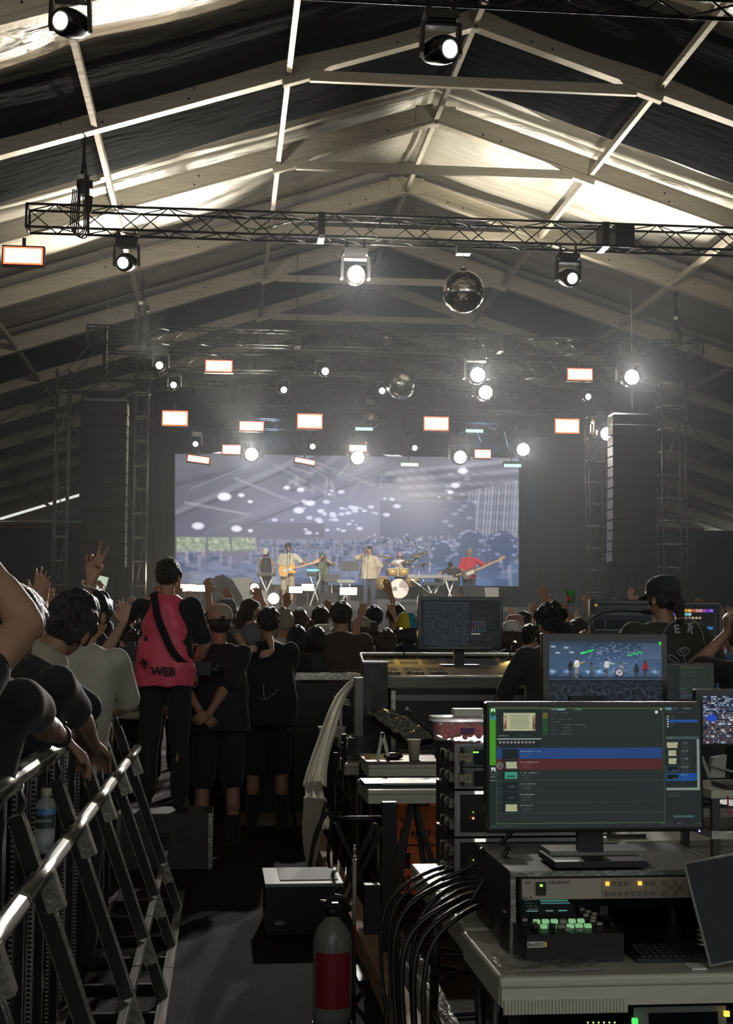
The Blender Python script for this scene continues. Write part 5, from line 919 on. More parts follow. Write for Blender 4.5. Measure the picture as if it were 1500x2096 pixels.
MBx = MB().box((1.05, 7.85, .728), (.55, .3, .022)); t = MBx.build('slim_player', blkm); tag(t, 'slim black player with a bright front edge on the small beige table', 'player'); e = MB().box((1.08, 7.697, .738), (.42, .006, .008)); e.build('front_edge', mat('rim_white', (.75, .74, .68)), t)
# stand in front of the small table
x = X_(798, 6.5); t = thing('equipment_stand', (x, 6.5, 0), 'tall black square post with hanging cables beside the fire extinguisher', 'stand'); MB().box((x, 6.5, .39), (.065, .05, .78)).build('post', blkm, t); MB().box((x-.075, 6.52, .30), (.07, .06, .22)).build('power_box', blk, t); MB().box((x, 6.5, .012), (.3, .3, .022)).build('base', blkm, t)
MB().beam((x-.03, 6.5, .66), (x-.20, 6.55, .30), .02, .02).build('arm', blkm, t)
# rack gear under the nearest table
u0, u1 = X_(1060, 3.72), X_(1560, 3.72); t = thing('rack_unit', ((u0+u1)/2, 3.9, .16), 'black rack unit with lit keys below the nearest table', 'rack unit'); MB().box(((u0+u1)/2, 3.9, .34), (u1-u0, .34, .36)).build('body', mat('unit_black', (.014, .015, .02), .35), t)
MB().box((X_(1382, 3.7), 3.722, Z_(1382, 2096, 3.7)-.01), (X_(1470, 3.7)-X_(1286, 3.7), .012, .10)).build('screen_frame', mat('frame_grey_green', (.2, .22, .19), .5), t); MB().box((X_(1390, 3.69), 3.714, Z_(1382, 2100, 3.7)-.012), (.185, .006, .085)).build('screen', mat('dead_glass', (.01, .012, .016)), t)
for px, py, m_, s_ in ((1299, 2090, mat('key_green_bright', (.1, 1, .2), .4, emit=1, ec=(.08, .85, .12)), .014), (1487, 2075, mat('key_amber_bright', (1, .7, .1), .4, emit=1.2, ec=(1, .68, .08)), .013)): p = at(px, py, 3.70); MB().box(p, (s_, .012, s_)).build('key', m_, t)
for i in range(6): p = at(1203+i*11, 2093, 3.715); MB().box(p, (.003, .004, .003)).build('status_light', mat('lime_led', (.6, 1, .2), .4, emit=1.5, ec=(.7, 1, .25)), t)
MB().box(((u0+u1)/2, 3.9, .08), (u1-u0, .36, .15)).build('lower_case', blkm, t)
# cables
rs.seed(77); cabs = []
for i in range(9):
    x0 = .70+rs.uniform(-.01, .02); y0 = 4.15+i*.09; xo = .62-rs.uniform(0, .06); P = [Vector((.86+rs.uniform(0, .1), y0+.15, .735)), Vector((.72, y0, .735)), Vector((xo, y0-.03, .62)), Vector((xo-.01, y0-.05, .35)), Vector((xo+rs.uniform(-.06, .06), y0-.12, .06)), Vector((xo+rs.uniform(.0, .3), y0-.3, .03))]
    o = MB().tube(curve(P, 6), rs.uniform(.006, .010), 7).build('hanging_cable', cable_m); tag(o, 'black cable hanging off the left edge of the rear table', 'cable', 'black cables hanging off the tables')
for i, P in enumerate(([(905, 1800), (960, 1775), (1010, 1740), (1050, 1700)], [(960, 1850), (990, 1800), (1000, 1770), (985, 1735)], [(1005, 1900), (1010, 1850), (1012, 1790), (1040, 1735)])):
    o = MB().tube(curve([at(x, y, 4.25-.12*i) for x, y in P], 6), .007, 7).build('signal_cable', cable_m); tag(o, ('black cable bending up behind the large monitor', 'black cable hanging left of the rack case', 'black cable looping past the rack case corner')[i], 'cable')
for i, P in enumerate(([(668, 1640), (655, 1690), (640, 1740), (632, 1800)], [(676, 1655), (648, 1700), (636, 1760), (628, 1800)], [(680, 1670), (672, 1760), (690, 1810), (720, 1850)], [(700, 1520), (690, 1590), (715, 1640), (740, 1700)])):
    o = MB().tube(curve([at(x, y, 8.6) for x, y in P], 6), .011, 7).build('power_cable', cable_m); tag(o, 'thick black cable at the corner of the mixing platform', 'cable', 'thick black cables by the timber')
for i in range(7):
    P = [Vector((.80+rs.uniform(0, .3), 4.4+i*.55+rs.uniform(-.2, .2), .035)), Vector((.95+rs.uniform(0, .3), 4.8+i*.5, .035)), Vector((1.1+rs.uniform(0, .3), 5.2+i*.5, .035)), Vector((1.0+rs.uniform(-.2, .5), 5.8+i*.45, .035))]
    o = MB().tube(curve(P, 6), .009, 7).build('floor_cable', cable_m); tag(o, 'black cable lying on the decking under the tables', 'cable', 'black cables lying on the decking')
for px, Y, h in ((706, 9.2, .9), (690, 9.0, .8), (742, 8.8, .75)):
    m = MB(); x = X_(px, Y); m.cyl((x, Y, .02), (x, Y, h), .016, n=8); m.box((x, Y, .03), (.2, .2, .02)); tag(m.build('stand_post', blkm), {706: 'thin black post behind the hanging plastic sheet', 690: 'short black post nearest the curved cream board', 742: 'thin black post left of the small beige table'}[px], 'post')
x = X_(712, 7.0); m = MB(); m.beam((x-.13, 7, .05), (x+.14, 7, .62), .03, .02); m.beam((x+.22, 7.03, .05), (x-.05, 7.03, .62), .03, .02); m.cyl((x-.06, 7, .64), (x+.18, 7, .64), .015); tag(m.build('folding_stand', blkm), 'black folding x stand behind the marker rod', 'stand')
# ================================================================ people
def remesh(mb, name, mt, vox, smooth=3, wr=0, wf=9, seed=0):
    me = mb.mesh('tmp', mt); o = bpy.data.objects.new('tmp', me); col.objects.link(o)
    r_ = o.modifiers.new('r', 'REMESH'); r_.mode = 'VOXEL'; r_.voxel_size = vox; r_.use_smooth_shade = True
    if smooth: s_ = o.modifiers.new('s', 'SMOOTH'); s_.iterations = smooth; s_.factor = .5
    dg = bpy.context.evaluated_depsgraph_get(); dg.update(); out = bpy.data.meshes.new_from_object(o.evaluated_get(dg)); bpy.data.objects.remove(o); bpy.data.meshes.remove(me)
    if wr:
        n = len(out.vertices); co = np.empty(n*3, np.float32); no = np.empty(n*3, np.float32); out.vertices.foreach_get('co', co); out.vertex_normals.foreach_get('vector', no); c = co.reshape(-1, 3)+seed*1.7; f = wf
        d = np.sin(c[:, 0]*f*1.3+2.2*np.sin(c[:, 2]*f*.8+c[:, 1]*f*.4))*np.sin(c[:, 2]*f*.9+1.9*np.sin(c[:, 0]*f*.9+1))+.5*np.sin(c[:, 1]*f*2.1+c[:, 2]*f*1.4+1.3*np.sin(c[:, 0]*f*2.3))
        out.vertices.foreach_set('co', (co.reshape(-1, 3)+no.reshape(-1, 3)*(d*wr)[:, None]).ravel())
    out.name = name; out.materials.clear(); out.materials.append(mt); out.polygons.foreach_set('use_smooth', [True]*len(out.polygons)); out.update(); return out
skin = {k: mat('skin_'+k, c, .5, spec=.4, var=.06, vscale=9) for k, c in (('light', (.52, .31, .22)), ('warm', (.42, .24, .155)), ('tan', (.32, .175, .11)))}
def hairm(n, c): return mat('hair_'+n, c, .36, bump=.9, bscale=40, stretch=(4, 4, .5), spec=.8, sheen=.03)
hair_c = {'black': hairm('black', (.012, .010, .009)), 'brown': hairm('brown', (.05, .028, .016)), 'blond': hairm('blond', (.33, .28, .18)), 'silver': hairm('silver', (.35, .34, .32)), 'orange': hairm('orange', (.42, .14, .03)), 'darkbrown': hairm('darkbrown', (.025, .016, .011))}
def cloth(n, c, v=.12): return mat('cloth_'+n, c, .85, bump=.25, bscale=90, var=v, vscale=7, sheen=.15)
CL = {k: cloth(k, c) for k, c in dict(black=(.014, .015, .017), charcoal=(.035, .037, .042), white=(.62, .60, .54), cream=(.45, .43, .34), pink=(.55, .045, .085), navy=(.02, .03, .06), grey=(.16, .16, .16), olive=(.10, .11, .06), red=(.5, .03, .05), beige=(.36, .31, .22), brown=(.07, .045, .03), blue=(.07, .16, .30), teal=(.03, .25, .28), green=(.03, .14, .08), denim=(.045, .06, .09), rose=(.4, .2, .2)).items()}
def hand(mb, w_, d, nrm, pose, side, s=1.0, fat=1.0):
    """wrist, direction to the fingers, palm normal (towards the palm side), thumb on `side` (+1/-1 along nrm x d)"""
    d = d.normalized(); nrm = (nrm-d*nrm.dot(d)).normalized(); lat = nrm.cross(d)*side; F = fat
    cur = {'open': (6, 6, 6, 8), 'relax': (30, 34, 38, 42), 'grip': (72, 74, 76, 78), 'peace': (2, 4, 88, 88), 'point': (4, 80, 84, 86), 'hang': (40, 30, 34, 44)}[pose]; spread = {'open': 9, 'peace': 12}.get(pose, 3)
    ln = (.072, .080, .074, .058); kn = []
    for i in range(4):
        o_ = (1.5-i)*.0205*s; k = w_+d*(.088-.004*abs(i-1))*s+lat*o_; kn.append(k); mb.capsule(w_+d*.012*s+lat*o_*.55, k, .0135*s*F, .0115*s*F, 8)
    mb.capsule(w_+d*.02*s+lat*.012*s, w_+d*.07*s-lat*.012*s, .017*s, .015*s, 8)
    for i in range(4):
        a = R(cur[i]); sp = R((1.5-i)*spread) if i < 2 or pose != 'peace' else 0; dd = (d*math.cos(sp)+lat*math.sin(sp)).normalized(); p = kn[i]; ang = a*.55
        for j, fr in enumerate((.46, .31, .26)):
            q = p+(dd*math.cos(ang)+nrm*math.sin(ang))*ln[i]*fr*s; mb.capsule(p, q, (.0098-.001*j)*s*F, (.0092-.0012*j)*s*F, 8); p = q; ang += a*.62
    tb = w_+d*.022*s+lat*.022*s
    if pose in ('open',): t1 = tb+(lat*.8+d*.6+nrm*.15).normalized()*.045*s; t2 = t1+(lat*.45+d*.9).normalized()*.034*s
    elif pose in ('peace', 'grip', 'point'): t1 = tb+(lat*.45+d*.8+nrm*.35).normalized()*.042*s; t2 = t1+(-lat*.75+d*.35+nrm*.5).normalized()*.034*s
    else: t1 = tb+(lat*.5+d*.9+nrm*.3).normalized()*.044*s; t2 = t1+(lat*.05+d*.95+nrm*.3).normalized()*.032*s
    mb.capsule(tb, t1, .0135*s*F, .0112*s*F, 8); mb.capsule(t1, t2, .0108*s*F, .0085*s*F, 8)
def ik(a, t, l1, l2, pole):
    d = t-a; L = min(d.length, (l1+l2)*.999); d.normalize(); t = a+d*L; x = (l1*l1-l2*l2+L*L)/(2*L); hgt = math.sqrt(max(0, l1*l1-x*x)); p = pole-d*pole.dot(d); p = p.normalized() if p.length > 1e-4 else Vector((0, 0, -1)); return a+d*x+p*hgt, t
def loft(mb, rings, M, n=20):
    o = len(mb.v)
    for (cx, cy_, z, rx, ry) in rings:
        for k in range(n):
            a = 2*math.pi*k/n; e = .86; ca, sa = math.cos(a), math.sin(a); mb.v.append(tuple(M @ Vector((cx+rx*math.copysign(abs(ca)**e, ca), cy_+ry*math.copysign(abs(sa)**e, sa), z))))
    L = len(rings)
    for i in range(L-1):
        for k in range(n): mb.f.append((o+i*n+k, o+i*n+(k+1) % n, o+(i+1)*n+(k+1) % n, o+(i+1)*n+k)); mb.sm.append(True)
    mb.f += [tuple(o+k for k in reversed(range(n))), tuple(o+(L-1)*n+k for k in range(n))]; mb.sm += [False]*2
HM = {}   # head gear library: name -> builder giving (mesh parts) in head space (origin at the neck pivot z=1.50)
def headgear(kind, mt, seed=0, vox=.008):
    m = MB(); c = Vector((0, 0, -1.50))
    def E(p, r): m.ell(Vector(p)+c, r, 18, 12)
    if kind in ('short', 'crop', 'curly', 'bob', 'long', 'pony', 'tuft', 'bun'):
        E((0, -.014, 1.642), (.086, .103, .090)); E((0, -.042, 1.592), (.074, .070, .062))
        for s_ in (-1, 1): E((s_*.066, .012, 1.625), (.022, .05, .05)); E((s_*.071, .022, 1.592), (.012, .014, .026))
        E((0, .055, 1.672), (.062, .038, .036))
        if kind == 'curly':
            rr_ = random.Random(seed)
            for i in range(46):
                a, b = rr_.uniform(0, 6.28), rr_.uniform(-.25, 1.3); E((.088*math.cos(a)*math.cos(b), -.014+.10*math.sin(a)*math.cos(b)-(.02 if b < .2 else 0), 1.64+.092*math.sin(b)), rr_.uniform(.016, .027)) if not (math.sin(a) > .5 and b < .3) else None
        if kind == 'tuft':
            rr_ = random.Random(seed)
            for i in range(30): a, b = rr_.uniform(0, 6.28), rr_.uniform(.3, 1.5); d = Vector((math.cos(a)*math.cos(b), math.sin(a)*math.cos(b), math.sin(b))); p = Vector((0, -.014, 1.642))+c+Vector((d.x*.08, d.y*.095, d.z*.085)); m.capsule(p, p+(d+Vector((0, 0, .6))).normalized()*.03, .012, .004, 6)
        if kind in ('bob', 'long'):
            E((0, -.055, 1.555), (.088, .062, .10)); [E((s_*.078, -.01, 1.56), (.022, .055, .085)) for s_ in (-1, 1)]
            if kind == 'long': m.capsule(Vector((-.03, -.085, 1.55))+c, Vector((-.035, -.125, 1.33))+c, .06, .045, 12); m.capsule(Vector((.03, -.085, 1.55))+c, Vector((.035, -.125, 1.33))+c, .06, .045, 12)
        if kind == 'pony': m.capsule(Vector((0, -.105, 1.60))+c, Vector((.0, -.135, 1.56))+c, .026, .034, 10); m.capsule(Vector((.0, -.135, 1.56))+c, Vector((.005, -.13, 1.46))+c, .036, .024, 10)
        if kind == 'bun': E((0, -.05, 1.745), (.04, .04, .034))
        return remesh(m, 'hair', mt, vox, 1, .0055 if kind not in ('crop',) else .0015, 47, seed)
    if kind in ('cap', 'beanie', 'bucket'):
        r0 = [(0, -.008, 1.628, .089, .108), (0, -.008, 1.66, .091, .110), (0, -.01, 1.70, .084, .102), (0, -.012, 1.728, .062, .078), (0, -.012, 1.742, .03, .04)]
        if kind == 'beanie': r0 = [(0, -.015, 1.60, .090, .108)]+r0[1:3]+[(0, -.014, 1.742, .064, .08), (0, -.014, 1.765, .03, .035)]
        if kind == 'bucket': r0 = [(0, -.008, 1.60, .125, .142), (0, -.008, 1.612, .122, .138), (0, -.008, 1.645, .092, .11), (0, -.008, 1.72, .080, .095), (0, -.008, 1.735, .05, .06)]
        loft(m, r0, Matrix.Translation(c), 24)
        if kind == 'cap': m.hexa([Vector(p)+c for p in ((-.07, .07, 1.632), (.07, .07, 1.632), (.05, .175, 1.622), (-.05, .175, 1.622), (-.07, .07, 1.645), (.07, .07, 1.645), (.05, .175, 1.630), (-.05, .175, 1.630))]); m.ell(Vector((0, -.012, 1.745))+c, .008, 8, 6)
        return remesh(m, kind, mt, .006, 2, .0012, 20, seed)
def person(loc, rz, h, label, group=None, sk='warm', lean=(4, 0), head=(0, 0, 0), arms=None, top='black', bottom='black', shorts=False, hair=('short', 'black'), hat=None, vox=.011, bw=1.0, legs=None, sleeve=.62, hem=.86, loose=1.0, shoe='black', world=True, face=False, cat='person', socks=None, top_mat=None, shirt_on=True, bare_sleeve=False, root=None):
    """arms: {'R': (wrist target, pole, hand pose, palm normal, finger dir or None)}; targets in world space when world, else in body space (1.72 m tall, facing +y)"""
    s = h/1.72; t = root or thing('person', loc, label, cat, group, R(rz)); Mi = (Matrix.Translation(Vector(loc)) @ Matrix.Rotation(R(rz), 4, 'Z') @ Matrix.Scale(s, 4)).inverted(); R3 = Matrix.Rotation(-R(rz), 3, 'Z')
    U = Matrix.Translation((0, 0, .93)) @ Matrix.Rotation(-R(lean[0]), 4, 'X') @ Matrix.Rotation(R(lean[1]), 4, 'Y') @ Matrix.Translation((0, 0, -.93))
    H = U @ Matrix.Translation((0, 0, 1.50)) @ Euler((-R(head[0]), R(head[2]), R(head[1]))).to_matrix().to_4x4(); Hc = H @ Matrix.Translation((0, 0, -1.50))
    b = MB(); b2 = bw
    loft(b, [(0, 0, .86, .10*b2, .08), (0, 0, .90, .155*b2, .105), (0, -.01, .97, .165*b2, .115), (0, 0, 1.08, .138*b2, .095), (0, .005, 1.22, .155*b2, .11), (0, 0, 1.34, .172*b2, .108), (0, -.005, 1.41, .15*b2, .085), (0, -.005, 1.46, .075*b2, .058)], U)
    b.capsule(U @ Vector((0, -.012, 1.42)), Hc @ Vector((0, -.004, 1.545)), .054*b2, .050)
    def hE(p, r): st_ = len(b.v); b.ell(p, r, 16, 12); b.move(Hc, st_)
    hE((0, -.008, 1.632), (.075, .093, .088)); hE((0, .030, 1.578), (.060, .066, .078)); hE((0, .048, 1.530), (.034, .034, .026)); hE((0, .100, 1.578), (.013, .018, .020)); hE((0, .082, 1.60), (.022, .02, .03)); hE((0, .085, 1.625), (.048, .016, .012)); hE((0, .088, 1.546), (.026, .012, .008))
    for q in (-1, 1): hE((q*.076, -.004, 1.588), (.010, .020, .030))
    A = {}
    for sd, q in (('L', -1), ('R', 1)):
        sh = U @ Vector((q*.172*b2, -.005, 1.395)); b.ell(sh, .058*b2, 12, 8)
        spec = (arms or {}).get(sd)
        if spec is None: spec = (None, None, 'relax', None, None)
        tg, pole, hp, nm, fd = (list(spec)+[None]*5)[:5]
        if tg is None: tgt = U @ Vector((q*.245*b2, .05, .87)); pole = Vector((q*.3, -1, 0)) if pole is None else pole; tgt = Vector((q*.25*b2, tgt.y*.5+.05, .86)); nm = Vector((-q, .2, 0)); fd = Vector((0, .1, -1))
        else:
            tgt = Mi @ Vector(tg) if world else Vector(tg); pole = (R3 @ Vector(pole)) if (world and pole is not None) else (Vector(pole) if pole is not None else Vector((q*.5, -.6, -.5)))
            nm = (R3 @ Vector(nm)) if (world and nm is not None) else (Vector(nm) if nm is not None else None); fd = (R3 @ Vector(fd)) if (world and fd is not None) else (Vector(fd) if fd is not None else None)
        el, wr_ = ik(sh, tgt, .285, .255, Vector(pole)); A[sd] = (sh, el, wr_)
        b.capsule(sh, el, .050*b2, .040*b2); b.capsule(el, wr_, .041*b2, .026); b.capsule(el.lerp(wr_, .12), el.lerp(wr_, .45), .043*b2, .038*b2)
        d = fd.normalized() if fd is not None else (wr_-el).normalized(); nm = nm if nm is not None else Vector((0, 1, 0))
        if abs(nm.normalized().dot(d)) > .95: nm = d.orthogonal()
        if isinstance(hp, str): hand(b, wr_, d, Vector(nm), hp, q, 1.0, 1.0 if vox < .009 else 1.18)
    K = {}
    for sd, q in (('L', -1), ('R', 1)):
        lg = (legs or {}).get(sd); hp_ = Vector((q*.088, 0, .90)); kn, an = (Vector(lg[0]), Vector(lg[1])) if lg else (Vector((q*.105, .02, .49)), Vector((q*.115, -.02, .09)))
        b.capsule(hp_, kn, .083*b2, .055); b.capsule(kn, an, .055, .036); b.capsule(kn.lerp(an, .15)+Vector((0, -.012, 0)), kn.lerp(an, .4)+Vector((0, -.014, 0)), .05, .052); fdv = Vector((q*.12, 1, -.05)).normalized() if not (lg and len(lg) > 2) else Vector(lg[2]).normalized(); b.capsule(an+fdv*-.02+Vector((0, 0, -.045)), an+fdv*.13+Vector((0, 0, -.055)), .032, .026); K[sd] = (hp_, kn, an, fdv)
    for v in range(len(b.v)): b.v[v] = tuple(Vector(b.v[v])*s)
    me = remesh(b, 'body', skin[sk], vox*s, 2); o = bpy.data.objects.new('body', me); col.objects.link(o); o.parent = t
    def add(mb, nm_, mt, vx=.013, wr=0, wf=9, sm=3, seed=0):
        for v in range(len(mb.v)): mb.v[v] = tuple(Vector(mb.v[v])*s)
        m2 = remesh(mb, nm_, mt, vx, sm, wr, wf, seed); o_ = bpy.data.objects.new(nm_, m2); col.objects.link(o_); o_.parent = t; return o_
    if shirt_on:
        c = MB(); L_ = loose; z0 = hem
        loft(c, [(0, 0, z0, .192*b2*L_, .145*L_), (0, 0, 1.0, .188*b2*L_, .143*L_), (0, .004, 1.15, .182*b2*L_, .138*L_), (0, .004, 1.28, .188*b2, .134), (0, -.002, 1.36, .190*b2, .122), (0, -.006, 1.42, .158*b2, .098), (0, -.008, 1.462, .088*b2, .074)], U)
        for sd in 'LR':
            sh, el, wr_ = A[sd]; e = sh.lerp(el, min(1, sleeve)); c.capsule(sh, e, .068*b2, .066*L_*(.9 if sleeve > 1 else 1)) if not bare_sleeve else None
            if sleeve > 1: c.capsule(el, el.lerp(wr_, sleeve-1), .054, .045)
        so = add(c, 'shirt', top_mat or CL[top], .012 if vox < .01 else .016, .006*L_, 11, 2, int(h*100) % 7)
    c = MB(); loft(c, [(0, 0, .86, .13*b2, .11), (0, 0, .90, .165*b2, .122), (0, 0, 1.0, .160*b2, .118), (0, 0, 1.03, .152*b2, .11)], Matrix.Identity(4))
    for sd in 'LR':
        hp_, kn, an, fdv = K[sd]
        if shorts: c.capsule(hp_, kn.lerp(hp_, .04), .100*b2, .088)
        else: c.capsule(hp_, kn, .098*b2, .074); c.capsule(kn, an+Vector((0, 0, .03)), .073, .062)
    po = add(c, 'shorts' if shorts else 'trousers', CL[bottom], .014 if vox < .01 else .018, .005, 9, 2)
    for sd in 'LR':
        hp_, kn, an, fdv = K[sd]
        c = MB(); c.capsule(an-fdv*.035+Vector((0, 0, -.045)), an+fdv*.155+Vector((0, 0, -.052)), .044, .036); c.capsule(an, an+Vector((0, 0, -.03)), .046, .045)
        if socks: c.capsule(an, an.lerp(kn, socks), .047, .056)
        add(c, 'shoe', CL[shoe], .012, 0, sm=2)
    if hair:
        hm = headgear(hair[0], hair_c[hair[1]], int(abs(loc[0]*31+loc[1]*17)) % 50, .008 if vox < .01 else .011); o = bpy.data.objects.new('hair', hm); col.objects.link(o); o.parent = t; o.matrix_local = Matrix.Scale(s, 4) @ H
    if hat:
        hm = headgear(hat[0], CL[hat[1]]); o = bpy.data.objects.new(hat[0] if hat[0] != 'bucket' else 'bucket_hat', hm); col.objects.link(o); o.parent = t; o.matrix_local = Matrix.Scale(s, 4) @ H
    if face:
        e = MB()
        for q in (-1, 1): st_ = len(e.v); e.ell((q*.028, .092, 1.605), (.011, .007, .006), 8, 6); e.move(Hc, st_)
        for v in range(len(e.v)): e.v[v] = tuple(Vector(e.v[v])*s)
        o = bpy.data.objects.new('eyes', e.mesh('eyes', mat('eye_dark', (.01, .008, .007), .2))); col.objects.link(o); o.parent = t
    t['A'] = [list(v*s) for sd in 'LR' for v in A[sd]]; return t
def T_(t, v): return Matrix.Translation(t.location) @ Matrix.Rotation(t.rotation_euler.z, 4, 'Z') @ Vector(v)
# ---------------------------------------------------------------- the people in the lane
def foot(px, Y, z=0): return (X_(px, Y), Y, z)
# reporter in the pink vest on the box
L0 = foot(343, 9.72, .365)
rp = person(L0, -6, 1.68, 'person in pink sleeveless vest with camera strap standing on a box', None, 'warm', (3, 0), (8, -6, 0), {'L': (at(312, 1222, 9.98), (-1, -.2, -.8), 'grip', (1, .3, 0), (.5, .3, 1)), 'R': (at(398, 1368, 9.95), (.8, -.5, -.5), 'relax', (-1, 0, 0), (.2, .5, -.6))}, 'black', 'black', hair=('short', 'darkbrown'), vox=.007, loose=1.05, sleeve=.8)
v = MB(); loft(v, [(.0, .0, .835, .196, .160), (0, 0, .90, .208, .168), (0, 0, .98, .206, .166), (0, 0, 1.12, .192, .158), (0, .002, 1.25, .168, .162), (0, .0, 1.36, .142, .156), (0, -.004, 1.43, .122, .130), (0, -.006, 1.478, .080, .085)], Matrix.Translation((0, 0, .93)) @ Matrix.Rotation(-R(3), 4, 'X') @ Matrix.Translation((0, 0, -.93)))
s0 = 1.68/1.72
for i in range(len(v.v)): v.v[i] = tuple(Vector(v.v[i])*s0)
satin = mat('pink_satin', (.80, .08, .15), .42, bump=.15, bscale=14, sheen=.3); vm_ = remesh(v, 'vest', satin, .009, 1, .0075, 15, 2); vo = bpy.data.objects.new('vest', vm_); col.objects.link(vo); vo.parent = rp
bpy.context.view_layer.update(); lt = mat('vest_print', (.02, .015, .02), .7)
def backtext(p_, txt, x, y, z, size, tilt, rzv, mt, off=.0): o = letters(txt, size, (x, y, z), Matrix.Rotation(R(rzv), 3, 'Z') @ Euler((R(90), 0, 0)).to_matrix() @ Matrix.Rotation(R(tilt), 3, 'Z'), mt, p_, depth=.002, local=True, bold=.002); return o
backtext(rp, 'WEB', .012, -.186, .925, .078, -3, 0, lt); backtext(rp, 'FR', -.122, -.160, .975, .06, -38, -28, lt)
st_ = MB(); P = [Vector(q) for q in ((-.075, .06, 1.44), (-.085, -.04, 1.455), (-.062, -.125, 1.40), (-.03, -.168, 1.28), (.02, -.172, 1.16), (.07, -.168, 1.06), (.13, -.13, .99), (.17, -.02, .96))]; P = curve(P, 6)
st_.grid(lambda u, v: P[min(int(v*(len(P)-1)), len(P)-1)]+Vector(((u-.5)*.045, -.004, (u-.5)*.02)), 3, len(P)-1, True, (0, .004, 0)); st_.build('camera_strap', blkcloth, rp, True)
cmr = thing('camera', at(270, 1335, 9.75), 'black camera with long pale lens at the left hip of the vest wearer', 'camera'); p = at(268, 1338, 9.72); m = MB(); m.box(p, (.14, .08, .10)); m.box(p+Vector((0, 0, .06)), (.06, .06, .04)); m.build('body', blk, cmr); m = MB(); z = 0
for r0, L, k in ((.045, .07, 1), (.050, .05, 0), (.052, .09, 1), (.056, .04, 0), (.058, .09, 1)):
    a = p+Vector((.0, .0, -.05-z)); mm = MB(); mm.cyl(a, a+Vector((.008, 0, -L)), r0, n=18); mm.build('lens_section', mat('lens_pale', (.16, .145, .115), .45) if k else blk, cmr); z += L
c2 = thing('camera', at(408, 1372, 9.9), 'small black camera at the right hip of the vest wearer', 'camera'); p = at(412, 1368, 9.9); m = MB(); m.box(p, (.13, .08, .09)); m.cyl(p+Vector((.03, .02, .0)), p+Vector((.15, .04, -.02)), .035, n=16); m.build('body', blk, c2)
# man with cap, hands behind his back
L0 = foot(452, 10.25)
hb = at(408, 1470, 10.02)
person(L0, 3, 1.735, 'person in black t-shirt and beige cap with hands clasped behind the back', None, 'tan', (3, 0), (0, 8, 0), {'L': (hb+Vector((.02, .03, .02)), (-1, -.5, 0), 'grip', (0, 1, 0), (.6, .1, -.5)), 'R': (hb+Vector((.06, 0, .02)), (1, -.5, .2), 'grip', (0, 1, 0), (-.7, -.1, -.4))}, 'black', 'black', True, ('crop', 'black'), ('cap', 'beige'), vox=.007, loose=1.18, sleeve=.95, hem=.84, socks=.35)
# man carrying a child
L0 = foot(552, 11.15)
mc = person(L0, -4, 1.75, 'person in black t-shirt and shorts holding a child in front', None, 'tan', (2, 0), (4, 6, 0), {'L': (Vector(L0)+Vector((.02, .28, 1.02)), (-1, -.3, -.3), 'relax', (0, -1, 0), (1, .2, 0)), 'R': (Vector(L0)+Vector((.05, .30, .98)), (1, -.3, -.3), 'relax', (0, -1, 0), (-1, .2, 0))}, 'black', 'black', True, ('short', 'black'), None, vox=.009, loose=1.2, sleeve=.95, hem=.82, socks=.5)
pr = mat('shirt_print_grey', (.35, .36, .36), .7); m = MB(); m.tube(curve([Vector(q) for q in ((-.03, -.178, 1.16), (-.028, -.18, 1.09), (-.022, -.18, 1.05))], 5), .004, 5); m.tube(curve([Vector(q) for q in ((-.07, -.175, 1.06), (-.03, -.182, 1.04), (.03, -.178, 1.07), (.08, -.165, 1.12))], 5), .003, 5); m.build('back_print', pr, mc, True)
cl = Vector((X_(524, 11.3), 11.30, .60))
ch = person(tuple(cl), 176, 1.22, 'child with long brown hair clinging round the neck of the carrying person', None, 'light', (6, 6), (10, 95, -8), {'R': (at(505, 1330, 10.92), (-.6, -.3, -.4), 'grip', (0, 1, 0), (1, 0, .05)), 'L': (at(558, 1338, 10.90), (.8, -.4, .3), 'relax', (0, 1, 0), (-.9, 0, -.3))}, 'grey', 'red', True, ('long', 'brown'), None, vox=.010, sleeve=.5, shoe='charcoal',
            legs={'R': ((.16, .22, .82), (.20, .34, .50)), 'L': ((-.20, .24, .80), (-.30, .30, .42), (-.6, .2, -.4))})
fa = thing('wristband', (0, 0, 0), '', 'x'); bpy.data.objects.remove(fa)
# ---- people leaning on the barrier
def leaner(): pass
L0 = (-.86, 4.92, 0)
pc = person(L0, -58, 1.78, 'person in black shirt with pale inner collar leaning over the barrier', None, 'tan', (30, 4), (6, 50, 0), {'R': (Vector((-.46, 5.42, 1.10)), (.9, -.7, -.25), 'hang', (0, 0, -1), (.2, .8, -.5)), 'L': (Vector((-.56, 5.50, 1.16)), (-.8, 0, -.6), 'hang', (0, 0, -1), (.4, .8, -.3))}, 'black', 'black', hair=('short', 'black'), vox=.0075, sleeve=.75, loose=1.0, bw=1.02)
v = MB(); U_ = Matrix.Translation((0, 0, .93)) @ Matrix.Rotation(-R(30), 4, 'X') @ Matrix.Rotation(R(4), 4, 'Y') @ Matrix.Translation((0, 0, -.93)); loft(v, [(0, -.010, 1.445, .115, .095), (0, -.012, 1.47, .095, .085), (0, -.016, 1.498, .078, .076), (0, -.012, 1.505, .066, .066)], U_)
for i in range(len(v.v)): v.v[i] = tuple(Vector(v.v[i])*1.78/1.72)
vo = bpy.data.objects.new('collar', remesh(v, 'collar', CL['beige'], .008, 1, .001)); col.objects.link(vo); vo.parent = pc; vo['label'] = 'pale stand-up collar'
L0 = (-1.0, 5.90, 0)
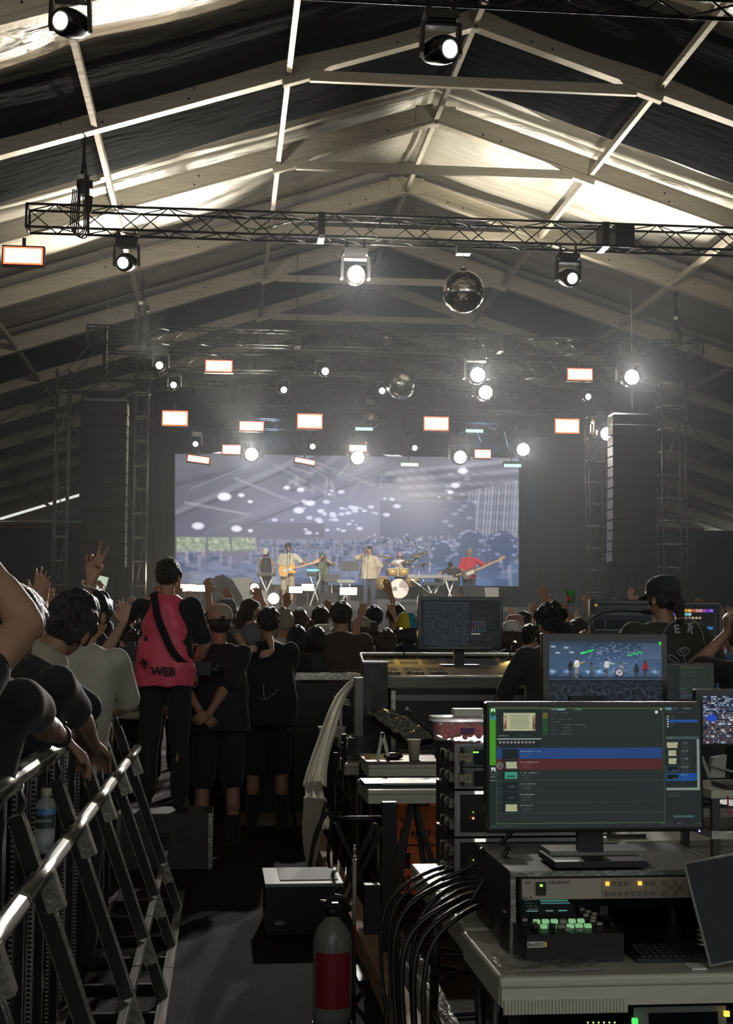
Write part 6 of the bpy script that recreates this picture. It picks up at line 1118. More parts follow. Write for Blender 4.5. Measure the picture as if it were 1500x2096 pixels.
person(L0, -28, 1.74, 'person in black t-shirt with bare elbow propped on the barrier', None, 'tan', (10, 8), (6, -4, 0), {'R': (at(150, 1500, 6.2), (1, -.3, -.1), 'hang', (0, 0, -1), (-.6, .5, -.6)), 'L': (Vector((-1.0, 6.5, 1.1)), (-1, 0, -.3), 'relax', (0, 0, -1), (.5, .6, -.2))}, 'black', 'black', hair=('short', 'darkbrown'), vox=.0085, sleeve=.95, loose=1.1)
L0 = (-.83, 4.08, 0)
pd = person(L0, -36, 1.72, 'person in black t-shirt resting a bare arm with a watch on the barrier', None, 'tan', (20, 8), (6, 0, 0), {'R': (at(141, 1522, 4.68), (-.1, -1, -.35), 'hang', (0, 0, -1), (.75, .35, -.75)), 'L': (Vector((-.9, 4.6, 1.0)), (-1, 0, -.3), 'relax', (0, 0, -1), (.5, .6, -.2))}, 'black', 'black', hair=('crop', 'darkbrown'), vox=.0055, sleeve=.45, loose=1.0)
A_ = [Vector(q) for q in pd['A']]; el, wr = A_[4], A_[5]; d = (wr-el).normalized(); w_ = wr-d*.035
m = MB(); m.cyl(w_-d*.014, w_+d*.014, .036, n=20); m.build('watch_strap', blk, pd, True); up_ = (Vector((0, 0, 1))-d*d.z).normalized(); m = MB(); m.cyl(w_+up_*.034, w_+up_*.045, .019, n=16); m.build('watch_face', glossbk, pd, True)
L0 = (-.86, 3.50, 0)
person(L0, -20, 1.74, 'person at the left edge with a bare arm raised, cut by the picture edge', None, 'warm', (8, 6), (0, 0, 0), {'R': (at(-50, 1120, 3.75), (1, .6, .1), 'relax', (0, 1, 0), (-.3, 0, 1)), 'L': (Vector((-1.05, 4.0, 1.0)), (-1, 0, -.3), 'relax', (0, 0, -1), (.5, .6, -.2))}, 'black', 'black', hair=('short', 'black'), vox=.009, sleeve=.35, bw=1.12)
# white shirt, peace sign
L0 = (-.72, 6.80, 0)
pe = person(L0, -18, 1.76, 'person in cream t-shirt raising two fingers above the crowd', None, 'warm', (9, 5), (6, -14, 0), {'L': (at(187, 1186, 6.6), (-.2, -.3, -1), 'peace', (0, -1, .1), (.12, 0, 1)), 'R': (Vector((-.60, 7.2, 1.13)), (1, -.5, -.3), 'hang', (0, 0, -1), (.2, .6, -.6))}, 'cream', 'charcoal', hair=('short', 'black'), vox=.006, sleeve=.85, loose=1.0, bw=.94)
A_ = [Vector(q) for q in pe['A']]; el, wr = A_[1], A_[2]; d = (wr-el).normalized(); w_ = wr-d*.03; m = MB(); pts = [w_+(d.orthogonal().normalized()*math.cos(a)+d.cross(d.orthogonal().normalized())*math.sin(a))*.035+d*.004*math.sin(3*a) for a in [k*math.pi/10 for k in range(21)]]; m.tube(pts, .006, 6); m.build('bracelet', mat('pale_cord', (.5, .46, .36), .6), pe, True)
# phone and hands
ph = person((-1.15, 7.75, 0), -10, 1.66, 'person behind the barrier holding up a lit phone', None, 'warm', (4, 0), (0, 0, 0), {'R': (at(217, 1222, 7.95), (.6, -.3, -1), 'grip', (-.8, .1, .2), (.05, 0, 1)), 'L': (at(200, 1236, 7.9), (-.6, -.3, -1), 'grip', (.8, .1, 0), (0, .2, 1))}, 'charcoal', 'black', hair=('short', 'black'), vox=.008)
p = at(201, 1205, 7.97); q = Euler((R(-18), R(14), 0)).to_matrix(); t = thing('phone', p, 'phone held up above the crowd with a pale lit screen', 'phone'); m = MB(); m.box(p, (.085, .009, .16), q); m.build('body', blk, t); m = MB(); m.box(p+q @ Vector((0, -.006, 0)), (.076, .003, .15), q); m.build('screen', mat('phone_screen', (.5, .6, .45), .4, emit=.65, ec=(.62, .72, .55)), t)
person((-1.32, 8.0, 0), -4, 1.70, 'person behind the leaning group waving one open hand', None, 'warm', (3, 0), (0, 0, 0), {'R': (at(74, 1222, 8.1), (1, -.3, -.4), 'open', (-.3, -1, 0), (.28, 0, 1))}, 'charcoal', 'black', hair=('short', 'black'), vox=.008)
person((-1.03, 7.05, 0), -5, 1.50, 'person with glowing orange hair between two dark heads', None, 'warm', (3, 0), (6, 0, 0), None, 'brown', 'black', hair=('bob', 'orange'), vox=.011)
person((-.98, 8.9, 0), -8, 1.60, 'person with silver hair beside the cream t-shirt', None, 'light', (3, 0), (10, 20, 0), {'R': (at(262, 1262, 9.3), (1, -.3, -.4), 'open', (-.3, -1, 0), (.1, 0, 1))}, 'cream', 'black', hair=('long', 'silver'), vox=.010)
person((-1.30, 9.3, 0), -5, 1.66, 'person with curly dark hair behind the silver haired one', None, 'warm', (3, 0), (0, 0, 0), None, 'charcoal', 'black', hair=('curly', 'black'), vox=.012)
# ---- operators at the desks
L0 = foot(1136, 9.0)
po_ = person(L0, 4, 1.74, 'person with bushy dark hair and dark jacket left of the lighting desk', None, 'warm', (8, 0), (14, 6, 0), {'R': (Vector(L0)+Vector((.25, .35, 1.0)), (1, -.6, -.3), 'relax', (0, 0, -1), (0, 1, 0)), 'L': (Vector(L0)+Vector((-.25, .35, 1.0)), (-1, -.6, -.3), 'relax', (0, 0, -1), (0, 1, 0))}, 'charcoal', 'black', hair=('curly', 'black'), vox=.009, sleeve=1.7, bw=1.05)
v = MB(); U_ = Matrix.Translation((0, 0, .93)) @ Matrix.Rotation(-R(8), 4, 'X') @ Matrix.Translation((0, 0, -.93)); loft(v, [(0, -.012, 1.44, .12, .10), (0, -.02, 1.475, .09, .085), (0, -.02, 1.495, .07, .07)], U_); vo = bpy.data.objects.new('collar', remesh(v, 'collar', CL['rose'], .009, 1, .002)); col.objects.link(vo); vo.parent = po_; vo['label'] = 'pink collar'
L0 = foot(1362, 7.75, .20)
tag(MB().box((L0[0]+.1, 7.7, .10), (1.3, .6, .20)).build('riser', blkm), 'low black riser under the person with cap and ponytail', 'platform')
pw = person(L0, 8, 1.66, 'person with cap, ponytail and dark printed t-shirt at the lighting desk', None, 'warm', (3, 0), (4, 14, 0), {'R': (Vector(L0)+Vector((.28, .40, 1.08)), (1, -.5, -.4), 'relax', (0, 0, -1), (0, 1, -.1)), 'L': (Vector(L0)+Vector((-.22, .42, 1.08)), (-1, -.5, -.4), 'relax', (0, 0, -1), (0, 1, -.1))}, 'olive', 'black', hair=('pony', 'darkbrown'), hat=('cap', 'charcoal'), vox=.0085, sleeve=.9, loose=1.18, top_mat=cloth('washed_black', (.045, .047, .038)), bw=1.17)
pg = mat('shirt_print_grey', (.35, .36, .36), .7); backtext(pw, 'E', -.02, -.166, 1.375, .066, 8, 0, pg); backtext(pw, 'R', .062, -.163, 1.375, .066, -14, 8, pg); m = MB(); yb_ = lambda x, z: -.150-.012*(1-abs(x)/.2)
m.tube([(.13*math.cos(a)+.03, yb_(0, 0)+.03*abs(math.cos(a))**2, 1.29+.15*math.sin(a)) for a in [k*math.pi/22 for k in range(23)]], .003, 5)
def leafy(cx, cz, rx, rz, rot):
    m.tube([(cx+rx*math.cos(a)*math.cos(rot)-rz*math.sin(a)*math.sin(rot), -.160, cz+rx*math.cos(a)*math.sin(rot)+rz*math.sin(a)*math.cos(rot)) for a in [k*math.pi/8 for k in range(17)]], .0028, 5)
leafy(.02, 1.255, .035, .022, .2); leafy(.02, 1.258, .016, .010, .2); leafy(.075, 1.205, .040, .014, .7); leafy(-.04, 1.215, .035, .013, -.5); leafy(.115, 1.21, .022, .026, .2); leafy(.045, 1.15, .018, .03, .5); m.tube(curve([(.02, -.16, 1.235), (.03, -.162, 1.20), (.06, -.162, 1.16)], 5), .0028, 5); m.build('back_print', pg, pw, True)
person(foot(1545, 7.3), 20, 1.66, 'person cut by the right edge in dark clothes holding a clear cup', None, 'warm', (4, 0), (0, 20, 0), {'L': (at(1489, 1296, 7.45), (-.6, -.2, -1), 'grip', (1, .2, 0), (0, .1, 1))}, 'black', 'black', hair=('short', 'black'), vox=.009, sleeve=.8)
p = at(1496, 1288, 7.5); t = thing('drink_cup', p, 'clear cup of pale drink held up at the right edge', 'cup'); m = MB(); m.lathe([(.030, -.04), (.040, .05), (.042, .055)], p); m.build('body', glassy, t); m = MB(); m.lathe([(.028, -.037), (.036, .03)], p); m.build('drink', mat('pale_drink', (.5, .48, .2), .2), t)
# ================================================================ the band
def onst(px, Y): return (X_(px, Y), Y, ZS)
def hgt(px, py, Y): return Z_(px, py, Y)-ZS
YB = 39.9
gp = Vector(onst(586, YB))
def W(l, x, y, z): return Vector((l[0]+x, l[1]+y, l[2]+z))
L = onst(590, YB); person(L, 178, hgt(590, 1112, YB)-.01, 'singer in cream shirt and beige shorts playing a yellow guitar', None, 'warm', (2, 0), (14, 0, 0), {'R': (W(L, -.13, -.22, 1.02), (-1, .3, -.5), 'grip', (0, 1, 0), (1, 0, -.3)), 'L': (W(L, .46, -.30, 1.22), (1, .2, -1), 'grip', (0, 0, 1), (.2, 0, 1))}, 'cream', 'beige', True, ('curly', 'black'), vox=.011, face=True, loose=1.12, sleeve=.85)
def guitar(name, c, col_, lab, ang, L_=1.0, bass=False):
    """c body centre; neck towards +x, raised by ang"""
    t = thing(name, c, lab, 'guitar'); q = Matrix.Rotation(-R(ang), 3, 'Y'); V3 = lambda x, z, y=0: Vector(c)+q @ Vector((x, y, z))
    out = [(.20, .0), (.22, .10), (.14, .13), (.05, .09), (-.05, .10), (-.15, .16), (-.24, .10), (-.26, 0), (-.23, -.12), (-.13, -.16), (-.04, -.11), (.05, -.10), (.13, -.14), (.21, -.11), (.16, -.03)]
    P = [Vector((x, 0, z)) for x, z in out]; C_ = curve(P+[P[0]], 4)[:-1]; m = MB(); n = len(C_); F = [Vector(c)+q @ Vector((p.x*L_, -.022, p.z*L_)) for p in C_]; B = [Vector(c)+q @ Vector((p.x*L_, .022, p.z*L_)) for p in C_]; m.add(F+B, [tuple(range(n)), tuple(reversed(range(n, 2*n)))]+[(i, n+i, n+(i+1) % n, (i+1) % n) for i in range(n)]); m.build('body', col_, t)
    nl = .62 if not bass else .80; m = MB(); m.beam(V3(.15, 0, -.03), V3(.15+nl, 0, -.03), .05, .02, (0, 1, 0)); m.build('neck', mat('maple', (.5, .28, .12), .4), t); m = MB(); m.beam(V3(.15+nl, .005, -.03), V3(.15+nl+.17, .02, -.02), .075, .018, (0, 1, 0)); [m.cyl(V3(.18+nl+.025*i, .045, -.03), V3(.18+nl+.025*i, .075, -.03), .008, n=8) for i in range(6 if not bass else 4)]; m.build('headstock', mat('maple', (.5, .28, .12), .4), t)
    m = MB(); m.beam(V3(-.12, 0, -.028), V3(.12, 0, -.028), .09, .008, (0, 1, 0)); m.build('pickguard', mat('guard', (.6, .58, .5) if not bass else (.3, .2, .12), .4), t); return t
guitar('electric_guitar', (L[0]-.02, L[1]-.26, ZS+1.04), mat('butterscotch', (.72, .36, .05), .3, coat=.4), 'yellow electric guitar held by the singer in the cream shirt', 16)
L = onst(545, YB+.5); person(L, 176, hgt(545, 1123, YB+.5), 'keyboard player in black sleeveless top and white cap', None, 'warm', (8, 0), (18, -10, 0), {'R': (W(L, -.2, -.42, 1.0), (-1, .6, -.4), 'relax', (0, 0, -1), (.1, -1, -.2)), 'L': (W(L, .18, -.42, 1.0), (1, .6, -.4), 'relax', (0, 0, -1), (-.1, -1, -.2))}, 'black', 'black', False, ('bob', 'black'), ('cap', 'white'), vox=.012, face=True, bw=.86, bare_sleeve=True)
def keyboard_(px0, px1, py, Y, lab, white=False, h=None):
    x0, x1 = X_(px0, Y), X_(px1, Y); z = Z_(px0, py, Y) if h is None else ZS+h; t = thing('stage_keyboard', ((x0+x1)/2, Y, ZS), lab, 'keyboard instrument', 'keyboards and synths on stage'); MB().box(((x0+x1)/2, Y, z), (x1-x0, .34, .09)).build('body', greyp if white else blkm, t); MB().box(((x0+x1)/2, Y+.1, z+.048), (x1-x0-.05, .13, .006)).build('keys', mat('key_ivory', (.7, .7, .65), .4), t)
    m = MB()
    for s in (-1, 1): m.beam(((x0+x1)/2+s*.02, Y, z-.05), ((x0+x1)/2+s*(x1-x0)*.35, Y, ZS+.01), .03, .03) if False else None
    m.beam((x0+.08, Y-.1, z-.05), (x1-.08, Y-.1, ZS+.015), .03, .03); m.beam((x1-.08, Y+.1, z-.05), (x0+.08, Y+.1, ZS+.015), .03, .03); m.build('cross_stand', steel, t); return t
keyboard_(527, 566, 1172, YB, 'black keyboard in front of the player with white cap', h=.92); keyboard_(629, 662, 1172, YB, 'teal lit synth beside the player with green hat', h=.93); keyboard_(690, 725, 1190, YB-.5, 'white keyboard left of the microphone singer', True, .72); keyboard_(833, 925, 1177, YB-.3, 'long grey synth in front of the bending player', True, .88); keyboard_(868, 905, 1190, YB-.75, 'small black synth below the long grey synth', False, .66); keyboard_(905, 935, 1188, YB-.7, 'white keyboard right of the small black synth', True, .80)
c = at(640, 1167, YB-.22); tag(MB().box(c, (.34, .03, .05)).build('lit_panel', mat('teal_glow', (.1, .5, .55), .4, emit=.5, ec=(.1, .6, .65))), 'teal lit strip on the synth by the player with green hat', 'panel')
L = onst(661, YB+.5); person(L, 182, hgt(661, 1134, YB+.5), 'player in olive shirt and green bucket hat holding a trumpet', None, 'warm', (4, 0), (4, 0, 0), {'R': (W(L, -.08, -.22, 1.38), (-1, 0, -.6), 'grip', (1, 0, 0), (.2, -.4, 1)), 'L': (W(L, .08, -.24, 1.36), (1, 0, -.6), 'grip', (-1, 0, 0), (-.2, -.4, 1))}, 'olive', 'navy', False, ('crop', 'black'), ('bucket', 'green'), vox=.012, face=True, loose=1.15, sleeve=1.2)
c = Vector((L[0], L[1]-.30, ZS+1.42)); t = thing('trumpet', c, 'brass trumpet held up by the player with green hat', 'trumpet'); brass = mat('brass', (.75, .5, .15), .2, 1); m = MB(); m.tube([c+Vector(q) for q in ((0, .17, .06), (0, -.12, 0), (0, -.22, -.02), (0, -.28, -.03))], [.007, .009, .018, .06], 12); m.tube(curve([c+Vector(q) for q in ((0, .1, .04), (0, .12, -.06), (0, -.08, -.09), (0, -.1, 0))], 5), .008, 6); [m.cyl(c+Vector((0, .02+.03*i, .06)), c+Vector((0, .02+.03*i, -.08)), .011, n=8) for i in range(3)]; m.build('tubing', brass, t)
L = onst(756, YB-.3); ps = person(L, 170, hgt(752, 1118, YB-.3), 'singer in loose beige shirt and dark trousers at the microphone', None, 'warm', (2, 0), (2, 14, 0), {'R': (W(L, -.16, -.24, 1.52), (-1, 0, -.6), 'grip', (1, 0, 0), (.3, -.1, 1)), 'L': (W(L, .24, -.02, .92), (1, .2, 0), 'relax', (-1, 0, 0), (0, -.2, -1))}, 'beige', 'navy', False, ('short', 'black'), vox=.011, face=True, loose=1.28, sleeve=.98, hem=.80)
L = onst(818, YB+1.2); person((L[0], L[1], ZS+.255), 180, hgt(820, 1131, YB+1.2)-.255, 'drummer in white t-shirt and pink cap behind the drum kit', None, 'warm', (6, 0), (10, 0, 0), {'R': (W(L, -.35, -.42, 1.25), (-1, .3, -.6), 'grip', (0, 0, -1), (-.2, -1, 0)), 'L': (W(L, .32, -.42, 1.22), (1, .3, -.6), 'grip', (0, 0, -1), (.2, -1, 0))}, 'white', 'charcoal', False, ('bob', 'brown'), ('cap', 'rose'), vox=.012, face=True, loose=1.1, sleeve=.8)
L = onst(930, YB+.15); person((L[0], L[1], ZS), 150, hgt(930, 1150, YB)+.10, 'player in black and grey shirt bending over the synths', None, 'light', (30, 0), (38, 0, 0), {'R': (W(L, -.45, -.40, .98), (-1, .4, -.3), 'relax', (0, 0, -1), (-.6, -.8, -.1)), 'L': (W(L, .0, -.52, .95), (1, .2, -.4), 'relax', (0, 0, -1), (-.3, -.9, -.1))}, 'charcoal', 'black', False, ('short', 'black'), vox=.012, face=True, loose=1.1, sleeve=.9)
L = onst(960, YB+.7); person(L, 178, hgt(958, 1122, YB+.7), 'bassist in red t-shirt with short fair hair', None, 'warm', (2, 0), (6, 0, 0), {'R': (W(L, -.12, -.24, 1.02), (-1, .3, -.5), 'grip', (0, 1, 0), (1, 0, -.3)), 'L': (W(L, .52, -.30, 1.32), (1, .2, -1), 'grip', (0, 0, 1), (.2, 0, 1))}, 'red', 'charcoal', False, ('crop', 'blond'), vox=.011, face=True, loose=1.12, sleeve=.95)
guitar('bass_guitar', (L[0]-.02, L[1]-.27, ZS+1.04), mat('bass_brown', (.10, .045, .025), .3, coat=.4), 'dark bass guitar held by the bassist in red', 24, .95, True)
tag(MB().box((X_(817, YB+.9), YB+.95, ZS+.125), (2.2, 2.0, .245)).build('drum_riser', mat('stage_deck_black', (.02, .02, .022))), 'low black riser under the drum kit', 'platform')
# drum kit
dm = thing('drum_kit', Vector((X_(815, YB+.4), YB+.4, ZS+.252)), 'white fronted drum kit with gold shells and cymbals', 'drum kit'); dx, dy, dz = dm.location; shell = mat('drum_shell', (.5, .33, .12), .3, .3); hd_ = mat('drum_head', (.72, .62, .56), .5)
m = MB(); m.cyl((dx, dy-.2, dz+.30), (dx, dy+.25, dz+.30), .285, n=32); m.build('bass_drum', shell, dm); m = MB(); m.cyl((dx, dy-.215, dz+.30), (dx, dy-.2, dz+.30), .27, n=32); h_ = m.build('front_head', hd_, dm); m = MB(); m.cyl((dx-.12, dy-.22, dz+.30), (dx-.12, dy-.216, dz+.30), .07, n=20); m.build('port_hole', mat('grey_lid', (.2, .2, .2)), h_); m = MB(); m.lathe([(.275, -.012), (.295, -.012), (.295, .012), (.275, .012)], (0, 0, 0), 32, False); m.move(Matrix.Translation((dx, dy-.21, dz+.30)) @ Matrix.Rotation(R(90), 4, 'X')); m.build('hoop', bal, dm)
for x, y, z, r_, h_2 in ((-.50, -.05, .28, .20, .36), (.42, .0, .36, .19, .32), (-.17, -.02, .68, .15, .2), (.16, -.02, .68, .15, .2), (.40, .35, .58, .17, .14)): m = MB(); m.cyl((dx+x, dy+y, dz+z), (dx+x, dy+y, dz+z+h_2), r_, n=24); q = m.build('tom_drum', shell, dm); m = MB(); m.cyl((dx+x, dy+y, dz+z+h_2), (dx+x, dy+y, dz+z+h_2+.01), r_-.01, n=24); m.build('drum_skin', hd_, q)
for x, y, z, r_, tl in ((-.62, .1, 1.08, .27, 10), (.62, .15, 1.30, .28, -20), (-.30, .3, 1.22, .24, 8), (.34, .4, 1.12, .24, -12), (.72, -.1, 1.0, .18, -25)): m = MB(); m.lathe([(.0, .03), (.04, .02), (r_*.6, .006), (r_, 0), (r_*.6, .002), (.0, .01)], (0, 0, 0), 24, False); m.move(Matrix.Translation((dx+x, dy+y, dz+z)) @ Matrix.Rotation(R(tl), 4, 'Y') @ Matrix.Rotation(R(12), 4, 'X')); q = m.build('cymbal', brass, dm); m = MB(); m.cyl((dx+x, dy+y, dz+.01), (dx+x, dy+y, dz+z), .012, n=8); m.build('cymbal_stand', steel, q)
m = MB(); m.cyl((dx, dy+.75, dz), (dx, dy+.75, dz+.5), .03); m.cyl((dx, dy+.75, dz+.5), (dx, dy+.75, dz+.58), .17, n=20); m.build('stool', blkm, dm)
def micstand(px, py, Y, lab, boom=None, base_px=None):
    tip = at(px, py, Y); bx = X_(base_px or px, Y); t = thing('microphone_stand', (bx, Y, ZS), lab, 'microphone stand'); top = tip if boom is None else at(boom[0], boom[1], Y); m = MB(); m.cyl((bx, Y, ZS+.01), (bx, Y, top.z), .011, n=8); m.build('pole', steel, t)
    if boom is not None: MB().cyl(Vector((bx, Y, top.z)), tip, .010, n=8).build('boom', steel, t)
    MB().lathe([(.13, 0), (.13, .02), (.03, .03)], (bx, Y, ZS)).build('foot', blkm, t); d = (tip-Vector((bx, Y, top.z))); d = d.normalized() if d.length > .05 else Vector((0, 0, 1)); MB().capsule(tip, tip+d*.12, .026, .016).build('microphone', blkm, t)
micstand(588, 1131, YB-.55, 'microphone stand before the guitarist singer'); micstand(747, 1133, YB-.75, 'microphone stand before the singer in beige'); micstand(573, 1128, YB, 'boom microphone stand by the player with white cap', (556, 1138), 530)
micstand(852, 1142, YB+.9, 'tall boom microphone stand right of the drummer', (884, 1103), 880); micstand(836, 1106, YB+1.5, 'boom microphone stand above the drum cymbals', (860, 1125), 858); micstand(785, 1110, YB+1.5, 'boom microphone stand left above the drum kit', (762, 1130), 760); micstand(655, 1140, YB-.3, 'low microphone stand by the trumpet player')
def music(px0, px1, py0, py1, Y, lab, st_white=False):
    a, b_ = at(px0, py1, Y), at(px1, py0, Y); cx = (a.x+b_.x)/2; t = thing('music_stand', (cx, Y, ZS), lab, 'music stand'); m = MB(); m.box((cx, Y, (a.z+b_.z)/2), (b_.x-a.x, .03, b_.z-a.z), (R(-14), 0, 0)); m.build('desk', blkm, t); m = MB(); m.cyl((cx, Y, ZS), (cx, Y, a.z+.05), .014, n=8); [m.cyl((cx, Y, ZS+.2), (cx+.22*math.cos(q), Y+.22*math.sin(q), ZS+.01), .009, n=6) for q in (0, 2.1, 4.2)]; m.build('pole', steel, t)
music(696, 735, 1149, 1168, YB-.6, 'wide black music stand left of the microphone singer'); music(664, 694, 1176, 1192, YB-.6, 'low black music stand before the trumpet player')
def wedge(px, Y, lab, w_=.5, h=.38, m_=None, tall=False):
    x = X_(px, Y); t = thing('stage_monitor', (x, Y, ZS), lab, 'loudspeaker', 'wedge monitors and amplifiers on stage'); m = MB(); m.prism([(Y-.2, ZS+.002), (Y+.22, ZS+.002), (Y+.22, ZS+h*.9), (Y+.05, ZS+h), (Y-.2, ZS+h*.35)], x-w_/2, x+w_/2, 'x') if not tall else m.box((x, Y, ZS+h/2), (w_, .4, h)); m.build('cabinet', m_ or blkm, t); return t
gl = mat('grey_lid', (.2, .2, .18)); wedge(891, 38.3, 'dark wedge monitor before the long grey synth'); wedge(975, 38.3, 'dark wedge monitor before the bassist', .45, .55); wedge(672, 38.2, 'dark wedge monitor before the trumpet player', .5, .36); wedge(531, 38.2, 'pale faced wedge monitor before the keyboard player', .5, .42, gl); wedge(497, YB+.8, 'grey amplifier cabinet at the left end of the band', .6, .85, gl, True); wedge(1000, YB+.6, 'pale equipment rack at the right end of the band', .5, .62, gl, True); wedge(912, YB+1.3, 'dark amplifier behind the bending player', .6, .9, None, True); wedge(838, 38.2, 'dark wedge monitor before the drum kit', .5, .14); wedge(713, 38.25, 'dark monitor under the right hand footlight', .6, .16)
c = Vector((X_(466, YB-.4), YB-.4, ZS)); m = MB(); m.prism([(c.x-.42, ZS+.002), (c.x+.45, ZS+.002), (c.x+.42, ZS+.28), (c.x+.15, ZS+.72), (c.x-.12, ZS+.88), (c.x-.36, ZS+.80), (c.x-.42, ZS+.5)], c.y-.3, c.y+.3, 'y'); tag(m.build('covered_rack', mat('matte_black_cover', (.004, .004, .005), 1, spec=.02)), 'dark cloth covered equipment at the left end of the band', 'rack')
rs.seed(3)
for i in range(14):
    x = X_(985, YB)+rs.uniform(0, .75); MB().box((x, YB-.5+rs.uniform(0, .5), ZS+.1+rs.uniform(0, .22)), (rs.uniform(.05, .12), .08, .04)).build('junction_box', gl); 
for i, o in enumerate([q for q in col.objects if q.name.startswith('junction_box')]): o.location.z = ZS+.002; tag(o, 'small pale box among the equipment right of the bassist', 'box', 'small boxes right of the bassist')
# footlights
foot_m = mat('footlight_warm', (1, .9, .7), .4, emit=26, ec=(1, .80, .5))
for px, py, w_, h, lab in ((385, 1203, 30, 13, 'blazing footlight leftmost at the stage edge'), (411, 1204, 26, 12, 'blazing footlight second from the left on the stage'), (521, 1203, 17, 17, 'round warm footlight before the keyboard player'), (560, 1225, 22, 22, 'round blazing footlight lowest at the stage edge'), (605, 1207, 26, 12, 'blazing footlight at the feet of the guitarist'), (630, 1202, 24, 13, 'blazing footlight just right of the guitarist'), (713, 1210, 34, 14, 'blazing footlight left of the microphone singer')):
    Y = 38.0; c = at(px, py, Y); s_ = Y/FPX; t = thing('footlight', (c.x, Y, ZS), lab, 'stage light', 'footlights along the stage edge'); m = MB(); m.box((c.x, Y+.1, c.z), (w_*s_+.04, .14, h*s_+.05)); m.box((c.x, Y+.1, (c.z+ZS)/2), (.05, .05, max(.02, c.z-ZS))); m.build('housing', blkm, t); m = MB()
    if w_ == h: m.cyl((c.x, Y+.02, c.z), (c.x, Y+.03, c.z), w_*s_/2, n=20)
    else: m.box((c.x, Y+.025, c.z), (w_*s_, .01, h*s_))
    m.build('lamp_face', foot_m, t)
# ================================================================ the crowd
protos = []
def cproto(arms, lean=(3, 0)): protos.append(person((0, 0, 0), 0, 1.72, 'x', None, 'warm', lean, (4, 0, 0), arms, 'black', 'black', hair=('short', 'black'), vox=.012, world=False, sleeve=.75, loose=1.08)); return len(protos)-1
up = lambda q, x, y, z, hp: (Vector((q*x, y, z)), Vector((q*1, -.3, -.5)), hp, Vector((0, -1, .1)), None)
A0 = cproto(None); A1 = cproto({'R': up(1, .26, .22, 1.86, 'open')}); A2 = cproto({'L': up(-1, .28, .20, 1.88, 'open'), 'R': up(1, .24, .24, 1.82, 'open')}); A3 = cproto({'L': up(-1, .24, .24, 1.84, 'relax')}); A4 = cproto({'L': up(-1, .09, .34, 1.66, 'open'), 'R': up(1, .09, .34, 1.66, 'open')}); A5 = cproto({'R': up(1, .34, .16, 1.80, 'point')})
hlib = {}
def hmesh(k):
    if k not in hlib: hlib[k] = headgear(k, hair_c['black'] if k not in ('cap', 'beanie', 'bucket') else CL['black'], 3, .010)
    return hlib[k]
used = set(); placed = [(o.location.x, o.location.y) for o in col.objects if o.name.startswith('person')]
bpy.context.view_layer.update()
# pristine templates: remember children data, root reused once
tmpl = []
for p in protos: tmpl.append((p, list(p.children)))
def member(px, ytop, Y, pose, hair, hc, hat, shirt, label, group=None, rz=None, sk='warm', h=None, X=None, wide=1.0):
    x = X_(px, Y) if X is None else X; H_ = (Z_(px, ytop, Y)/1.742 if ytop else h/1.742); root, ch = tmpl[pose]
    if pose in used:
        r = root.copy(); col.objects.link(r); cs_ = []
        for c in ch: d = c.copy(); col.objects.link(d); d.parent = r; cs_.append(d)
    else: used.add(pose); r = root; cs_ = list(ch)
    r.location = (x, Y, 0); r.rotation_euler = (0, 0, R(rz if rz is not None else rnd.uniform(-14, 14)+x*3)); r.scale = (H_*wide, H_*wide, H_); tag(r, label, 'person', group)
    if group is None and 'group' in r: del r['group']
    for d in cs_:
        b_ = d.name.split('.')[0]
        if b_ == 'body': setmat(d, skin[sk])
        elif b_ == 'shirt': setmat(d, CL[shirt] if isinstance(shirt, str) else shirt)
        elif b_ in ('cap', 'beanie', 'bucket_hat'): bpy.data.objects.remove(d)
        elif b_ == 'hair':
            d.data = hmesh(hair); setmat(d, hair_c[hc])
            if hat:
                e = d.copy(); col.objects.link(e); e.parent = r; e.data = hmesh(hat[0]); e.name = hat[0] if hat[0] != 'bucket' else 'bucket_hat'; setmat(e, CL[hat[1]])
    placed.append((x, Y)); return r
bn = bpy.data.materials.new('beanie_two_tone'); bn.use_nodes = True; nt = bn.node_tree; b = nt.nodes['Principled BSDF']; b.inputs['Roughness'].default_value = .85; tc = nt.nodes.new('ShaderNodeTexCoord'); gr = nt.nodes.new('ShaderNodeSeparateXYZ'); nt.links.new(tc.outputs['Object'], gr.inputs[0]); cr = nt.nodes.new('ShaderNodeValToRGB'); cr.color_ramp.interpolation = 'CONSTANT'; cr.color_ramp.elements[0].color = (.55, .45, .03, 1); cr.color_ramp.elements[1].color = (.03, .25, .33, 1); cr.color_ramp.elements[1].position = .48
mm_ = nt.nodes.new('ShaderNodeMath'); mm_.operation = 'ADD'; mm_.inputs[1].default_value = .5; nt.links.new(gr.outputs[0], mm_.inputs[0]); nt.links.new(mm_.outputs[0], cr.inputs[0]); nt.links.new(cr.outputs[0], b.inputs['Base Color'])
M_ = member
M_(465, 1225, 12.75, A0, 'crop', 'black', ('cap', 'grey'), 'charcoal', 'person with pale grey cap and dark top right of the pink vest')
m4 = M_(700, 1228, 12.8, A0, 'short', 'darkbrown', None, 'brown', 'broad person in brown t-shirt with a looping grey back print', rz=2, wide=1.1)
m = MB(); rs.seed(14)
for k in range(5): m.tube(curve([(-.11+.028*i, -.163, 1.02+.03*k+(.018 if (i+k) % 2 else -.012)+rs.uniform(-.005, .005)) for i in range(9)], 4), .0055, 5)
m.build('back_print', mat('faded_print', (.16, .15, .15), .7), m4, True)
M_(581, 1243, 12.9, A0, 'tuft', 'blond', None, 'white', 'person with tousled fair hair in white t-shirt', rz=-4, wide=1.05)
M_(741, 1262, 13.4, A0, 'crop', 'brown', ('cap', 'beige'), 'grey', 'person with cream cap right of the brown printed t-shirt')
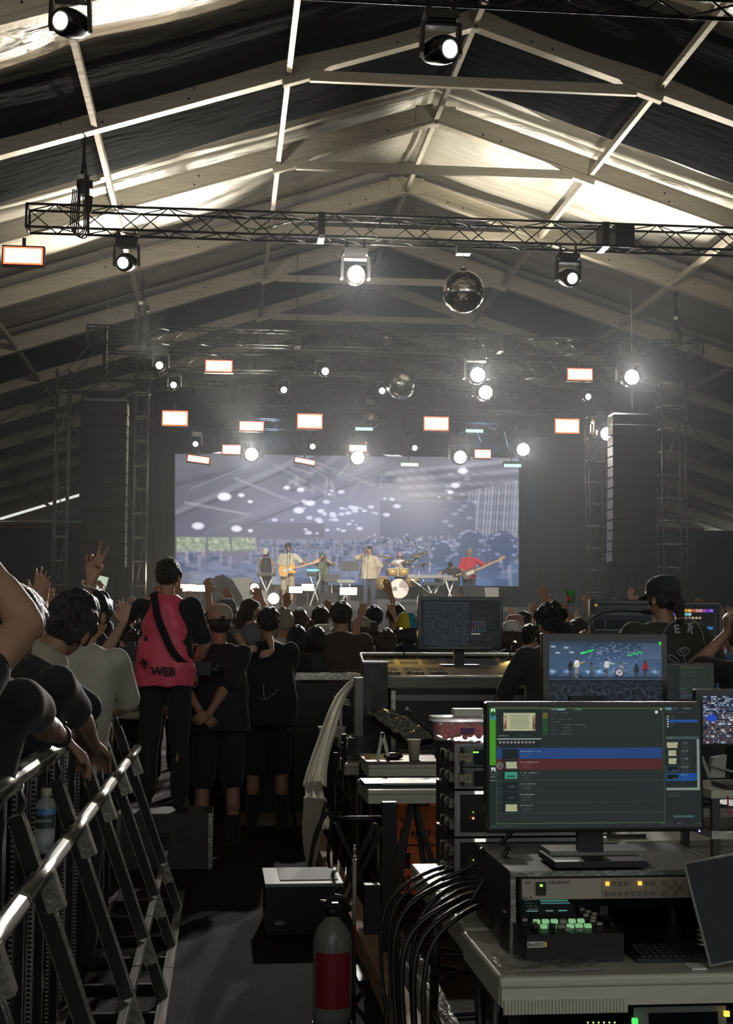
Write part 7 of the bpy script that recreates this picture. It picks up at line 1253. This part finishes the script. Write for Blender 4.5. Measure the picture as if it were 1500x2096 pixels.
M_(792, 1284, 12.75, A3, 'bob', 'brown', None, 'black', 'brown haired person raising a bent left arm before the beanie', rz=0)
M_(813, 1232, 14.6, A0, 'short', 'black', None, 'black', 'person with round black hair behind the blue and yellow beanie')
mb2 = M_(836, 1257, 12.8, A0, 'bob', 'darkbrown', ('beanie', 'teal'), 'black', 'person with blue and yellow knitted beanie left of the dark monitor')
for c in mb2.children:
    if c.name.startswith('beanie'): setmat(c, bn)
M_(611, 1277, 12.7, A0, 'bob', 'black', None, 'black', 'short person with black bob left of the brown printed t-shirt', h=None); M_(650, 1278, 12.75, A0, 'bob', 'black', None, 'charcoal', 'second short person with black bob, beside the brown printed t-shirt')
M_(614, 1243, 15.0, A0, 'short', 'brown', None, 'charcoal', 'person with light brown crop behind the fair haired one'); M_(658, 1238, 14.8, A0, 'short', 'black', None, 'black', 'person with smooth black hair behind the two black bobs'); M_(769, 1237, 15.2, A1, 'short', 'black', None, 'grey', 'person with one hand up behind the cream cap')
M_(425, 1248, 13.4, A2, 'short', 'black', None, 'grey', 'person with both hands up between pink vest and grey cap'); M_(498, 1246, 13.6, A2, 'short', 'brown', None, 'charcoal', 'person with both hands up right of the pale grey cap')
M_(1046, 1270, 12.6, A0, 'bob', 'brown', ('cap', 'white'), 'black', 'person with white cap right of the dark monitor', rz=-20); M_(1078, 1275, 12.7, A0, 'short', 'black', None, 'charcoal', 'person with short black hair looking right beside the white cap', rz=-55); M_(1054, 1257, 14.4, A0, 'crop', 'brown', ('bucket', 'rose'), 'grey', 'person with dusty pink hat behind the white cap')
mg = M_(1158, 1270, 12.9, A5, 'short', 'black', None, 'navy', 'person with raised right arm near the green cup', rz=0); M_(1185, 1262, 13.2, A2, 'short', 'darkbrown', None, 'charcoal', 'person with both hands raised right of the bushy haired operator')
M_(1070, 1252, 15.5, A5, 'curly', 'black', None, 'black', 'curly haired person pointing up behind the pink hat'); M_(1198, 1288, 12.9, A0, 'bob', 'orange', None, 'black', 'person with ginger hair at the left edge of the lighting desk')
pc_ = at(1168, 1222, 12.95); t = thing('green_cup', pc_, 'green paper cup with red print held above the crowd', 'cup'); m = MB(); m.lathe([(.032, -.06), (.044, .06), (.046, .064), (.042, .06)], pc_, 18); cpb = m.build('body', mat('green_print', (.10, .42, .10), .5), t); m = MB(); m.grid(lambda u, v: (pc_.x-.02+.0385*math.sin((u-.5)*1.4), pc_.y-.0385*math.cos((u-.5)*1.4)-.003, pc_.z-.04+.05*v), 8, 2, True, (0, .001, 0)); m.build('red_print', mat('cup_red', (.5, .08, .06), .5), cpb)
hd = {'short': 'short', 'crop': 'cropped', 'curly': 'curly', 'bob': 'bobbed', 'long': 'long', 'pony': 'tied back', 'tuft': 'tousled', 'bun': 'bunned'}
pd_ = ['still', 'waving', 'both-armed', 'left-armed', 'clapping', 'pointing']
on = ['first', 'second', 'third', 'fourth', 'fifth', 'sixth', 'seventh', 'eighth', 'ninth', 'tenth', 'eleventh', 'twelfth', 'thirteenth', 'fourteenth', 'fifteenth', 'sixteenth', 'seventeenth', 'eighteenth']
rows = [(9.9, -2.5, -1.0, 'left barrier'), (10.9, -2.7, -1.05, 'second left barrier'), (12.9, -3.2, 6.2, 'nearest'), (13.9, -2.6, 6.6, 'second'), (15.0, -2.8, 7.2, 'third'), (16.3, -3.0, 7.8, 'fourth'), (18.0, -3.2, 6.4, 'fifth'), (20.5, -3.4, 7.0, 'sixth'), (24, -3.6, 7.6, 'seventh'), (28, -3.8, 8.4, 'farthest')]
for ri, (Y, xa, xb, rn) in enumerate(rows):
    x = xa; k = 0; step = .58 if ri < 6 else (.75 if ri < 8 else 1.0)
    while x < xb:
        xx = x+rnd.uniform(-.09, .09); yy = Y+rnd.uniform(-.28, .28); x += step
        if any((xx-a)**2+(yy-b_)**2 < .40**2 for a, b_ in placed): continue
        pose = rnd.choices([0, 1, 2, 3, 4, 5], [.52, .14, .10, .10, .07, .07] if ri < 7 else [.1, .3, .25, .15, .1, .1])[0]; hair = rnd.choices(['short', 'crop', 'curly', 'bob', 'long', 'pony', 'tuft', 'bun'], [4, 1, 1, 3, 2, 1, 1.5, .5])[0]; hc = rnd.choices(['black', 'darkbrown', 'brown', 'blond', 'silver'], [4, 3, 2, .5, .2])[0]
        hat = rnd.choice([None]*6+[('cap', 'white'), ('cap', 'black'), ('cap', 'beige'), ('bucket', 'cream'), ('bucket', 'charcoal'), ('cap', 'red')]); shirt = rnd.choice(['black', 'black', 'charcoal', 'white', 'grey', 'navy', 'cream', 'olive', 'rose', 'blue'])
        if hat: hair = rnd.choice(['crop', 'bob', 'crop'])
        desc = ('%s %s' % (hat[1], {'cap': 'cap', 'bucket': 'bucket hat'}[hat[0]])) if hat else '%s %s hair' % (hd[hair], {'black': 'black', 'darkbrown': 'dark', 'brown': 'brown', 'blond': 'fair', 'silver': 'grey'}[hc])
        lab = '%s person, %s, %s top, %s from left in %s crowd row' % (pd_[pose], desc, shirt, on[min(k, 17)], rn)
        member(0, 0, yy, pose, hair, hc, hat, shirt, lab, 'concert crowd before the stage', sk=rnd.choice(['warm', 'tan', 'light']), h=rnd.uniform(1.62, 1.82) if ri != 2 else rnd.uniform(1.56, 1.72), X=xx); k += 1
# ================================================================ stage haze
hz = bpy.data.materials.new('stage_haze'); hz.use_nodes = True; nt = hz.node_tree; nt.nodes.clear()
out = nt.nodes.new('ShaderNodeOutputMaterial'); vs = nt.nodes.new('ShaderNodeVolumeScatter'); vs.inputs['Density'].default_value = .0009; vs.inputs['Anisotropy'].default_value = .55; vs.inputs['Color'].default_value = (.92, .96, 1, 1)
nt.links.new(vs.outputs[0], out.inputs['Volume'])
o = MB().box((XR, 34, 6.4), (38, 30, 12.6)).build('stage_haze', hz); stuff(o); tag(o, 'thin haze hanging in the beams around the stage', 'haze')
